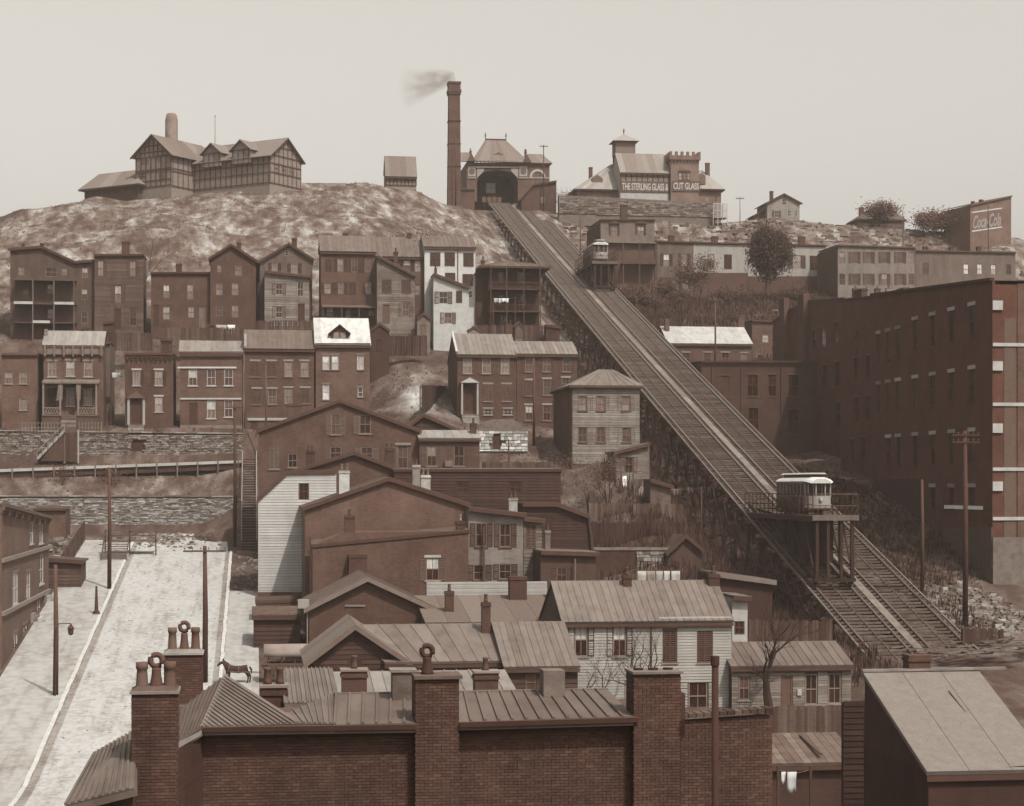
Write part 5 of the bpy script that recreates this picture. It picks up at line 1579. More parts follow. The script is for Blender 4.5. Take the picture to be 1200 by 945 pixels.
# ------------------------------------------------------------------ buildings right of the incline
RR = 'houses in the row right of the incline'
def right_side():
    h = H('mansard_corner_house', 'house with boarded mansard storey and two hooded windows beside the incline', 'house', 392, 704, 767, 350, group=RR)
    h.add_windows([(720, 271, 8, 12, 'l'), (751, 271, 8, 12, 'lb'), (745, 301, 5, 9, 'l'), (760, 302, 6, 10, 'd'), (718, 302, 7, 12, 'm'), (745, 332, 7, 13, 'm')], trim=.12)
    h.wall([(704, 258), (767, 258)], 16, mat('board', .30))
    h.roof_flat(mat('tin', .15), cornice=.06, ch=.3)
    for px in (720, 751):
        x, z = h.l(px, 262)
        h.part('window_hood', MB().prism([(x - 1.2, z - .1), (x + 1.2, z - .1), (x + .9, z + .3), (x, z + .5), (x - .9, z + .3)], -.35, -.01), mat('paint', .07))
        for s in (-1, 1):
            h.part('window_jamb', MB().box(x + s * .95 - .12, x + s * .95 + .12, -.2, -.01, z - 2.3, z - .1), mat('paint', .08))
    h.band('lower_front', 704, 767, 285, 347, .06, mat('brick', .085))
    a, b = h.l(703, 284.5), h.l(768, 284.5)
    h.part('eave_shelf', MB().box(a[0], b[0], -.9, -.02, a[1] - .1, a[1] + .15), mat('paint', .22))
    a, b = h.l(727, 310), h.l(768, 310)
    f = h.part('balcony', MB().box(a[0], b[0], -2.4, -.08, a[1] - .15, a[1] + .1), mat('board', .08))
    h.part('balcony_rail', MB().box(a[0], b[0], -2.4, -2.3, a[1] + .85, a[1] + 1.0), mat('board', .09), f)
    for k in range(16):
        x = a[0] + .15 + (b[0] - a[0] - .3) * k / 15
        h.part('baluster', MB().box(x - .04, x + .04, -2.38, -2.3, a[1] + .1, a[1] + .85), mat('board', .08), f)
    for px in (728, 747, 767):
        x, z1 = h.l(px, 286)
        h.part('balcony_post', MB().box(x - .1, x + .1, -2.35, -2.15, -2, z1), mat('board', .09))
    h.chimney(731.5, 240, 258, 8, 5, tone=.06)
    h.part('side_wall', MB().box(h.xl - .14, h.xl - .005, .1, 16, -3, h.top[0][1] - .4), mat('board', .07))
    h = H('grey_row_house', 'grey flat-topped row house with two tall windows right of the mansard', 'house', 392, 768, 812, 350, group=RR)
    h.add_windows([(781, 305, 7, 14, 'lbs'), (802, 305, 7, 15, 'ls'), (779, 333, 7, 15, 'ms'), (803, 332, 7, 12, 'ls')], trim=.2, shut=.05)
    h.wall([(768, 283), (812, 284.5)], 12, mat('board', .17))
    h.roof_flat(mat('tin', .14), cornice=.06, ch=.3)
    h.chimney(787, 276, 284, 7, 4)
    h = H('pale_row_house', 'pale flat-topped row house with one open and one shuttered window', 'house', 392, 812.5, 876, 350, group=RR)
    h.add_windows([(833, 306, 8, 16, 'lb'), (853, 307, 9, 17, 'c'), (832, 334, 8, 14, 'd'), (856, 334, 8, 14, 'd')], trim=.12, shut=.05)
    h.wall([(812.5, 284.5), (876, 286)], 12, mat('board', .36))
    h.roof_flat(mat('tin', .14), cornice=.06, ch=.3)
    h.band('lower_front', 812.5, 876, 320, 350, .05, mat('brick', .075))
    h.chimney(838, 277, 285, 7, 4)
    h = H('row_house_behind_tree', 'pale row house mostly hidden by the dark leafy tree', 'house', 392, 876.5, 968, 352, group=RR)
    h.add_windows([(934, 307, 10, 15, 'lbs'), (953.5, 308, 9, 16, 'c'), (890, 307, 8, 15, 'd'), (912, 307, 8, 15, 'd')], trim=.12, shut=.05)
    h.wall([(876.5, 286), (968, 288)], 12, mat('board', .36))
    h.roof_flat(mat('tin', .14), cornice=.06, ch=.3)
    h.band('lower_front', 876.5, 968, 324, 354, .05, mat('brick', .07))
    h.chimney(940, 277, 287, 7, 4)
    h.chimney(889, 279, 287, 6, 4)
    h = H('six_bay_house', 'two-storey grey house with six bays of shuttered windows and dark left side', 'house', 376, 982, 1072, 352, group=RR)
    cols = [987, 1001.5, 1018, 1036.5, 1055, 1068]
    h.add_windows([(x, y, 7, 13, s) for y, ss in ((302, ('l', 'ms', 'ms', 'ms', 'ms', 'l')), (327.5, ('d', 'ms', 'ms', 'lbs', 'ms', 'm'))) for x, s in zip(cols, ss)], trim=.16, shut=.06)
    h.wall([(982, 287.5), (1072, 290.5)], 14, mat('board', .25))
    h.roof_flat(mat('tin', .3), cornice=.1, ch=.3)
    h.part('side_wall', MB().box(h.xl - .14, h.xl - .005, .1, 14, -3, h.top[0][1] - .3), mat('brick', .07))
    for k in range(4):
        x, z = h.l(1003 + k * 13, 345)
        h.chimney(1003 + k * 13, 338, 352, 6, -3 - k * .4, pots=1, tone=.3 if k % 2 else .07, kind='stone' if k % 2 else 'brick')
    h = H('long_grey_row_house', 'long grey row house with three bright windows at the right edge', 'house', 380, 1072.5, 1190, 352, group=RR)
    h.add_windows([(1132, 315.5, 6, 12, 'w'), (1148, 315.5, 6, 12, 'w'), (1164, 316, 6, 12, 'w'), (1085, 315, 7, 14, 'c'), (1182, 316, 6, 12, 'd')], trim=.12, shut=.13)
    h.wall([(1072.5, 294), (1190, 296)], 12, mat('board', .19))
    h.roof_flat(mat('tin', .15), cornice=.08, ch=.3)
    for px in (1085, 1116, 1148):
        h.chimney(px, 289, 296, 5, 4)
    # white-roofed low house
    h = H('white_roofed_low_house', 'low brick house with bright white front roof right of the incline', 'house', 328, 783, 881, 440)
    h.add_windows([(804, 420, 9, 13, 'm'), (829, 420, 9, 13, 'm'), (850, 420, 9, 13, 'm'), (872, 420, 8, 12, 'l')], trim=.2, lint=.3)
    h.wall([(783, 402), (881, 402)], 12, mat('brick', .085))
    h.roof_front(384, 6, 10, mat('tin', .40), seam=.02)
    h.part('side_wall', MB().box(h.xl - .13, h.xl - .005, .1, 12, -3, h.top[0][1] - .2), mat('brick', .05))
    h.chimney(782, 374, 392, 5, 4, tone=.12)
    h.chimney(869, 370, 384, 7, 6, pots=1, tone=.1)
    h = H('small_grey_house', 'small grey house with one bright window by the tall brick works', 'house', 336, 881.5, 905, 435)
    h.add_windows([(897, 397, 7, 9, 'w'), (890, 415, 7, 12, 'm')], trim=.3)
    h.wall([(881.5, 376), (905, 377)], 8, mat('brick', .1))
    h.roof_flat(mat('tin', .14), ch=.3)
    # dark block right of the incline
    h = H('dark_brick_block', 'dark two-storey brick block standing close right of the incline', 'building', 288, 822, 962, 560)
    h.add_windows([(849, 453, 13, 25, 'm'), (882, 452, 13, 25, 'd'), (883, 492, 13, 28, 'd'), (930, 452, 13, 25, 'd'), (930, 494, 13, 28, 'd'), (905, 452, 10, 25, 'd')], trim=.08, lint=.08, sill=.1)
    h.wall([(822, 424), (962, 424)], 14, mat('brick', .055))
    h.roof_flat(mat('tin', .08), cornice=.05, ch=.7)
    for px in (834, 868, 915):
        h.downpipe(px, 428, 545, .06)
    # the tall brick works: three stepped sections facing the track
    XW = 78.3
    def side(name, label, X, pxl, pxr, pyb, Yanchor_px, pyt_l, pyt_r, tone, depth):
        P = atX(Yanchor_px, pyb, X)
        return H(name, label, 'building', P.y, pxl, pxr, pyb, -R(90), anchor=Yanchor_px, found=5)
    h = side('tall_brick_works', 'towering dark brick works with rows of narrow windows along the track', XW, 1022, 1163, 690, 1163, 347, 328, .05, 40)
    cols = [1029.5, 1041, 1052.6, 1072.5, 1093, 1115, 1139]
    zt = [h.l(1139, y)[1] for y in (364.5, 432.5, 505.5, 571.5)]
    hz = h.l(1139, 364.5)[1] - h.l(1139, 402.5)[1]
    wins = []
    for r, z in enumerate(zt):
        for ci, px in enumerate(cols):
            if (r == 0 and ci < 0) or (r == 3 and ci < 4) or (r == 2 and ci == 0):
                continue
            dz = 0 if not (r == 0 and ci > 2) else .6
            lx = h.l(px, 500)[0]
            hh = hz if r < 3 else hz * .75
            wins.append((lx, z - hh + dz, 1.45 if ci else 1.2, hh))
    for lx, z, w, hh in wins:
        w, hh = q(w), q(hh)
        h.holes.append((lx - w / 2, z, w, hh))
        o = put('window', window_frame_mesh(w, hh, .09, 'd'), h.root, (lx - w / 2, 0, z))
        put('pane', box_mesh('pane', mat('pane', .03), w - .16, .02, hh * .5 - .08), o, (.08, .102, .08))
        put('pane', box_mesh('pane', mat('pane', .035), w - .16, .02, hh * .5 - .12), o, (.08, .096, hh * .5 + .04))
        put('lintel', box_mesh('lintel', mat('paint', random.choice((.30, .36, .42))), w + .7, .14, .42), o, (-.35, -.1, hh))
        put('sill', box_mesh('sill', mat('paint', .08), w + .3, .16, .16), o, (-.15, -.1, -.16))
    h.wall([(1022, 347), (1163, 329)], 40, mat('redbrick', .074))
    T = h.top
    h.part('parapet_coping', MB().bar((T[0][0], -.05, T[0][1] + .15), (T[-1][0], -.05, T[-1][1] + .15), .5, .3), mat('paint', .05))
    h.band('stone_base', 1106, 1163, 618, 700, .12, mat('stone', .075))
    h.band('stone_base', 1024, 1082, 562, 640, .1, mat('stone', .07))
    zA, zB = h.l(1139, 594)[1], h.l(1139, 596)[1]
    h.part('sill_course', MB().box(h.l(1108, 594)[0], h.l(1152, 594)[0], -.16, -.004, zA - .3, zA + .1), mat('paint', .6))
    # near end wall seen at the picture edge: dressed stone blocks and bands
    xr = h.xr
    for k, py in enumerate((358, 404, 429, 474, 502, 550, 570, 608)):
        z = h.l(1163, py)[1]
        big = k % 2 == 0 and True
        if k in (0, 2, 4, 6):
            h.part('stone_block', MB().box(xr + .005, xr + .2, -.02, 1.1, z - .5, z + .5), mat('paint', .42))
        else:
            h.part('stone_course', MB().box(xr + .005, xr + .15, 0, 40, z - .18, z + .18), mat('paint', .42))
    h.part('stone_corner', MB().box(xr + .005, xr + .25, -.02, 4.0, -5, h.l(1163, 630)[1]), mat('stone', .17))
    h.part('end_window_reveal', MB().box(xr + .003, xr + .04, 1.3, 2.6, 3, 30), mat('paint', .13))
    h.part('end_wall', MB().box(xr + .001, xr + .06, 2.8, 40, -4, T[-1][1] - .3), mat('brick', .11))  # paler brick than the track side: sunlight put into the colour
    h.part('roof', MB().hexa([(T[0][0], .3, T[0][1] - .4), (T[-1][0], .3, T[-1][1] - .4), (T[-1][0], 39.8, T[-1][1] - .4), (T[0][0], 39.8, T[0][1] - .4),
                              (T[0][0], .3, T[0][1] + .03), (T[-1][0], .3, T[-1][1] + .03), (T[-1][0], 39.8, T[-1][1] + .03), (T[0][0], 39.8, T[0][1] + .03)]), mat('tin', .1))
    zz = h.l(1022, 470)[1]
    for px, py in ((1005, 0),):
        pass
    h = side('stepped_brick_section', 'set-back middle section of the tall brick works with star-shaped wall anchors', 83.0, 985, 1034, 600, 1022, 352, 347, .05, 30)
    h.add_windows([(1003, 432, 5, 26, 'd'), (1017, 430, 5, 28, 'd'), (1004, 480, 5, 30, 'd'), (1017, 478, 5, 30, 'd'), (1012, 525, 5, 26, 'd'), (999, 527, 5, 26, 'd')], trim=.08, lint=.15)
    h.wall([(985, 352.5), (1034, 346)], 30, mat('redbrick', .074))
    h.roof_flat(mat('tin', .1), cornice=.045, ch=.3, proj=.12)
    for px, py in ((1003.5, 392), (1003.5, 413)):
        x, z = h.l(px, py)
        s = MB()
        for k in range(3):
            a = k * math.pi / 3 + .3
            s.bar((x - .7 * math.cos(a), -.06, z - .7 * math.sin(a)), (x + .7 * math.cos(a), -.06, z + .7 * math.sin(a)), .14, .08)
        h.part('wall_anchor', s, mat('paint', .12))
    h.chimney(1005, 338, 352, 9, 2, tone=.06)
    h.chimney(1054, 337, 346, 9, 6, tone=.06)
    h = side('far_brick_section', 'far end of the brick works with tall ribbed chimney flues', 87.0, 906, 990, 580, 985, 362, 353, .05, 30)
    h.add_windows([(954, 398, 4, 22, 'd'), (965, 396, 5, 26, 'd'), (980, 390, 5, 26, 'd'), (966, 440, 5, 26, 'd'), (981, 438, 5, 30, 'd'), (982, 486, 5, 30, 'd'), (941, 400, 5, 28, 'd')], trim=.08, lint=.14)
    h.wall([(906, 378), (922, 366), (948, 354), (990, 351)], 30, mat('redbrick', .074))
    h.roof_prof(mat('tin', .1), n=3, oh=.1)
    for px, w in ((922, 6), (945, 6)):
        x0, x1 = h.l(px - w / 2, 400)[0], h.l(px + w / 2, 400)[0]
        h.part('flue', MB().box(x0, x1, -.9, -.004, h.l(px, 430)[1] - 8, h.l(px, 345 if px > 930 else 350)[1]), mat('brick', .085))
right_side()
# ------------------------------------------------------------------ the incline
def zd(Y):
    return CZ - 14.2 + .285 * (Y - 175) + .000032 * (Y - 175) ** 2
XA, XB, XC, XD = 56.7, 60.4, 62.6, 66.4           # the four rails
Y0, Y1 = 164.5, 456.0
def incline():
    t = thing('incline_railway', 'double-track inclined railway climbing the hill on a dark timber trestle', 'incline', (61.5, Y0, zd(Y0)))
    org = (61.5, Y0, zd(Y0))
    ys = np.arange(Y0, Y1 + 1, 6.0)
    def run(x0, x1, za, zb, name, m, ya=Y0, yb=Y1):
        b = MB()
        yy = [y for y in ys if ya - .1 <= y <= yb]
        n = 0
        for y in yy:
            z = zd(y)
            b.v += [(x0, y, z + za), (x1, y, z + za), (x1, y, z + zb), (x0, y, z + zb)]
        for i in range(len(yy) - 1):
            k = i * 4
            for j in range(4):
                a, c = k + j, k + (j + 1) % 4
                b.f.append((a, c, c + 4, a + 4)[::-1])
        b.f.append((0, 1, 2, 3))
        e = (len(yy) - 1) * 4
        b.f.append((e + 3, e + 2, e + 1, e))
        return b.build(name, m, t, org)
    rail_m = mat('iron', .14)
    for x in (XA, XB, XC, XD):
        run(x - .09, x + .09, .1, .27, 'rail', rail_m)
        run(x - .25, x + .25, -.75, -.13, 'stringer', mat('timber', .03))
    for x in ((XA + XB) / 2, (XC + XD) / 2):
        run(x - .04, x + .04, .12, .2, 'cable', mat('paint', .12))
    for x in (XA - .75, XD + .75):
        run(x - .1, x + .1, .0, .2, 'guard_timber', mat('timber', .19))
    # sleepers: the nearest 300 singly, the rest as one part
    tie_m = mat('timber', .17)
    tie = MB().box(-2.6, 2.6, -.17, .17, -.08, .1).mesh('sleeper', tie_m)
    rest = MB()
    rnd = random.Random(5)
    k = 0
    y = Y0 + .3
    n = 0
    while y < Y1:
        for xc in ((XA + XB) / 2, (XC + XD) / 2):
            dx, dz_ = rnd.uniform(-.18, .18), rnd.uniform(-.03, .03)
            if n < 300:
                o = put('sleeper', tie, t, (xc + dx - org[0], y - org[1], zd(y) + dz_ - org[2]), (0, 0, rnd.uniform(-.012, .012)))
            else:
                rest.box(xc - 2.6 + dx, xc + 2.6 + dx, y - .17, y + .17, zd(y) - .08 + dz_, zd(y) + .1 + dz_)
            n += 1
        y += .9
    tag(rest.build('far_sleepers', tie_m, t, org), kind='stuff')
    # plank walk between the tracks
    pm = mat('timber', .25)
    y = Y0
    while y < Y1 - 4:
        za, zb = zd(y), zd(y + 3.9)
        b = MB()
        x0, x1 = 61.08, 61.92
        b.hexa([(x0, y, za + .1), (x1, y, za + .1), (x1, y + 3.9, zb + .1), (x0, y + 3.9, zb + .1), (x0, y, za + .19), (x1, y, za + .19), (x1, y + 3.9, zb + .19), (x0, y + 3.9, zb + .19)])
        b.build('walk_plank', pm, t, org)
        y += 4
    # trestle bents
    tm, tm2 = mat('timber', .034), mat('timber', .045)
    y = 176.0
    prev = None
    while y < 440:
        zt = zd(y) - .75
        xs = (56.2, 59.6, 63.4, 66.9)
        gs = [gz(x, y) for x in xs]
        hmin = zt - min(gs)
        if hmin > .8:
            MB().box(55.4, 67.7, y - .2, y + .2, zt - .4, zt - .005).build('cap_beam', tm2, t, org)
            for i, (x, g) in enumerate(zip(xs, gs)):
                lean = (-.07, -.02, .02, .07)[i] * (zt - g)
                MB().bar((x, y, zt - .4), (x + lean, y, g - .6), .36).build('post', tm, t, org)
            if hmin > 3.5:
                nl = 2 if hmin > 8 else 1
                for l in range(nl):
                    z1 = zt - .5 - (hmin - .5) * l / nl
                    z0 = zt - .5 - (hmin - 1.0) * (l + 1) / nl
                    MB().bar((55.9, y - .26, z1), (67.2, y - .26, z0), .1, .3).build('cross_brace', tm2, t, org)
                    MB().bar((67.2, y + .26, z1), (55.9, y + .26, z0), .1, .3).build('cross_brace', tm2, t, org)
                    MB().box(55.2, 67.9, y - .4, y - .31, z0 - .15, z0 + .15).build('girt', tm2, t, org)
            if prev and hmin > 2.5:
                py_, pz, pg = prev
                MB().bar((55.75, py_, pg + .8), (55.75, y, zt - .6), .12, .28).build('sway_brace', tm2, t, org)
                MB().bar((55.6, py_, (pz + pg) / 2), (55.6, y, (zt + gs[0]) / 2), .14, .26).build('side_girt', tm2, t, org)
            prev = (y, zt, gs[0])
        y += 5.2
    # buffer deck at the foot
    for k in range(16):
        x0 = 54.6 + k * .85
        MB().box(x0, x0 + .78, Y0 - 5.6 + .5 * rnd.random(), Y0 - .2, zd(Y0) - .35, zd(Y0) - .25 + .07 * rnd.random()).build('platform_plank', mat('timber', .2), t, org)
    return t
incline()
tp = thing('timber_pile', 'heap of loose planks and timbers at the foot of the incline', 'timber', (70, 170, gz(70, 170)))
rt_ = random.Random(9)
for k in range(90):
    x, y = rt_.uniform(-9, 15), rt_.uniform(-7, 2.5)
    a, l_ = rt_.uniform(-.5, .9), rt_.uniform(2, 5)
    z = .15 + rt_.uniform(0, .9) * math.exp(-(x / 7) ** 2)
    MB().bar((x - math.cos(a) * l_ / 2, y - math.sin(a) * l_ / 2, z), (x + math.cos(a) * l_ / 2, y + math.sin(a) * l_ / 2, z + rt_.uniform(-.1, .3)), .28, .09).build('plank', mat('timber', .2), tp)

def streetcar():
    t = thing('streetcar', 'tmp', 'streetcar', (0, 0, 0))
    L, W = 13.0, 2.5
    cream, dark = mat('paint', .34), mat('paint', .075)
    b = MB()
    e = 1.2                                       # open end platforms
    b.prism([(-W / 2 + .16, .55), (W / 2 - .16, .55), (W / 2, 1.0), (W / 2, 1.42), (-W / 2, 1.42), (-W / 2, 1.0)], e, L - e)
    b.build('body', mat('paint', .15), t)
    MB().box(-W / 2 + .05, W / 2 - .05, e + .02, L - e - .02, 1.42, 1.5).build('belt_rail', cream, t)
    n = 8
    for s in (-1, 1):
        for i in range(n + 1):
            y = e + .06 + (L - 2 * e - .12) * i / n
            MB().box(s * W / 2 - .05, s * W / 2 + .05, y - .06, y + .06, 1.42, 2.55).build('window_post', cream, t)
        for i in range(n):
            y = e + .12 + (L - 2 * e - .12) * i / n
            put('pane', box_mesh('pane', mat('pane', .05), .02, (L - 2 * e) / n - .13, .98), t, (s * (W / 2 - .015) - .01, y, 1.52))
        MB().box(s * W / 2 - .06, s * W / 2 + .06, e, L - e, 2.5, 2.66).build('letter_board', cream, t)
    MB().box(-W / 2 + .1, W / 2 - .1, .1, L - .1, .42, .56).build('floor', dark, t)
    for yb, s in ((e, -1), (L - e, 1)):           # end bulkheads with three windows
        b = MB()
        for x0, x1 in ((-W / 2, -W / 2 + .12), (-.45, -.35), (.35, .45), (W / 2 - .12, W / 2)):
            b.box(x0, x1, yb - .05, yb + .05, .56, 2.6)
        b.box(-W / 2 + .12, -.45, yb - .04, yb + .04, .56, 1.45)
        b.box(.45, W / 2 - .12, yb - .04, yb + .04, .56, 1.45)
        tag(b.build('bulkhead', cream, t), kind=None)
        for x0, x1 in ((-W / 2 + .12, -.45), (-.35, .35), (.45, W / 2 - .12)):
            put('pane', box_mesh('pane', mat('pane', .05), x1 - x0, .02, 1.1), t, (x0, yb - .01, 1.46))
        # rounded dash with railing, corner posts
        yo = .12 if s < 0 else L - .12
        pts = []
        for k in range(9):
            a = math.pi * k / 8
            pts.append((-(W / 2 - .1) * math.cos(a), yb + s * (.25 + .85 * math.sin(a))))
        b = MB()
        for (xa, ya), (xb, yb2) in zip(pts, pts[1:]):
            b.hexa([(xa, ya, .5), (xb, yb2, .5), (xb * .94, yb2 - s * .05, .5), (xa * .94, ya - s * .05, .5), (xa, ya, 1.5), (xb, yb2, 1.5), (xb * .94, yb2 - s * .05, 1.5), (xa * .94, ya - s * .05, 1.5)])
        b.build('dash', cream, t)
        for k in (1, 3, 5, 7):
            MB().box(pts[k][0] - .05, pts[k][0] + .05, pts[k][1] - .05, pts[k][1] + .05, 1.5, 2.62).build('vestibule_post', cream, t)
        MB().lathe((0, yb + s * 1.14, 1.2), [(.14, -.14), (.17, 0), (.14, .14)], 10).build('headlamp', mat('paint', .4), t)
    # bowed roof and raised clerestory
    b = MB()
    prof = [(-W / 2 - .14, 2.64), (-W / 2 + .1, 2.82), (-.62, 2.98), (.62, 2.98), (W / 2 - .1, 2.82), (W / 2 + .14, 2.64)]
    rows = [(-.1, .35, -.16), (.35, .8, -.06), (1.2, 1.0, 0), (L - 1.2, 1.0, 0), (L - .35, .8, -.06), (L + .1, .35, -.16)]
    for y, k, dz in rows:
        b.v += [(x * (.55 + .45 * k), y, z + dz) for x, z in prof]
    for i in range(len(rows) - 1):
        for j in range(5):
            a = i * 6 + j
            b.f.append((a, a + 6, a + 7, a + 1)[::-1])
        b.f.append((i * 6, i * 6 + 5, i * 6 + 11, i * 6 + 6))
    b.f.append(tuple(range(6)))
    b.f.append(tuple(range(len(rows) * 6 - 1, len(rows) * 6 - 7, -1)))
    b.build('roof', mat('paint', .46), t)
    MB().box(-.6, .6, 1.3, L - 1.3, 2.95, 3.22).build('clerestory', dark, t)
    MB().prism([(-.78, 3.2), (.78, 3.2), (.6, 3.32), (-.6, 3.32)], .9, L - .9).build('clerestory_roof', mat('paint', .44), t)
    for y in (2.6, 4.2, L - 4.2, L - 2.6):
        for s in (-1, 1):
            MB().tube([(s * .62, y, .28), (s * .8, y, .28)], .38, 14).build('wheel', mat('paint', .04), t)
    MB().box(-.7, .7, 2.0, L - 2.0, .15, .42).build('truck_frame', mat('paint', .04), t)
    MB().bar((0, 5.2, 3.32), (0, 8.8, 4.4), .06).build('trolley_pole', mat('paint', .05), t)
    for i in range(6):
        put('panel', box_mesh('panel', mat('paint', .12), .03, 1.1, .3), t, (-W / 2 - .012, e + .2 + i * 1.3, 1.05))
    return t

def incline_car(label, xc, Yf, hgt, L):
    zf = zd(Yf)
    zp = zf + hgt
    t = thing('incline_platform_car', label, 'incline car', (xc, Yf, zf), group='balanced platform cars')
    dk, dk2 = mat('timber', .03), mat('timber', .045)
    hw = 2.35
    tr = lambda y: zd(Yf + y) - zf                   # track height under the car
    for k in range(int(L / .5)):
        put('deck_plank', box_mesh('deck_plank', mat('timber', .13), 2 * hw, .46, .1), t, (-hw, k * .5, hgt - .1))
    MB().box(-hw - .08, hw + .08, -.12, -.005, hgt - .5, hgt + .06).build('front_sill', mat('timber', .17), t)
    for s in (-1, 1):
        MB().box(s * hw - .12, s * hw + .12, 0, L, hgt - .6, hgt - .11).build('side_sill', dk2, t)
        x = s * 1.85
        MB().bar((x, .2, tr(.2) + 1.0), (x, L, tr(L) + .9), .3, .4).build('lower_chord', dk, t)
        n = 6
        for k in range(n):
            y = .3 + k * (L - 3) / n
            if hgt - tr(y) > 1.2:
                MB().box(x - .17, x + .17, y - .17, y + .17, tr(y) + .9, hgt - .6).build('leg', dk, t)
                y2 = .3 + (k + 1) * (L - 3) / n
                if hgt - tr(y2) > 1.6:
                    MB().bar((x + s * .2, y, tr(y) + 1.1), (x + s * .2, y2, hgt - .6), .14, .24).build('diagonal_brace', dk2, t)
        # boarded skirt of the rear half
        ya = L * .22
        b = MB()
        b.hexa([(x - s * .22, ya, tr(ya) + 1.0), (x - s * .22, L - 1, tr(L - 1) + .8), (x - s * .3, L - 1, tr(L - 1) + .8), (x - s * .3, ya, tr(ya) + 1.0),
                (x - s * .22, ya, hgt - .6), (x - s * .22, L - 1, hgt - .6), (x - s * .3, L - 1, hgt - .6), (x - s * .3, ya, hgt - .6)])
        b.build('skirt_board', dk, t)
        for y in (1.0, 3.4, L - 6, L - 3.5):
            MB().tube([(s * 1.85 - .12, y, tr(y) + .72), (s * 1.85 + .12, y, tr(y) + .72)], .45, 14).build('wheel', mat('paint', .05), t)
        # railing
        for k in range(int(L / 1.6) + 1):
            y = .05 + k * (L - .1) / int(L / 1.6)
            MB().box(s * hw - .05, s * hw + .05, y - .05, y + .05, hgt, hgt + 2.2).build('railing_post', dk2, t)
        for z in (.5, 1.1, 2.2):
            MB().box(s * hw - .045, s * hw + .045, 0, L, hgt + z - .04, hgt + z + .04).build('railing_bar', mat('timber', .1), t)
    yb_ = L * .22
    MB().box(-1.6, 1.6, yb_, yb_ + .1, tr(yb_) + 1.0, hgt - .6).build('bulkhead_board', dk, t)
    for x in (-.7, .7):
        MB().box(x - .15, x + .15, .12, .42, tr(.3) + .9, hgt - .6).build('leg', dk, t)
    MB().box(-2.2, 2.2, .1, .4, tr(.2) + .9, tr(.2) + 1.25).build('axle_beam', dk, t)
    for z in (1.0, 2.2):
        MB().box(-hw, hw, -.05, .04, hgt + z - .05, hgt + z + .05).build('gate_rail', mat('timber', .12), t)
    for k in range(8):
        x = -hw + .3 + k * .58
        MB().bar((x, 0, hgt + .06), (x + .5, 0, hgt + 1.0), .05).build('gate_bar', mat('timber', .1), t)
    return t, zp
c1, z1 = incline_car('lower platform car carrying a streetcar on the left track', (XA + XB) / 2, 187.3, 7.7, 27)
c2, z2 = incline_car('upper platform car near the mansard house on the right track', (XC + XD) / 2, 347.6, 5.8, 19)
sc1 = streetcar()
sc1.scale = (1.12, 1.0, 1.32)
sc2 = copy_tree(sc1)
sc1.location = ((XA + XB) / 2 - .2, 191.6, z1 + .02)
sc2.location = ((XC + XD) / 2 - .3, 349.6, z2 + .02)
tag(sc1, 'pale-roofed streetcar riding the lower incline platform', 'streetcar', 'streetcars carried on the incline')
tag(sc2, 'small pale-roofed streetcar riding the upper incline platform', 'streetcar', 'streetcars carried on the incline')
# ------------------------------------------------------------------ street, walls and stairs at the left
def sz(Y):
    return CZ + plane_z(Y)
def strip(name, x0, x1, ya, yb, dz, m, kind='structure', step=4):
    ys = list(np.arange(ya, yb, step)) + [yb]
    b = MB()
    nx = max(2, int((x1 - x0) / 1.5))
    for y in ys:
        for i in range(nx + 1):
            b.v.append((x0 + (x1 - x0) * i / nx, y, gz(-8, y) + dz))
    for j in range(len(ys) - 1):
        for i in range(nx):
            a = j * (nx + 1) + i
            b.f.append((a, a + 1, a + nx + 2, a + nx + 1))
    return tag(b.build(name, m), kind=kind)
def street_mat(key, lo, hi, sc):
    m, nt, bs = new_mat(key)
    pos = coords(nt)
    v = nt.nodes.new('ShaderNodeTexVoronoi')
    v.inputs['Scale'].default_value = sc
    nt.links.new(mapped(nt, pos, (1, .8, 1)), v.inputs['Vector'])
    n1 = noise(nt, mapped(nt, pos, (1.2, .35, 1)), .35, 7, .7)
    n2 = noise(nt, pos, 1.7, 6, .75)
    n5 = noise(nt, mapped(nt, pos, (1.6, .05, .3)), .9, 4, .6)     # wheel ruts along the street
    f = math_n(nt, 'ADD', math_n(nt, 'MULTIPLY', n1, .4), math_n(nt, 'ADD', math_n(nt, 'MULTIPLY', n2, .35), math_n(nt, 'MULTIPLY', n5, .25)))
    r = ramp(nt, [(.34, sep(lo * .6)), (.42, sep(lo * .9)), (.5, sep(hi)), (.68, sep(hi * 1.08))])
    nt.links.new(f, r.inputs[0])
    r2 = ramp(nt, [(.0, (1.05, 1.05, 1.05, 1)), (.5, (.9, .9, .9, 1)), (.8, (.7, .68, .66, 1))])
    nt.links.new(v.outputs['Distance'], r2.inputs[0])
    nt.links.new(mixc(nt, .7, r.outputs[0], r2.outputs[0], 'MULTIPLY'), bs.inputs['Base Color'])
    bump(nt, bs, math_n(nt, 'ADD', v.outputs['Distance'], n2), -.5, .08)
    return m
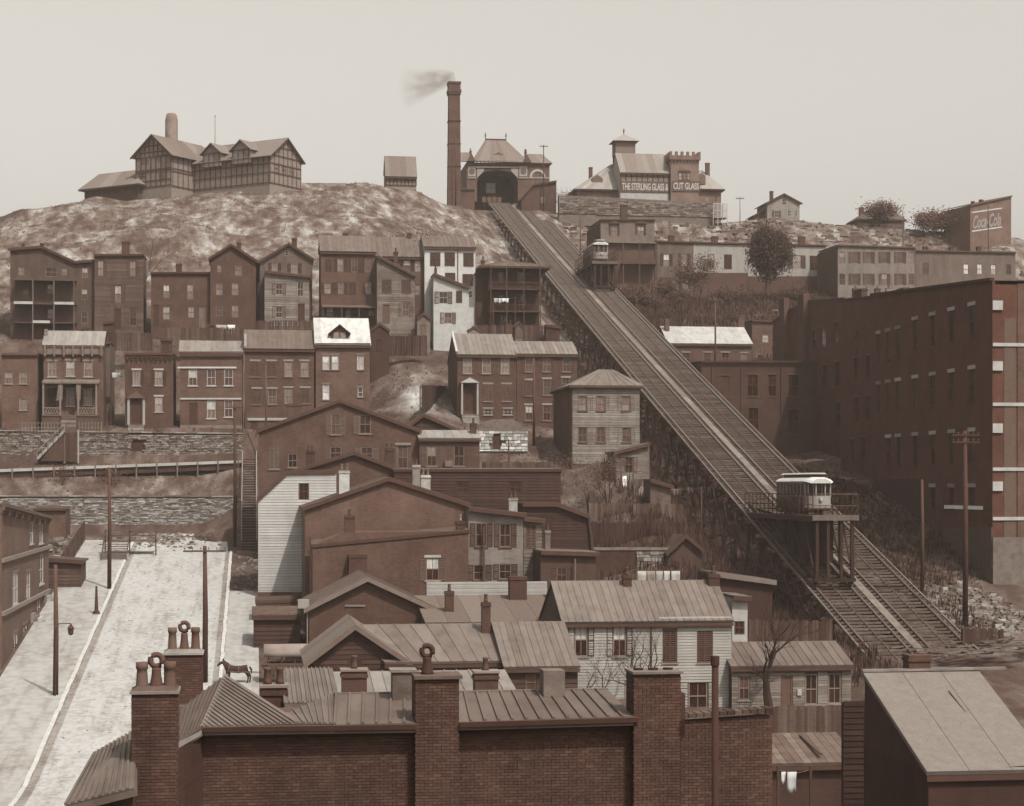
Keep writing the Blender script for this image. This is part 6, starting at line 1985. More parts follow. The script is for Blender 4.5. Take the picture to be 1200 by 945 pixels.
def left_side():
    strip('street', -15, -3, 60, 254, .03, street_mat('cobbles', .21, .285, 2.2))
    pav = street_mat('pavement', .20, .245, 1.1)
    strip('pavement_left', -21.2, -15.35, 60, 246, .15, pav)
    strip('pavement_right', -2.65, .4, 150, 207, .13, pav)
    gm_ = street_mat('kerb_shade', .11, .17, 1.5)  # dark strips painting the shadow line beside the kerbs
    strip('kerb_shade_left', -15.0, -14.45, 60, 246, .036, gm_)
    strip('gutter_right', -3.5, -3.02, 140, 236, .036, gm_)
    for nm, xa, ya, yb in (('kerb_left', -15.35, 60, 246), ('kerb_right', -3.0, 140, 236)):
        k = tag(bpy.data.objects.new(nm, None), kind='structure')
        COL.objects.link(k)
        k.location = (xa, ya, gz(-8, ya))
        y = ya
        while y < yb:
            za, zb = gz(-8, y), gz(-8, y + 1.95)
            b = MB()
            j = random.uniform(-.03, .03)
            b.hexa([(xa + j, y, za - .2), (xa + .33 + j, y, za - .2), (xa + .33 + j, y + 1.93, zb - .2), (xa + j, y + 1.93, zb - .2),
                    (xa + j, y, za + .17), (xa + .33 + j, y, za + .17), (xa + .33 + j, y + 1.93, zb + .17), (xa + j, y + 1.93, zb + .17)])
            b.build('kerb_stone', mat('paint', .44), k, tuple(k.location))
            y += 2.0
    # retaining wall across the end of the street
    w = H('retaining_wall', 'low coursed-stone retaining wall closing the upper end of the street', 'wall', 256, -60, 276, 628)
    w.wall([(-60, 582), (276, 583)], 1.4, mat('stone', .2))
    stones(w, -60, 276, 583.5, 626, mat('stone', .32), sx=.65, sz=.17, seed=3)
    n = 24
    for k in range(n):
        a = w.xl + (w.xr - w.xl) * k / n
        b_ = w.xl + (w.xr - w.xl) * (k + 1) / n - .03
        zt = w.top[0][1] + (w.top[1][1] - w.top[0][1]) * k / n
        w.part('coping_stone', MB().box(a, b_, -.3, 1.3, zt + .005, zt + .2 + random.uniform(-.03, .03)), mat('stone', .26))
    # terrace wall under the lower row
    w = H('terrace_wall', 'rubble-stone terrace wall below the lower row of houses', 'wall', 268, -10, 284, 545)
    w.add_windows([(161.5, 526, 14, 18, 'D')], door_tone=.04)
    w.wall([(-10, 505.5), (284, 509)], 1.2, mat('stone', .10))
    stones(w, -10, 150, 506.5, 542, mat('stone', .22), sx=.6, sz=.22, seed=5)
    stones(w, 150, 284, 509.8, 543, mat('stone', .24), sx=.6, sz=.22, seed=6)
    for k in range(22):
        a = w.xl + (w.xr - w.xl) * k / 22
        b_ = w.xl + (w.xr - w.xl) * (k + 1) / 22 - .03
        zt = w.top[0][1] + (w.top[1][1] - w.top[0][1]) * (k + .5) / 22
        w.part('coping_stone', MB().box(a, b_, -.3, 1.15, zt + .01, zt + .18), mat('stone', .30))
    # diagonal stair up to the porch house
    A, B_ = at(44, 539, 266.6), at(76, 506, 266.6)
    t = thing('terrace_stair', 'white-edged wooden stair climbing the terrace wall to the porch house', 'stair', (A.x, A.y, A.z))
    n = 16
    d = B_ - A
    for s in (0, 1.3):
        MB().bar((0, s - .6, .1), (d.x, s - .6, d.z + .1), .1, .36).build('stringer', mat('board', .36), t)
    for k in range(n):
        f = k / n
        MB().box(d.x * f, d.x * f + .34, -.54, .64, d.z * f + .1, d.z * f + .16).build('tread', mat('board', .22), t)
    for s in (-.6,):
        MB().bar((0, s - .1, 1.1), (d.x, s - .1, d.z + 1.1), .08).build('handrail', mat('board', .34), t)
    for k in range(6):
        f = k / 5
        MB().box(d.x * f - .04, d.x * f + .04, -.76, -.66, d.z * f - .1, d.z * f + 1.1).build('baluster', mat('board', .3), t)
    MB().prism([(.4, -.2), (d.x, -.2), (d.x, d.z - .1)], -.5, .6).build('stair_base', mat('board', .07), t)
    p = at(83.5, 538, 266.4)
    t = thing('terrace_gate', 'dark plank gate between white posts below the porch steps', 'gate', (p.x, p.y, p.z))
    for s in (-.95, .95):
        MB().box(s - .1, s + .1, -.1, .1, -.6, 4.0).build('post', mat('board', .36), t)
    for k in range(7):
        x = -.82 + k * .235
        MB().box(x, x + .21, -.04, .02, -.4, 3.6).build('plank', mat('board', .07), t)
    # front-yard picket fences on the terrace
    def picket(label, pa, pb, py, Y, hgt=1.1, tone=.28, gap=.42):
        P, Q = at(pa, py, Y), at(pb, py, Y)
        t = thing('picket_fence', label, 'fence', (P.x, P.y, P.z), group='light fences on the terrace')
        L = Q.x - P.x
        dz = Q.z - P.z
        n = max(3, int(L / gap))
        me = MB().box(-.045, .045, -.02, .02, -.5, hgt).mesh('picket', mat('board', tone))
        for k in range(n + 1):
            put('picket', me, t, (L * k / n, 0, dz * k / n))
        for z in (.3, hgt - .15):
            MB().bar((0, .05, z), (L, .05, dz + z), .06).build('rail', mat('board', tone), t)
        return t
    picket('pale picket fence left of the porch steps on the terrace', 26, 75, 504, 267.7)
    picket('pale picket fence right of the porch steps on the terrace', 93, 119, 504, 267.7)
    # wooden sidewalk
    P, Q = at(-10, 551, 262.6), at(284, 540, 262.6)
    t = thing('boardwalk', 'pale raised plank boardwalk on short posts across the grassy bank', 'boardwalk', (P.x, P.y, P.z))
    L, dz = Q.x - P.x, Q.z - P.z
    n = 46
    for k in range(n):
        x0, x1 = L * k / n, L * (k + 1) / n - .03
        z = dz * k / n
        MB().box(x0, x1, 0, 2.6, z, z + .09).build('plank', mat('board', .36), t)
    for k in range(12):
        f0, f1 = k / 12, (k + 1) / 12
        MB().bar((L * f0, -.06, dz * f0 - .14), (L * f1 - .02, -.06, dz * f1 - .14), .09, .36).build('fascia', mat('board', .42), t)
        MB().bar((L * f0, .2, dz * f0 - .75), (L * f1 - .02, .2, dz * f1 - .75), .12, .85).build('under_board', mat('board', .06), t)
    for k in range(13):
        x = L * k / 12.2
        MB().box(x - .09, x + .09, -.2, -.11, dz * k / 12 - 2.2, dz * k / 12 + .1).build('post', mat('board', .22), t)
    # long public stairs
    xa, xb = -1.55, .25
    ya, yb = 237.5, 262.5
    za, zb = gz(-1, ya) + .1, at(292, 538, 262.5).z
    t = thing('public_stairs', 'long wooden public stairs climbing from the street to the boardwalk', 'stairs', (-.65, ya, za))
    n = 34
    for k in range(n):
        f = k / n
        MB().box(xa + .65, xb + .65, (yb - ya) * f, (yb - ya) * f + .45, (zb - za) * f + .02, (zb - za) * f + .12).build('tread', mat('board', .28), t)
        MB().box(xa + .7, xb + .6, (yb - ya) * f + .46, (yb - ya) * f + .5, (zb - za) * f + .1, (zb - za) * f + .3).build('riser', mat('board', .07), t)
    for x in (xa + .6, xb + .7):
        MB().bar((x, 0, .0), (x, yb - ya, zb - za), .1, .4).build('stringer', mat('board', .20), t)
        MB().bar((x, 0, 1.1), (x, yb - ya, zb - za + 1.1), .08, .1).build('handrail', mat('board', .36), t)
        for k in range(9):
            f = k / 8
            MB().box(x - .06, x + .06, (yb - ya) * f - .06, (yb - ya) * f + .06, (zb - za) * f - 3.5, (zb - za) * f + 1.1).build('post', mat('board', .16), t)
    # brick house along the left pavement
    h = H('corner_brick_house', 'three-storey brick street house with pale window frames at the left edge', 'house', 185, 2, 57, 790, R(90), anchor=32, found=6)
    P = atX(32, 790, -21.6)
    bpy.data.objects.remove(h.root)
    h = H('corner_brick_house', 'three-storey brick street house with pale window frames at the left edge', 'house', P.y, 2, 57, 780, R(90), anchor=32, found=6)
    h.add_windows([(48, 625, 5, 26, 'm'), (37, 625, 4, 26, 'm'), (48.5, 668, 5, 36, 'ml'), (33, 687, 5, 36, 'm'), (18, 690, 6, 40, 'm'), (45, 722, 4, 38, 'm'), (53, 722, 4, 52, 'D'), (29, 752, 5, 44, 'm'), (37, 752, 5, 56, 'D'), (18, 760, 5, 40, 'm')],
                  trim=.42, sill=.4, lint=.2)
    h.wall([(2, 592), (57, 607)], 14, mat('brick', .13))
    h.roof_flat(mat('tin', .16), cornice=.13, ch=.7, proj=.5, brackets=8)
    for pa, pb in ((651, 641), (713, 692)):
        h.band('string_course', 2, 57, pa, pa + 4, .2, mat('paint', .3)) if False else None
        a, b = h.l(2, pa + 6), h.l(57, pb)
        h.part('string_course', MB().box(a[0], b[0], -.22, -.005, b[1] - .18, b[1] + .18), mat('paint', .28))
    for px, py in ((52, 762), (37, 790)):
        x, z = h.l(px, py)
        P = Vector((h.O[0], h.O[1] + x, 0))
        g = gz(-8, P.y) - h.z0
        for k in range(4):
            h.part('step', MB().box(x - 1.0, x + 1.0, -.35 * (4 - k), -.35 * (3 - k) - .003, g - .3, g + .2 + .2 * k), mat('stone', .36))
    # low board shed, planks and fence along the lot
    s = H('pavement_shed', 'low dark horizontal-board shed between the brick house and the lot fence', 'shed', 210, 50, 95, 700)
    s.wall([(50, 656), (95, 659)], 6, mat('board', .10), boards=.36)
    s.roof_prof(mat('tin', .12), n=3)
    s = H('tiered_wood_shed', 'low dark wood shed with tiered planks beside the boxed-eave house', 'shed', 176, 297, 352, 765)
    s.wall([(297, 722), (352, 720)], 5, mat('board', .06), boards=.4)
    s.roof_front(712, 4.0, 4, mat('board', .11), seam=0)
    s = H('low_plank_bin', 'small plank bin behind the tiered wood shed', 'shed', 189, 300, 345, 725)
    s.wall([(300, 706), (345, 704)], 3, mat('board', .07), boards=.4)
    s.roof_flat(mat('board', .1), ch=.2, proj=.1)
    r2 = H('lot_brick_hut', 'small dark brick hut at the back of the rubble lot', 'shed', 247, 40, 77, 625)
    r2.wall([(40, 597), (77, 597)], 6, mat('brick', .10))
    r2.roof_flat(mat('tin', .1), ch=.3)
    t = thing('lot_fence', 'dark plank fence dividing the rubble lot from the left pavement', 'fence', (-21.5, 212, gz(-8, 212)))
    for k in range(86):
        y = k * .42
        g = gz(-8, 212 + y) - gz(-8, 212)
        h_ = 2.3 + random.uniform(-.12, .12)
        MB().box(-.03, .03, y, y + .37, g - .3, g + h_).build('plank', mat('board', .09), t)
    for k in range(9):
        y = k * 4.4
        g = gz(-8, 212 + y) - gz(-8, 212)
        MB().box(.035, .17, y - .07, y + .07, g - .3, g + 2.2).build('post', mat('board', .08), t)
    # steps and barrier at the top of the pavement
    p = at(137, 655, 232)
    t = thing('pavement_steps', 'flight of wooden steps at the head of the left pavement', 'steps', (p.x, 229, gz(-8, 229)))
    for k in range(9):
        MB().box(-1.6, 1.2, k * .5, k * .5 + .46, k * .26 + .05, k * .26 + .17).build('tread', mat('board', .22), t)
    for x in (-1.66, 1.26):
        MB().bar((x, 0, 0), (x, 4.6, 2.4), .1, .4).build('stringer', mat('board', .12), t)
    MB().box(-1.6, 4.6, 4.6, 7, 2.2, 2.45).build('landing', mat('board', .2), t)
    for x in (-1.5, 1.4, 4.5):
        MB().box(x - .08, x + .08, 4.6, 4.76, -.5, 3.6).build('post', mat('board', .1), t)
    for z in (2.9, 3.5):
        MB().box(-1.5, 4.6, 4.5, 4.6, z, z + .16).build('rail', mat('board', .14), t)
    # rubble in the lot and at the street head
    rnd = random.Random(11)
    b = MB()
    def rock(x, y, z, r):
        p = [(x + r * rnd.uniform(.6, 1.2) * sx_, y + r * rnd.uniform(.6, 1.2) * sy_, z + (r * rnd.uniform(.4, .9) if k > 3 else -r * .4))
             for k, (sx_, sy_) in enumerate(((-1, -1), (1, -1), (1, 1), (-1, 1)) * 2)]
        b.hexa(p)
    for k in range(900):
        x, y = rnd.uniform(-38, -22), rnd.uniform(215, 250)
        lump = 1.8 * math.exp(-((x + 28) / 6) ** 2 - ((y - 232) / 10) ** 2)
        rock(x, y, gz(x, y) + lump * rnd.random(), rnd.uniform(.1, .4))
    for k in range(350):
        x, y = rnd.gauss(-12.5, 3), rnd.gauss(247, 3.4)
        if y < 254:
            rock(x, y, gz(x, y) + .05, rnd.uniform(.06, .28))
    for k in range(420):
        x, y = rnd.uniform(-2, 6), rnd.uniform(205, 236)
        rock(x, y, gz(x, y) + .05, rnd.uniform(.05, .22))
    for k in range(500):
        x, y = rnd.uniform(67.5, 77), rnd.uniform(174, 196)
        rock(x, y, gz(x, y), rnd.uniform(.1, .4))
    for k in range(240):
        x, y = rnd.uniform(-15, -3), rnd.uniform(130, 250)
        rock(x, y, gz(x, y) + .02, rnd.uniform(.03, .09))
    tag(b.build('rubble', mat('stone', .26)), 'scattered pale rubble and broken stones on lots and street edges', 'rubble', kind='stuff')
left_side()

def find_ground(px, py):
    dx, dy, dz = ray(px, py)
    ts = np.arange(60, 600, .5)
    g = ground(ts * dx, ts * dy)
    below = np.nonzero(CZ + ts * dz < g)[0]
    t = ts[below[0]] if len(below) else 300
    return Vector((t * dx, t * dy, gz(t * dx, t * dy)))
def pole(label, px, pyb, pyt, Y=None, arms=0, w=.17, tone=.07, armw=2.2, name='utility_pole'):
    P = find_ground(px, pyb) if Y is None else at(px, pyb, Y)
    zt = at(px, pyt, P.y).z
    g = gz(P.x, P.y)
    t = thing(name, label, 'pole', (P.x, P.y, g), group='utility poles' if name == 'utility_pole' else None)
    hgt = zt - g
    MB().tube([(0, 0, -.6), (.05, 0, hgt * .5), (0, 0, hgt)], [w * 1.15, w, w * .7], 8).build('post', mat('timber', tone), t, None, True)
    for k in range(arms):
        z = hgt - .5 - k * .7
        MB().box(-armw / 2, armw / 2, -.24, -.14, z, z + .14).build('crossarm', mat('timber', tone), t)
        for i in range(6):
            x = -armw / 2 + .12 + i * (armw - .24) / 5
            MB().lathe((x, -.19, z + .14), [(.025, 0), (.025, .12), (.06, .13), (.055, .24)], 6).build('insulator', mat('paint', .2), t)
    return t
pole('stout pole with long crossarm at the right kerb of the street', 240, 800, 640, None, 1, .22, .07, 3.6)
pole('tall bare pole at the left kerb beside the pavement', 128, 692, 548, None, 0, .2, .075)
pole('short pole in front of the corner brick house', 65, 818, 662, None, 0, .2, .09)
pole('tall pole at the foot of the public stairs', 275, 645, 474, 240, 1, .2, .08, 2.4)
pole('pole before the arched-lintel row house', 625.5, 530, 420, 252, 0, .17, .10)
pole('pole standing before the double-bay brick house', 311.5, 500, 428, 265, 0, .14, .11)
pole('tall pole with two crossarms before the tall brick works', 1131, 735, 505, None, 2, .26, .07, 2.8)
pole('shorter bare pole left of the two-armed pole', 1080.5, 695, 562, None, 0, .2, .065)
pole('thin pole with crossarm above the upper platform car', 680, 312, 243, 385, 1, .15, .08, 3.4)
pole('pole with crossarm before the white-roofed low house', 838, 424, 349, 322, 1, .16, .12, 2.6)
pole('pole in front of the hilltop smokestack', 534, 240, 160, 446, 0, .13, .07)
pole('single-armed pole at the boarded station shed', 637, 262, 170, 443, 1, .14, .07, 2.0)
pole('thin pole rising before the painted wall sign', 1158, 300, 236, 384, 0, .13, .08)
pole('thin pole with small crossarm behind the pale gabled crest house', 867, 258, 231, 430, 1, .08, .1, 2.0)
pole('bare pole on the crest slope by the right trees', 1058, 290, 250, 405, 0, .14, .1)
pole('slim drain pole in front of the stone vault', 596, 545, 515, 238, 0, .1, .05)

# iron post and gas lamp on the left pavement
p = find_ground(113, 722)
t = thing('iron_post', 'tapered iron post on the left pavement near the kerb', 'post', (p.x, p.y, p.z + .13))
MB().lathe((0, 0, 0), [(.34, -.2), (.34, .25), (.2, .35), (.15, 1.4), (.1, 2.7), (.06, 2.8)], 10).build('shaft', mat('paint', .06), t)
MB().box(-.42, .42, -.42, .42, -.2, .06).build('base', mat('stone', .2), t)
p = find_ground(83, 800)
t = thing('bracket_lamp', 'street lamp hanging from a thin bracket by the left pavement', 'street lamp', (at(65, 730, 157.2).x, 157.0, gz(-8, 157.0)))
zb = at(70, 731, 157).z - gz(-8, 157)
xx = at(83, 731, 157).x - at(65, 730, 157.2).x
MB().tube([(0, 0, zb - .6), (.3, 0, zb), (xx, 0, zb)], .04, 6).build('bracket', mat('paint', .05), t)
MB().lathe((xx, 0, zb - .95), [(.08, 0), (.2, .1), (.24, .5), (.3, .55), (.12, .8), (.04, .95)], 10).build('lantern', mat('paint', .06), t)
MB().tube([(0, 0, 0), (0, 0, zb - .5)], .05, 6).build('stem', mat('paint', .05), t)
# ------------------------------------------------------------------ near roofs and the foreground brick house
BRICK_N = [0]
def brick_face(parent, x0, x1, z0, z1, y, m, single=False, bl=.215, bh=.075, seed=1, name='brickwork', axis='y', mortar=.10):
    """running-bond bricks with recessed joints on a wall facing -y (local frame)"""
    rnd = random.Random(seed)
    stuff = MB()
    sizes = {}
    g = .010
    n = int((z1 - z0) / bh)
    for r in range(n):
        zb = z1 - (r + 1) * bh
        x = x0 - (bl / 2 if r % 2 else 0)
        header = r % 6 == 5
        L = bl / 2 if header else bl
        while x < x1 - .01:
            a, b = max(x, x0), min(x + L, x1)
            if b - a > .03:
                w = round(b - a - g, 3)
                e = rnd.uniform(0, .007)
                if single and BRICK_N[0] < 300:
                    me = cached(('brick', w, m.name), lambda: MB().box(0, w, -.022, .03, 0, bh - g).mesh('brick', m))
                    put('brick', me, parent, (a, y - e, zb), (0, rnd.uniform(-.004, .004), 0))
                    BRICK_N[0] += 1
                else:
                    stuff.box(a, a + w, y - .022 - e, y + .03, zb + rnd.uniform(-.002, .002), zb + bh - g)
            x += L
    if stuff.v:
        tag(stuff.build(name, m, parent), kind='stuff')

def near():
    # roofs between the street and the foreground
    h = H('corrugated_roof_house', 'small house with striped seamed roof behind the foreground roof ridge', 'house', 72, 338, 394, 900)
    h.wall([(338, 826), (394, 824)], 9, mat('brick', .07))
    h.roof_front(787, 7, 12, mat('tin', .21))
    h.chimney(321, 806, 835, 30, 1, tone=.055, pots=2, d=1.0, cap=.26)
    h = H('pale_tin_shed', 'low shed with very pale tin roof between brick chimneys', 'shed', 92, 398, 604, 900)
    h.wall([(398, 818), (604, 816)], 7, mat('board', .07))
    h.roof_front(789, 5, 14, mat('tin', .31))
    h.chimney(415.5, 787, 815, 29, -1.5, tone=.075, pots=1, d=1.0, cap=.28, kind='brick')
    h.chimney(570.5, 789, 814, 27, -1.5, tone=.085, pots=1, d=1.0, cap=.3, kind='brick')
    h = H('back_court_house', 'brick back-court house carrying the three-pot chimney by the street', 'house', 60, 188, 262, 930)
    h.wall([(188, 832), (262, 836)], 3, mat('brick', .06))
    h.roof_flat(mat('tin', .15), ch=.3)
    tall_pots(h, 192.5, 236.5, 768, 840, .2, 1.0, 736, mat('bricks', .072))

    # foreground house
    h = H('foreground_brick_house', 'long dark brick house with chimneys and tin roofs across the bottom', 'house', 47, 238, 905, 1300)
    WB = mat('brick', .09)
    BM = mat('bricks', .068)
    h.wall([(238, 862), (747, 850), (796, 846)], 5.5, WB)
    wa_, wb_, wc_, wd_ = h.l(796.5, 1300), h.l(905, 1300), h.l(905, 838.5), h.l(796.5, 846)
    pw_ = h.part('parapet_wall', MB().prism([(wa_[0], -6), (wb_[0], -6), (wc_[0], wc_[1]), (wd_[0], wd_[1])], 0, .38), WB)
    x0, x1 = h.l(238, 900)[0], h.l(905, 900)[0]
    zl = h.l(500, 862)[1]
    brick_face(h.w, x0, h.l(747, 900)[0], h.l(560, 980)[1], min(h.l(238, 862)[1], h.l(747, 850)[1]), 0, BM, seed=2)
    brick_face(pw_, h.l(797, 900)[0], x1, h.l(850, 975)[1], h.l(860, 843)[1], 0, BM, seed=3)
    # fascia and gutter
    for pa, pb, ya, yb in ((238, 487, 862, 858.5), (538, 747, 856, 850)):
        a, b = h.l(pa, ya, -.3), h.l(pb, yb, -.3)
        h.part('fascia', MB().hexa([(a[0], -.32, a[1]), (b[0], -.32, b[1]), (b[0], -.025, b[1]), (a[0], -.025, a[1]), (a[0], -.32, a[1] + .08), (b[0], -.32, b[1] + .08), (b[0], -.025, b[1] + .08), (a[0], -.025, a[1] + .08)]), mat('paint', .30))
        h.part('gutter', MB().hexa([(a[0], -.42, a[1] + .085), (b[0], -.42, b[1] + .085), (b[0], -.025, b[1] + .085), (a[0], -.025, a[1] + .085), (a[0], -.46, a[1] + .21), (b[0], -.46, b[1] + .21), (b[0], -.025, b[1] + .21), (a[0], -.025, a[1] + .21)]), mat('paint', .085))
    a, b = h.l(797, 842), h.l(905, 834)
    n = 12
    for k in range(n):
        f0, f1 = k / n, (k + 1) / n
        xa, xb = a[0] + (b[0] - a[0]) * f0, a[0] + (b[0] - a[0]) * f1 - .02
        za = a[1] + (b[1] - a[1]) * f0
        h.part('coping_brick', MB().box(xa, xb, -.12, .4, za, za + .11), mat('stone', .09))
    # main tin slopes
    def L(px, py, dy):
        x, z = h.l(px, py, dy)
        return (x, dy, z)
    h.slope(L(536, 848, -.35), L(745, 841, -.35), L(712, 809.5, 3.6), L(530, 813.5, 3.6), 13, mat('tin', .17))
    h.slope(L(392, 851, -.35), L(490, 849, -.35), L(490, 814, 3.6), L(394, 815, 3.6), 6, mat('tin', .16))
    h.part('roof', MB().slab(L(712, 812, 3.6), L(392, 816, 3.6), (L(392, 816, 3.6)[0], 7.4, L(392, 816, 3.6)[2] - .5), (L(712, 812, 3.6)[0], 7.4, L(712, 812, 3.6)[2] - .5), .1), mat('tin', .17))
    h.part('ridge_cap', MB().bar(L(394, 814.2, 3.62), L(712, 808.8, 3.62), .14, .1), mat('tin', .2))
    # side slope with slanting seams and the hipped corner
    C_, A, R1 = L(237, 854, -.3), L(265, 792, 6.5), L(354, 849, -.3)
    h.slope(C_, R1, A, C_, 17, mat('tin', .2), seam=.035)
    h.slope(L(350, 849, -.3), L(394, 850, -.3), L(393, 812, 4.5), L(336, 838, 2.0), 7, mat('tin', .19), seam=.035)
    Lf, Lb = L(196, 880, -2.2), L(205, 838, 3.5)
    h.slope(Lf, C_, A, Lb, 9, mat('tin', .14), seam=.035)
    h.part('ridge_cap', MB().bar(C_, A, .12, .1), mat('tin', .24))
    h.part('corner_fascia', MB().hexa([L(209, 877, -2.0), L(237.5, 861, -.34), L(237.5, 861, -.1), L(209, 877, -1.8), L(209, 869.5, -2.0), L(237.5, 856, -.34), L(237.5, 856, -.1), L(209, 869.5, -1.8)]), mat('paint', .34))
    # return wall towards the left chimney
    q0, q1 = L(205, 880, -2.4), L(238, 862, 0)
    h.part('corner_wall', MB().hexa([(q0[0], q0[1], -3), (q1[0], q1[1], -3), (q1[0], q1[1] + .3, -3), (q0[0], q0[1] + .3, -3),
                                     q0, q1, (q1[0], q1[1] + .3, q1[2]), (q0[0], q0[1] + .3, q0[2])]), mat('brick', .055))
    # chimneys with real bricks
    tall_pots(h, 154.5, 207.5, 814, 960, -2.6, 1.0, 777, BM, single=True)
    chimney_brick(h, 487, 537.5, 793, 975, -.35, .95, BM, True)
    xm, zt = h.l(496, 791, .1)
    pot_with_ring(h, xm + .1, .1, zt, .62, tone=.045)
    h.part('cap_slab', MB().box(h.l(484, 791)[0], h.l(540, 791)[0], -.43, .68, h.l(510, 796, -.35)[1], h.l(510, 793, -.35)[1] + .02), mat('stone', .14))
    chimney_brick(h, 743, 797.5, 790, 975, -.35, .95, BM, True)
    xa, xb = h.l(741, 790, -.35)[0], h.l(800, 790, -.35)[0]
    zc = h.l(770, 790, -.35)[1]
    h.part('cap_slab', MB().box(xa, xb, -.42, .68, zc, zc + .06), mat('stone', .22))
    for k in range(3):
        x = xa + .25 + k * .38
        h.part('flue', MB().lathe((x, .12, zc + .06), [(.13, 0), (.13, .05), (.09, .05)], 10), mat('paint', .03))
    x0b, x1b = h.l(797, 815, -.3)[0], h.l(803, 815, -.3)[0]
    h.part('chimney_offset', MB().box(x0b, x1b, -.3, .5, zc - 1.6, zc - .5), mat('brick', .05))
    # patched plaster chimney on the roof, and rendered stack behind
    xa, za = h.l(637, 817, 2.6)
    xb, zb = h.l(662, 786, 2.6)
    h.part('rendered_stack', MB().box(xa, xb, 2.6, 3.3, za - .3, zb), mat('stone', .17))
    xa, za = h.l(460, 822, 2.6)
    xb, zb = h.l(486, 788, 2.6)
    c = h.part('whitewashed_stack', MB().box(xa, xb, 2.6, 3.2, za - .3, zb), mat('stone', .15))
    h.part('cap', MB().box(xa - .06, xb + .06, 2.55, 3.25, zb, zb + .07), mat('stone', .3), c)
    h.part('drain_pipe', MB().tube([L(770, 838, -.12), L(768, 860, -.12), L(768, 930, -.12)], .035, 6), mat('paint', .04))
    # vent pole before the wall
    P = at(838, 925, 45.6)
    zt = at(838, 769, 45.6).z
    t = thing('vent_pole', 'thick dark pipe standing before the foreground brick wall', 'pipe', (P.x, P.y, gz(P.x, P.y)))
    b = P.z - 30
    MB().tube([(0, 0, 0), (0, 0, zt - gz(P.x, P.y))], .085, 10).build('pipe', mat('paint', .032), t, None, True)
    MB().lathe((0, 0, zt - gz(P.x, P.y) - .25), [(.085, 0), (.11, .02), (.11, .25), (.06, .26)], 10).build('collar', mat('paint', .05), t)
    # lower neighbour roof at the far left bottom
    h2 = H('lower_left_house', 'house with steep slanting tin roof at the bottom left corner', 'house', 43.2, 100, 156, 1300)
    h2.wall([(100, 950), (156, 925)], 6, mat('brick', .06))
    h2.slope((h2.l(78, 945, -.8)[0], -.8, h2.l(78, 945, -.8)[1]), (h2.l(158, 925, -.8)[0], -.8, h2.l(158, 925, -.8)[1]),
             (h2.l(158, 858, 3.8)[0], 3.8, h2.l(158, 858, 3.8)[1]), (h2.l(112, 884, 3.8)[0], 3.8, h2.l(112, 884, 3.8)[1]), 10, mat('tin', .17), seam=.04)

    # shingle roof building at the lower right
    h = H('felt_roofed_building', 'broad building with rough grey felt roof at the lower right corner', 'building', 80, 1088, 1230, 1050)
    h.wall([(1088, 905), (1230, 896)], 8.9, mat('board', .05))
    h.roof_front(789.5, 8.7, 3, mat('felt', .27), rows=4, seam=0, oh=.2, px_ridge=1090, back=False)
    h.chimney(1078, 768, 800, 25, 8.6, tone=.075, d=.9)
    a, b = h.l(1010, 789, 8.7), h.l(1178, 786, 8.7)
    h.part('ridge_board', MB().bar((a[0], 8.7, a[1] + .12), (b[0], 8.7, b[1] + .12), .3, .12), mat('board', .3))
    h.part('roof_crack', MB().bar((h.l(1112, 812, 6.6)[0], 6.6, h.l(1112, 812, 6.6)[1] + .08), (h.l(1165, 880, 1.8)[0], 1.8, h.l(1165, 880, 1.8)[1] + .08), .05, .04), mat('paint', .08))
    s = H('broken_roof_shed', 'low shed with patched broken plank roof behind the brick wall', 'shed', 108, 905, 1004, 960)
    s.wall([(905, 893), (1004, 893)], 5, mat('board', .05))
    s.roof_front(861, 4.5, 11, mat('board', .17), seam=0)
    s.part('loose_plank', MB().bar((s.l(937, 865, 4)[0], 3.8, s.l(937, 865, 4)[1] + .2), (s.l(962, 889, .3)[0], .2, s.l(962, 889, .3)[1] + .25), .18, .08), mat('board', .1))

def pot_with_ring(h, x, y, z, hh, tone=.06, r=.13, parent=None):
    p = h.part('chimney_pot', MB().lathe((x, y, z), [(r * 1.3, 0), (r * 1.15, .08), (r * .85, hh * .45), (r * .8, hh * .62), (r * .8, hh * .7)], 12), mat('paint', tone), parent, True)
    b = MB()
    pts = [(x + r * 1.05 * math.cos(a), y, z + hh * .95 + r * 1.05 * math.sin(a)) for a in np.linspace(0, 2 * math.pi, 15)]
    b.tube(pts, r * .52, 8, False)
    h.part('ring_cowl', b, mat('paint', tone), p, True)
    return p
def chimney_brick(h, pxa, pxb, pyt, pyb, dy, d, bm, single):
    xa, zt = h.l(pxa, pyt, dy)
    xb, zb = h.l(pxb, pyb, dy)
    core = h.part('chimney', MB().box(xa + .01, xb - .01, dy + .02, dy + d, zb - 4, zt - .005), mat('paint', .1))
    brick_face(core, xa, xb, zb, zt, dy + .02, bm, single, seed=int(pxa), name='chimney_brickwork')
    # left side bricks, seen obliquely
    side = MB()
    rnd = random.Random(4)
    for r in range(int((zt - zb) / .075)):
        z = zt - (r + 1) * .075
        y = dy + (0 if r % 2 else .05)
        while y < dy + d - .05:
            y2 = min(y + .2, dy + d)
            side.box(xa - .012 - rnd.uniform(0, .006), xa + .02, y, y2 - .01, z, z + .064)
            side.box(xb - .02, xb + .012 + rnd.uniform(0, .006), y, y2 - .01, z, z + .064)
            y = y2
    tag(side.build('side_brickwork', bm, core), kind='stuff')
    return core, xa, xb, zt
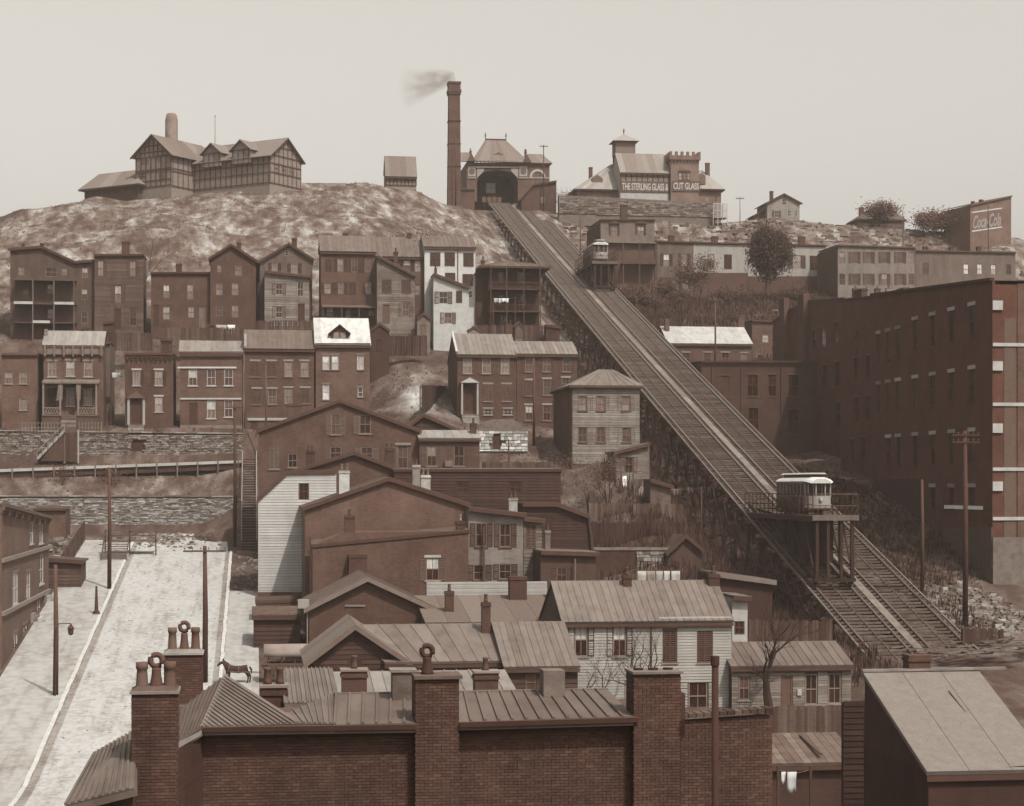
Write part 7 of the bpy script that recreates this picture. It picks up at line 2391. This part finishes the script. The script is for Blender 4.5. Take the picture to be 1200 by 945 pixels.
def tall_pots(h, pxa, pxb, pyt, pyb, dy, d, py_pot, bm, single=False):
    core, xa, xb, zt = chimney_brick(h, pxa, pxb, pyt, pyb, dy, d, bm, single)
    h.part('cap_slab', MB().box(xa - .05, xb + .05, dy - .06, dy + d + .05, zt, zt + .07), mat('stone', .32), core)
    h.part('mortar_bed', MB().hexa([(xa - .02, dy, zt + .07), (xb + .02, dy, zt + .07), (xb + .02, dy + d, zt + .07), (xa - .02, dy + d, zt + .07),
                                    (xa + .1, dy + .1, zt + .16), (xb - .1, dy + .1, zt + .16), (xb - .1, dy + d - .1, zt + .16), (xa + .1, dy + d - .1, zt + .16)]), mat('stone', .2), core)
    hh = h.l((pxa + pxb) / 2, py_pot, dy)[1] - zt
    w = xb - xa
    for k, f in enumerate((.2, .52, .82)):
        x = xa + w * f
        if k == 1:
            pot_with_ring(h, x, dy + .45, zt + .1, hh * .93, .10, .13, core)
        else:
            h.part('chimney_pot', MB().lathe((x, dy + .45, zt + .08), [(.17, 0), (.14, .1), (.125, hh * .5), (.115, hh - .28), (.14, hh - .25), (.14, hh - .1), (.1, hh - .1)], 14), mat('paint', .14 if k == 0 else .11), core, True)
near()
# ------------------------------------------------------------------ fences, laundry, horse and wagon
def plank_fence(label, pa, pb, pyb, Y, hgt, tone=.08, pitch=.26, Yb=None, group='plank fences in the yards'):
    P, Q = at(pa, pyb, Y), at(pb, pyb, Yb or Y)
    g0, g1 = gz(P.x, P.y), gz(Q.x, Q.y)
    t = thing('plank_fence', label, 'fence', (P.x, P.y, P.z), math.atan2(Q.y - P.y, Q.x - P.x), group)
    L = math.hypot(Q.x - P.x, Q.y - P.y)
    n = int(L / pitch)
    dz = Q.z - P.z
    low = min(1.2, max(.3, P.z - min(g0, g1) + .3))
    rnd = random.Random(int(pa * 7 + pb))
    mes = [MB().box(0, pitch * .93, -.02, .02, -low, hgt + dh).mesh('plank', mat('board', tone * k)) for dh, k in ((0, 1), (.09, 1.25), (-.07, .8), (.03, 1.5))]
    for k in range(n):
        put('plank', rnd.choice(mes), t, (L * k / n, rnd.uniform(-.01, .01), dz * k / n), (0, rnd.uniform(-.02, .02), 0))
    for z in (.4, hgt - .4):
        MB().bar((0, .08, z), (L, .08, dz + z), .08, .12).build('rail', mat('board', tone), t)
    for k in range(max(2, int(L / 3)) + 1):
        f = k / max(2, int(L / 3))
        MB().box(L * f - .07, L * f + .07, .13, .27, dz * f - low, dz * f + hgt - .05).build('post', mat('board', tone), t)
    return t
plank_fence('dark board fence behind the low clapboard cottage', 877, 975, 754, 163, 2.0, .075, .3)
plank_fence('ragged grey plank fence below the cottage at the brick wall', 905, 994, 858, 135, 1.9, .085, .22)
yw_ = H('yard_board_wall', 'tall dark board wall in the yard left of the felt-roofed building', 'wall', 96, 988, 1034, 940)
yw_.wall([(988, 824), (1034, 820)], .3, mat('board', .03), boards=.3)
plank_fence('dark plank fence at the lower right of the tracks', 1128, 1176, 762, 172, 2.0, .05, .3)
plank_fence('dark fence on the yard terrace behind the laundry', 694, 800, 626, 213, 1.3, .035, .3)
plank_fence('pale thin fence in the yard below the slanting lean-to', 690, 742, 602, 222, 1.2, .10, .34)
plank_fence('low fence beneath the trestle house yard', 742, 800, 603, 220, 1.2, .09, .4)
plank_fence('brown fence behind the white-roofed dormer house', 438, 500, 408, 291, 1.9, .05, .4)
plank_fence('dark stair-side fence left of the hooded-door house', 494, 528, 470, 262, 2.2, .05, .4, 284)
plank_fence('yard fence behind the porch-front house', 128, 178, 402, 294, 1.6, .08, .4)
plank_fence('yard fence behind the banded brick house', 196, 284, 396, 296, 1.5, .085, .4)
plank_fence('fence before the dark balcony house', 560, 640, 392, 294, 1.4, .07, .4)
plank_fence('fence behind the double-bay brick house', 300, 368, 386, 297, 1.3, .08, .4)
plank_fence('low fence on the yard before the stone vault', 566, 650, 551, 231, 1.0, .09, .4)

def laundry(label, pa, pb, py, Y, items, tone=.6, hgt=2.4):
    P, Q = at(pa, py, Y), at(pb, py, Y)
    g = min(gz(P.x, P.y), gz(Q.x, Q.y))
    t = thing('laundry_line', label, 'laundry', (P.x, P.y, P.z))
    L = Q.x - P.x
    dz = Q.z - P.z
    for x, z in ((0, 0), (L, dz)):
        MB().box(x - .07, x + .07, -.07, .07, g - P.z - .3, z + .2).build('post', mat('timber', .1), t)
    pts = [(L * k / 8, 0, dz * k / 8 - .18 * math.sin(math.pi * k / 8)) for k in range(9)]
    MB().tube(pts, .02, 4).build('line', mat('paint', .2), t)
    rnd = random.Random(int(pa))
    x = .15
    for w, h_ in items:
        b = MB()
        n = 6
        ph = rnd.uniform(0, 6)
        for i in range(n + 1):
            for j in range(4):
                u, v = i / n, j / 3
                b.v.append((x + w * u + .04 * math.sin(3 * v + ph) * v, .12 * v * math.sin(5 * u + ph) - .02, dz * x / L - .12 - h_ * v * (1 - .06 * math.sin(4 * u + ph))))
        for i in range(n):
            for j in range(3):
                a = i * 4 + j
                b.f.append((a, a + 4, a + 5, a + 1))
        o = b.build('sheet', mat('paint', tone * rnd.uniform(.75, 1.1)), t, None, True)
        md = o.modifiers.new('thick', 'SOLIDIFY')
        md.thickness = .02
        x += w + rnd.uniform(.04, .14)
    return t
laundry('row of white laundry hung behind the long seamed roof', 745, 802, 668, 184, [(.9, 1.5), (.8, 1.3), (.7, 1.4), (.6, 1.2), (.9, 1.3)], .38)
laundry('white sheets hanging in the yard behind the banded house', 252, 280, 380, 297, [(1.6, 1.5), (1.2, 1.5)], .46)
laundry('ragged white wash hung beneath the pale lean-to', 316, 358, 377, 298, [(.7, .9), (.6, .7), (.8, .9), (.5, .8), (.9, .9), (.8, .6)], .55)
laundry('few small cloths on a line at the dark balcony house', 578, 604, 349, 298.5, [(.6, .7), (.5, .8), (.6, .6), (.4, .7)], .5)
laundry('single white cloth hanging at the slanting lean-to', 728, 742, 557, 228, [(.5, 1.5)], .62)
laundry('white wash hung beside the pedimented-door house', 130, 147, 436, 274, [(.8, .8), (.7, .6)], .5)
laundry('pale clothes on a line below the trestle by the plank shed', 770, 822, 572, 226, [(.35, .9), (.3, 1.0), (.4, .8), (.3, .9), (.35, .9), (.3, .8)], .2)
laundry('white cloth corner hanging behind the foreground wall', 912, 950, 902, 96, [(.25, .6), (.5, 1.1)], .45)

def skin_body(name, verts, edges, radii, m, parent, sub=2):
    me = bpy.data.meshes.new(name)
    me.from_pydata(verts, edges, [])
    o = bpy.data.objects.new(name, me)
    COL.objects.link(o)
    sk = o.modifiers.new('skin', 'SKIN')
    sk.use_smooth_shade = True
    for v, r in zip(me.skin_vertices[0].data, radii):
        v.radius = (r, r) if isinstance(r, (int, float)) else r
    me.skin_vertices[0].data[0].use_root = True
    su = o.modifiers.new('sub', 'SUBSURF')
    su.levels = su.render_levels = sub
    dg = bpy.context.evaluated_depsgraph_get()
    dg.update()
    nm = bpy.data.meshes.new_from_object(o.evaluated_get(dg))
    bpy.data.objects.remove(o)
    nm.materials.clear()
    nm.materials.append(m)
    nm.name = name
    nm.polygons.foreach_set('use_smooth', [True] * len(nm.polygons))
    return put(name, nm, parent)

def horse():
    p = find_ground(278, 802)
    g = gz(p.x, p.y) + .04
    t = thing('horse', 'dark harnessed horse facing left on the street before a wagon', 'horse', (p.x, p.y, g))
    V = [(.55, 0, 1.22), (.1, 0, 1.2), (-.4, 0, 1.22), (-.72, 0, 1.32), (-1.0, 0, 1.6), (-1.2, 0, 1.86), (-1.42, 0, 1.72), (-1.66, 0, 1.5),      # trunk, neck, head
         (.85, 0, 1.28)]
    E_ = [(0, 1), (1, 2), (2, 3), (3, 4), (4, 5), (5, 6), (6, 7), (0, 8)]
    Rr = [.33, .33, .32, .28, .2, .16, .13, .08, .24]
    def leg(root, pts, rad):
        i = root
        for q_, r in zip(pts, rad):
            V.append(q_)
            Rr.append(r)
            E_.append((i, len(V) - 1))
            i = len(V) - 1
    for s, f in ((-1, .0), (1, .18)):
        leg(3, [(-.66 - f, s * .17, 1.0), (-.66 - f * 1.3, s * .17, .62), (-.62 - f * .6, s * .17, .22), (-.64 - f * .6, s * .17, .06)], [.14, .085, .06, .075])
        leg(8, [(.76 + f * .6, s * .17, .98), (.92 + f, s * .17, .60), (.88 + f, s * .17, .22), (.84 + f, s * .17, .06)], [.17, .085, .06, .075])
    body = skin_body('body', V, E_, Rr, mat('paint', .04), t)
    for s in (-1, 1):
        MB().lathe((-1.16, s * .08, 1.96), [(.05, 0), (.045, .1), (.01, .2)], 6).build('ear', mat('paint', .04), t)
    MB().tube([(1.02, 0, 1.42), (1.16, 0, 1.2), (1.2, 0, .8)], [.06, .09, .03], 8).build('tail', mat('paint', .03), t)
    b = MB()
    for k in range(9):
        f = k / 8
        b.box(-.74 - f * .5, -.66 - f * .5, -.03, .03, 1.58 + f * .38, 1.72 + f * .34)
    tag(b.build('mane', mat('paint', .03), t), kind='stuff')
    MB().tube([(-.72 + .1 * math.cos(a), .33 * math.sin(a), 1.28 + .36 * math.cos(a)) for a in np.linspace(0, 6.283, 17)], .06, 6, False).build('collar', mat('paint', .12), t)
    for s in (-1, 1):
        MB().bar((-.7, s * .36, 1.1), (2.0, s * .4, .9), .05, .05).build('shaft', mat('timber', .2), t)
    MB().tube([(.12, .36 * math.sin(a), 1.2 + .36 * math.cos(a)) for a in np.linspace(0, 6.283, 17)], .03, 5, False).build('girth_strap', mat('paint', .2), t)
    wx = p.x + 4.2
    g2 = gz(wx, p.y) + .04
    w = thing('covered_wagon', 'covered goods wagon with pale canvas top behind the horse', 'wagon', (wx, p.y, g2))
    MB().box(-1.7, 1.7, -.85, .85, .95, 1.08).build('floor', mat('board', .12), w)
    for s in (-1, 1):
        for k in range(3):
            MB().box(-1.7, 1.7, s * .85 - .03, s * .85 + .03, 1.08 + k * .24, 1.3 + k * .24).build('side_board', mat('board', .10), w)
        for x in (-1.6, -.5, .6, 1.6):
            MB().box(x - .04, x + .04, s * .8 - .03, s * .8 + .03, 1.0, 2.55).build('stake', mat('board', .12), w)
    b = MB()
    prof = [(s_ * .95 * math.cos(a), 2.3 + 1.0 * math.sin(a)) for s_, a in ((1, x) for x in np.linspace(0, math.pi, 9))]
    n = len(prof)
    for x in (-2.0, -1, 0, 1, 1.9):
        b.v += [(x, y, z + .04 * math.sin(x * 3)) for y, z in prof]
    for i in range(4):
        for j in range(n - 1):
            a = i * n + j
            b.f.append((a, a + n, a + n + 1, a + 1))
    o = b.build('canvas', mat('paint', .30), w, None, True)
    o.modifiers.new('thick', 'SOLIDIFY').thickness = .03
    for x, r in ((-1.2, .5), (1.1, .62)):
        for s in (-1, 1):
            b = MB()
            pts = [(x + r * math.cos(a), s * .98, r + r * math.sin(a)) for a in np.linspace(0, 2 * math.pi, 21)]
            wh = b.tube(pts, .045, 5, False).build('wheel', mat('paint', .1), w)
            for k in range(10):
                a = k * math.pi / 5
                MB().bar((x, s * .98, r), (x + r * math.cos(a), s * .98, r + r * math.sin(a)), .035).build('spoke', mat('paint', .14), wh)
            MB().tube([(x, s * .9, r), (x, s * 1.08, r)], .1, 8).build('hub', mat('paint', .08), wh)
        MB().box(x - .06, x + .06, -.95, .95, r - .06, r + .06).build('axle', mat('timber', .08), w)
    MB().box(-2.2, -1.7, -.8, .8, 1.4, 1.5).build('seat', mat('board', .1), w)
horse()

# small sheds and privies in the yards
def hut(label, pa, pb, pyt, pye, pyb, Y, tone, peak=True, d=1.8):
    h = H('yard_hut', label, 'shed', Y, pa, pb, pyb, group='yard huts and privies')
    if peak:
        h.wall([(pa, pye), ((pa + pb) / 2, pyt), (pb, pye)], d, mat('board', tone))
    else:
        h.wall([(pa, pyt), (pb, pye)], d, mat('board', tone))
    h.roof_prof(mat('board', tone * .8), n=2, seam=0, oh=.15, side=.12)
    x, z = h.l((pa + pb) / 2, pyb)
    put('door', cached(('hutdoor', round(tone, 2)), lambda: door_mesh(.8, 1.8, tone * .7)), h.root, (x - .4, -.125, .05))
    return h
hut('pale peaked privy between slant-topped lean-to and white rear wing', 489, 504, 368, 374, 394, 297, .24)
hut('dark gabled hut behind the dormer house', 434, 456, 380, 388, 412, 289, .06)
hut('white peaked hut left of the hooded-door house chimneys', 549, 562, 384, 388, 396, 291, .42)
hut('narrow pale hut beside the potted chimney of the row house', 604, 612, 378, 383, 396, 292, .2)
hut('small plank hut by the sheets in the upper yard', 243, 253, 380, 383, 396, 299, .12)
hut('dark flat hut beside the porch-front house roof', 121, 134, 379, 378, 404, 292, .07, False)
hut('dark flat hut in the yard behind the edge house', 90, 104, 386, 385, 404, 293, .09, False)
hut('grey hut behind the pedimented-door house', 188, 201, 398, 399, 416, 289, .08, False)
hut('small hut below the balcony house near the trestle', 640, 656, 382, 384, 402, 291, .08, False)

# ------------------------------------------------------------------ vegetation
def grow(b, p, d, r, L, depth, rnd, tips, droop=0):
    n = 3
    pts, rad = [p.copy()], [r]
    for i in range(n):
        d = (d + Vector((rnd.gauss(0, .13), rnd.gauss(0, .13), rnd.gauss(.03, .08)))).normalized()
        p = p + d * (L / n)
        pts.append(p.copy())
        rad.append(r * (1 - .35 * (i + 1) / n))
    b.tube(pts, rad, 6 if depth > 2 else (4 if depth > 0 else 3), False)
    if depth == 0:
        tips.append((p, d))
        return
    k = rnd.choice((2, 2, 3)) if depth > 1 else rnd.choice((2, 3))
    for i in range(k):
        a = rnd.uniform(0, 6.28)
        s = rnd.uniform(.35, .75)
        u = d.orthogonal().normalized()
        v = d.cross(u)
        nd = (d + (u * math.cos(a) + v * math.sin(a)) * s + Vector((0, 0, .08))).normalized()
        grow(b, p, nd, rad[-1] * rnd.uniform(.6, .8), L * rnd.uniform(.62, .85), depth - 1, rnd, tips)
    if depth > 1:
        grow(b, pts[2], (d + Vector((rnd.gauss(0, .5), rnd.gauss(0, .5), .1))).normalized(), r * .45, L * .6, depth - 2, rnd, tips)
def tree(label, px, pyb, pyt, Y=None, seed=1, depth=5, r=.16, leaves=0, leaf=.2, tone=.05, trunk=.05, name='bare_tree', spread=None, group=None, lean=0, cat='tree', bushy=0, bud=0):
    P = find_ground(px, pyb) if Y is None else at(px, pyb, Y)
    g = gz(P.x, P.y)
    zt = at(px, pyt, P.y).z
    rnd = random.Random(seed)
    base = P.z if Y is not None else g
    base = min(base, max(g, base))
    t = thing(name, label, cat, (P.x, P.y, g - .1), 0, group)
    hgt = zt - g
    b = MB()
    tips = []
    if bushy:
        for k in range(bushy):
            a = rnd.uniform(0, 6.28)
            grow(b, Vector((rnd.gauss(0, .15), rnd.gauss(0, .15), 0)), Vector((.4 * math.cos(a), .4 * math.sin(a), 1)).normalized(), r, hgt * .38, depth, rnd, tips)
    else:
        grow(b, Vector((0, 0, 0)), Vector((lean, 0, 1)).normalized(), r, hgt * .34, depth, rnd, tips)
    zmax = max(v[2] for v in b.v)
    k = hgt / zmax
    b.v = [(x * k, y * k, z * k) for x, y, z in b.v]
    tips = [(p * k, d) for p, d in tips]
    b.build('trunk', mat('timber', trunk), t, None, False)
    if leaves:
        c = MB()
        for i in range(leaves):
            p, d = rnd.choice(tips)
            sp = leaf * 2.6
            o = p + Vector((rnd.gauss(0, sp), rnd.gauss(0, sp), rnd.gauss(0, sp * .8)))
            if o.z < .4:
                continue
            u = Vector((rnd.gauss(0, 1), rnd.gauss(0, 1), rnd.gauss(0, 1))).normalized()
            w = u.orthogonal().normalized()
            l_ = leaf * rnd.uniform(.6, 1.4)
            c.quad(o - u * l_ * .5, o + w * l_ * .32, o + u * l_ * .5, o - w * l_ * .32)
        cr = c.build('crown', mat('leaf', tone), t)
    elif bud:
        c = MB()
        for p, d in tips:
            for q_ in range(bud):
                o = p + Vector((rnd.gauss(0, .12), rnd.gauss(0, .12), rnd.gauss(0, .12)))
                u = Vector((rnd.gauss(0, 1), rnd.gauss(0, 1), rnd.gauss(0, 1))).normalized() * .07
                w = u.orthogonal().normalized() * .05
                c.quad(o - u, o + w, o + u, o - w)
        tag(c.build('buds', mat('leaf', .06), t), kind='stuff')
    return t
tree('bare branching tree before the low clapboard cottage', 902, 838, 686, 146, 21, 7, .5, trunk=.03, group='bare trees', lean=-.12)
tree('slender bare shrub tree before the wide clapboard house', 742, 836, 694, 146, 31, 6, .15, trunk=.03, group='bare trees', bushy=3)
tree('thin bare shrub at the left windows of the wide clapboard house', 700, 836, 740, 146.5, 33, 6, .13, trunk=.03, group='bare trees', bushy=2)
tree('dense dark leafy tree before the right-hand row', 897, 394, 272, 372, 41, 6, .3, 20000, .6, .035, .04, 'leafy_tree').scale = (.66, .66, 1)
tree('small leafy shrub tree before the pale row house', 818, 356, 305, 380, 43, 5, .14, 2600, .4, .06, .05, 'leafy_tree')
tree('rounded leafy tree beside the hip-roofed crest house', 1031, 262, 236, 429, 44, 5, .16, 3000, .45, .07, .06, 'leafy_tree').scale = (1.2, 1, .85)
tree('spreading leafy tree left of the painted sign house', 1104, 272, 247, 428, 45, 5, .18, 4200, .5, .075, .06, 'leafy_tree').scale = (1.5, 1, .8)
tree('smaller leafy tree close to the painted sign house', 1127, 272, 252, 426, 46, 5, .14, 2400, .45, .08, .06, 'leafy_tree')
tree('low leafy tree left of the spreading crest tree', 1082, 272, 255, 427, 47, 5, .14, 1800, .42, .09, .06, 'leafy_tree')
tree('dark round bush at the right of the station shed', 662, 236, 226, 441, 48, 4, .1, 900, .3, .05, .05, 'bush', cat='bush', bushy=3)
tree('thin bare tree on the slope above the boarded row house', 163, 300, 262, 325, 49, 5, .12, trunk=.09, group='bare trees')
tree('thin leafy tree on the slope above the whitewashed house', 498, 298, 262, 315, 50, 5, .13, 700, .3, .10, .08, 'leafy_tree')
tree('bare tangled tree by the yard fence under the trestle house', 690, 606, 545, 224, 51, 5, .1, trunk=.045, group='bare trees', bushy=2)
tree('bare tree beside the pale plank shed', 770, 620, 556, 216, 52, 5, .1, trunk=.045, group='bare trees')
tree('bare tree standing before the dark yard terrace', 735, 678, 600, 198, 53, 6, .1, trunk=.04, group='bare trees')
tree('bare tree at the trestle foot behind the cottage', 880, 742, 640, 172, 54, 6, .12, trunk=.04, group='bare trees')
tree('second bare tree under the lower platform car', 840, 690, 590, 190, 55, 6, .12, trunk=.04, group='bare trees')
tree('bare tree left of the upper trestle below the balcony house', 655, 425, 350, 283, 56, 6, .12, trunk=.045, group='bare trees')
tree('bare tree between trestle and clapboard trestle house', 765, 545, 470, 243, 57, 6, .12, trunk=.04, group='bare trees')
tree('leafy bush at the foot of the clapboard trestle house', 712, 580, 538, 226, 58, 4, .07, 1500, .2, .06, .04, 'bush', cat='bush', bushy=5)
tree('dark bush beside the stone vault fence', 655, 560, 530, 232, 59, 4, .06, 900, .2, .06, .04, 'bush', cat='bush', bushy=4)
tree('bush on the bank in front of the boardwalk', 74, 566, 545, 260.5, 60, 4, .05, 300, .2, .08, .06, 'bush', cat='bush', bushy=4)
tree('second bush on the grassy bank below the boardwalk', 132, 566, 550, 260.8, 61, 4, .05, 300, .2, .08, .06, 'bush', cat='bush', bushy=4)
for k, (px, pb, pt, Y) in enumerate(((775, 362, 340, 384), (800, 374, 350, 378), (845, 374, 348, 376), (760, 378, 352, 372), (930, 368, 345, 374), (735, 374, 345, 372), (870, 378, 352, 372))):
    tree(('dark bush nearest the upper platform car', 'dark bush below the grey row house', 'bush below the shuttered window of the pale row house', 'low bush between incline and grey row house',
          'bush right of the dense leafy tree', 'bush beneath the balcony of the mansard house', 'bush at the foot of the dense leafy tree')[[5, 1, 2, 3, 4, 0, 6][k]], px, pb, pt, Y, 70 + k, 4, .09, 2600, .45, .05, .045, 'bush', cat='bush', bushy=5, group="bushes below the right row")

rs_ = random.Random(91)
for k in range(12):
    Yk = 184 + k * 9.5 + rs_.uniform(-3, 3)
    Xk = 54.2 - rs_.uniform(0, 6)
    pxk, pyk = proj(Xk, Yk, gz(Xk, Yk))
    tree('bare sapling in the dark tangle left of the trestle', pxk, pyk, pyk - rs_.uniform(45, 75), Yk, 100 + k, 5, .1, trunk=.04, group='saplings beside the trestle', bushy=rs_.choice((0, 2)))

# uncountable scrub: weeds on the hill, brush under the trestle
def scrub(name, label, n, area, size, tone, seed, dens=None, tall=1.0, thin=.35):
    rng = np.random.default_rng(seed)
    V, Fc = [], []
    x = rng.uniform(area[0], area[1], n)
    y = rng.uniform(area[2], area[3], n)
    keep = np.ones(n, bool)
    if dens is not None:
        keep = dens(x, y, rng)
    x, y = x[keep], y[keep]
    z = ground(x, y)
    for xi, yi, zi in zip(x, y, z):
        s = size * rng.uniform(.5, 1.5)
        for j in range(4):
            a = rng.uniform(0, 6.28)
            dx, dy = math.cos(a) * s * .55, math.sin(a) * s * .55
            ox, oy = rng.normal(0, s * .3, 2)
            k = len(V)
            hh = s * tall * rng.uniform(.5, 1.1)
            V += [(xi + ox - dx * thin, yi + oy - dy * thin, zi - .25), (xi + ox + dx * thin, yi + oy + dy * thin, zi - .25), (xi + ox + dx * (.5 + thin), yi + oy + dy * (.5 + thin), zi + hh * .6), (xi + ox + dx * .5, yi + oy + dy * .5, zi + hh)]
            Fc.append((k, k + 1, k + 2, k + 3))
    me = bpy.data.meshes.new(name)
    me.from_pydata(V, [], Fc)
    me.materials.append(mat('leaf', tone))
    o = bpy.data.objects.new(name, me)
    COL.objects.link(o)
    return tag(o, label, 'weeds', kind='stuff')
def patches(f, cut):
    def d(x, y, rng):
        v = np.sin(x * f + 1.3 * np.sin(y * f * .7)) * np.sin(y * f * 1.3 + 1.1 * np.sin(x * f * .6)) + .6 * np.sin(x * f * 2.7 + y * f * 1.9)
        ok = v + rng.normal(0, .45, x.size) > cut
        return ok & (np.abs(x - 61.5) > 6.8)
    return d
scrub('hill_scrub', 'dry weeds and low scrub in patches over the bare hillside', 26000, (-62, 172, 312, 432), .2, .10, 1, patches(.13, -.1))
scrub('bank_weeds', 'weeds on the yard banks around the middle houses', 12000, (-60, 100, 200, 310), .22, .06, 2, lambda x, y, r: ~((x > -24) & (x < 1) & (y < 256)) & (np.abs(x - 61.5) > 6.5) & (r.random(x.size) > .35))
scrub('trestle_brush', 'dense dark brush growing beneath and beside the incline trestle', 15000, (44, 72, 176, 330), .5, .05, 3, lambda x, y, r: (r.random(x.size) < np.where(np.abs(x - 61.5) < 6.5, .25, .8)) & (x < 56.5) | ((x > 67) & (r.random(x.size) < .5)), 1.9, .07)
scrub('slope_brush', 'dark brush on the slope below the right-hand row', 15000, (68, 125, 318, 391), .7, .05, 6, lambda x, y, r: r.random(x.size) < .8, 1.4, .2)
scrub('embankment_brush', 'dark weeds on the embankment between track and brick works', 6000, (67.5, 78, 196, 290), .35, .05, 8, None, 1.2, .2)
scrub('yard_brush', 'thin brush in the dark yards behind the cottage', 3200, (34, 57, 158, 222), .6, .05, 4, None, 1.8, .07)

def ledges():
    rnd = random.Random(77)
    b = MB()
    for k in range(1100):
        x, y = rnd.uniform(70, 172), rnd.uniform(404, 432)
        if x < 84 and y < 414:
            continue
        z = gz(x, y)
        w, d, h_ = rnd.uniform(.25, 1.1), rnd.uniform(.2, .7), rnd.uniform(.05, .32)
        a = rnd.uniform(-.35, .35)
        ex, ey = Vector((math.cos(a), math.sin(a), 0)) * w, Vector((-math.sin(a), math.cos(a), 0)) * d
        c = Vector((x, y, z))
        j = lambda: Vector((rnd.uniform(-.2, .2), rnd.uniform(-.2, .2), rnd.uniform(-.08, .08)))
        lo_, hi_ = Vector((0, 0, -.5)), Vector((0, 0, h_))
        b.hexa([c - ex - ey + lo_, c + ex - ey + lo_, c + ex + ey + lo_, c - ex + ey + lo_, c - ex - ey + hi_ + j(), c + ex - ey + hi_ + j(), c + ex + ey + hi_ + j(), c - ex + ey + hi_ + j()])
    tag(b.build('rock_ledges', mat('stone', .19)), 'pale broken limestone ledges along the right crest', 'rocks', kind='stuff')
ledges()
# ------------------------------------------------------------------ smoke and haze
def smoke():
    top = at(533, 96, 449)
    end = at(468, 112, 449)
    b = MB()
    n = 10
    pts, rad = [], []
    for i in range(n):
        f = i / (n - 1)
        p = Vector(top).lerp(Vector(end), f)
        p.z = top.z + 1.0 + (end.z - top.z) * f ** 1.3
        pts.append(p)
        rad.append(1.5 + 4.4 * f ** .8 if i < n - 1 else 3.5)
    b.tube([tuple(p) for p in pts], rad, 16)
    m = bpy.data.materials.new('smoke')
    m.use_nodes = True
    nt = m.node_tree
    nt.nodes.clear()
    out = nt.nodes.new('ShaderNodeOutputMaterial')
    v = nt.nodes.new('ShaderNodeVolumePrincipled')
    v.inputs['Color'].default_value = (.36, .30, .26, 1)
    pos = coords(nt)
    nn = noise(nt, mapped(nt, pos, (.7, 1, 1.3)), .45, 5, .6)
    mr = nt.nodes.new('ShaderNodeMapRange')
    mr.inputs[1].default_value, mr.inputs[2].default_value = .38, .62
    nt.links.new(nn, mr.inputs[0])
    sx = nt.nodes.new('ShaderNodeSeparateXYZ')
    nt.links.new(pos, sx.inputs[0])
    m2 = nt.nodes.new('ShaderNodeMapRange')          # fades along the drift
    m2.inputs[1].default_value, m2.inputs[2].default_value = end.x - 1.5, top.x
    m2.inputs[3].default_value, m2.inputs[4].default_value = .0, 1.0
    nt.links.new(sx.outputs[0], m2.inputs[0])
    # thin towards the plume's rim
    fl = math_n(nt, 'DIVIDE', math_n(nt, 'SUBTRACT', top.x, sx.outputs[0]), top.x - end.x)
    fl = math_n(nt, 'MAXIMUM', fl, .001)
    zc = math_n(nt, 'ADD', math_n(nt, 'MULTIPLY', math_n(nt, 'POWER', fl, 1.3), end.z - top.z), top.z + 1.0)
    rr = math_n(nt, 'ADD', math_n(nt, 'MULTIPLY', math_n(nt, 'POWER', fl, .8), 4.2), 1.4)
    rim = math_n(nt, 'DIVIDE', math_n(nt, 'SUBTRACT', sx.outputs[2], zc), rr)
    rim = math_n(nt, 'SUBTRACT', 1.0, math_n(nt, 'MULTIPLY', rim, rim))
    rim = math_n(nt, 'MAXIMUM', rim, 0.0)
    d = math_n(nt, 'MULTIPLY', math_n(nt, 'MULTIPLY', mr.outputs[0], math_n(nt, 'POWER', m2.outputs[0], 1.6)), math_n(nt, 'MULTIPLY', rim, .5))
    nt.links.new(d, v.inputs['Density'])
    nt.links.new(v.outputs[0], out.inputs['Volume'])
    o = b.build('smoke', m)
    tag(o, 'thin brown smoke drifting left from the smokestack', 'smoke', kind='stuff')
smoke()
def haze():
    b = MB().box(-160, 300, -230, 1030, -8, 160)
    m = bpy.data.materials.new('haze')
    m.use_nodes = True
    nt = m.node_tree
    nt.nodes.clear()
    out = nt.nodes.new('ShaderNodeOutputMaterial')
    v = nt.nodes.new('ShaderNodeVolumePrincipled')
    v.inputs['Color'].default_value = (.95, .83, .75, 1)
    v.inputs['Density'].default_value = .00015
    nt.links.new(v.outputs[0], out.inputs['Volume'])
    o = b.build('haze', m)
    tag(o, 'pale coal-smoke haze over the whole hillside', 'haze', kind='stuff')
haze()
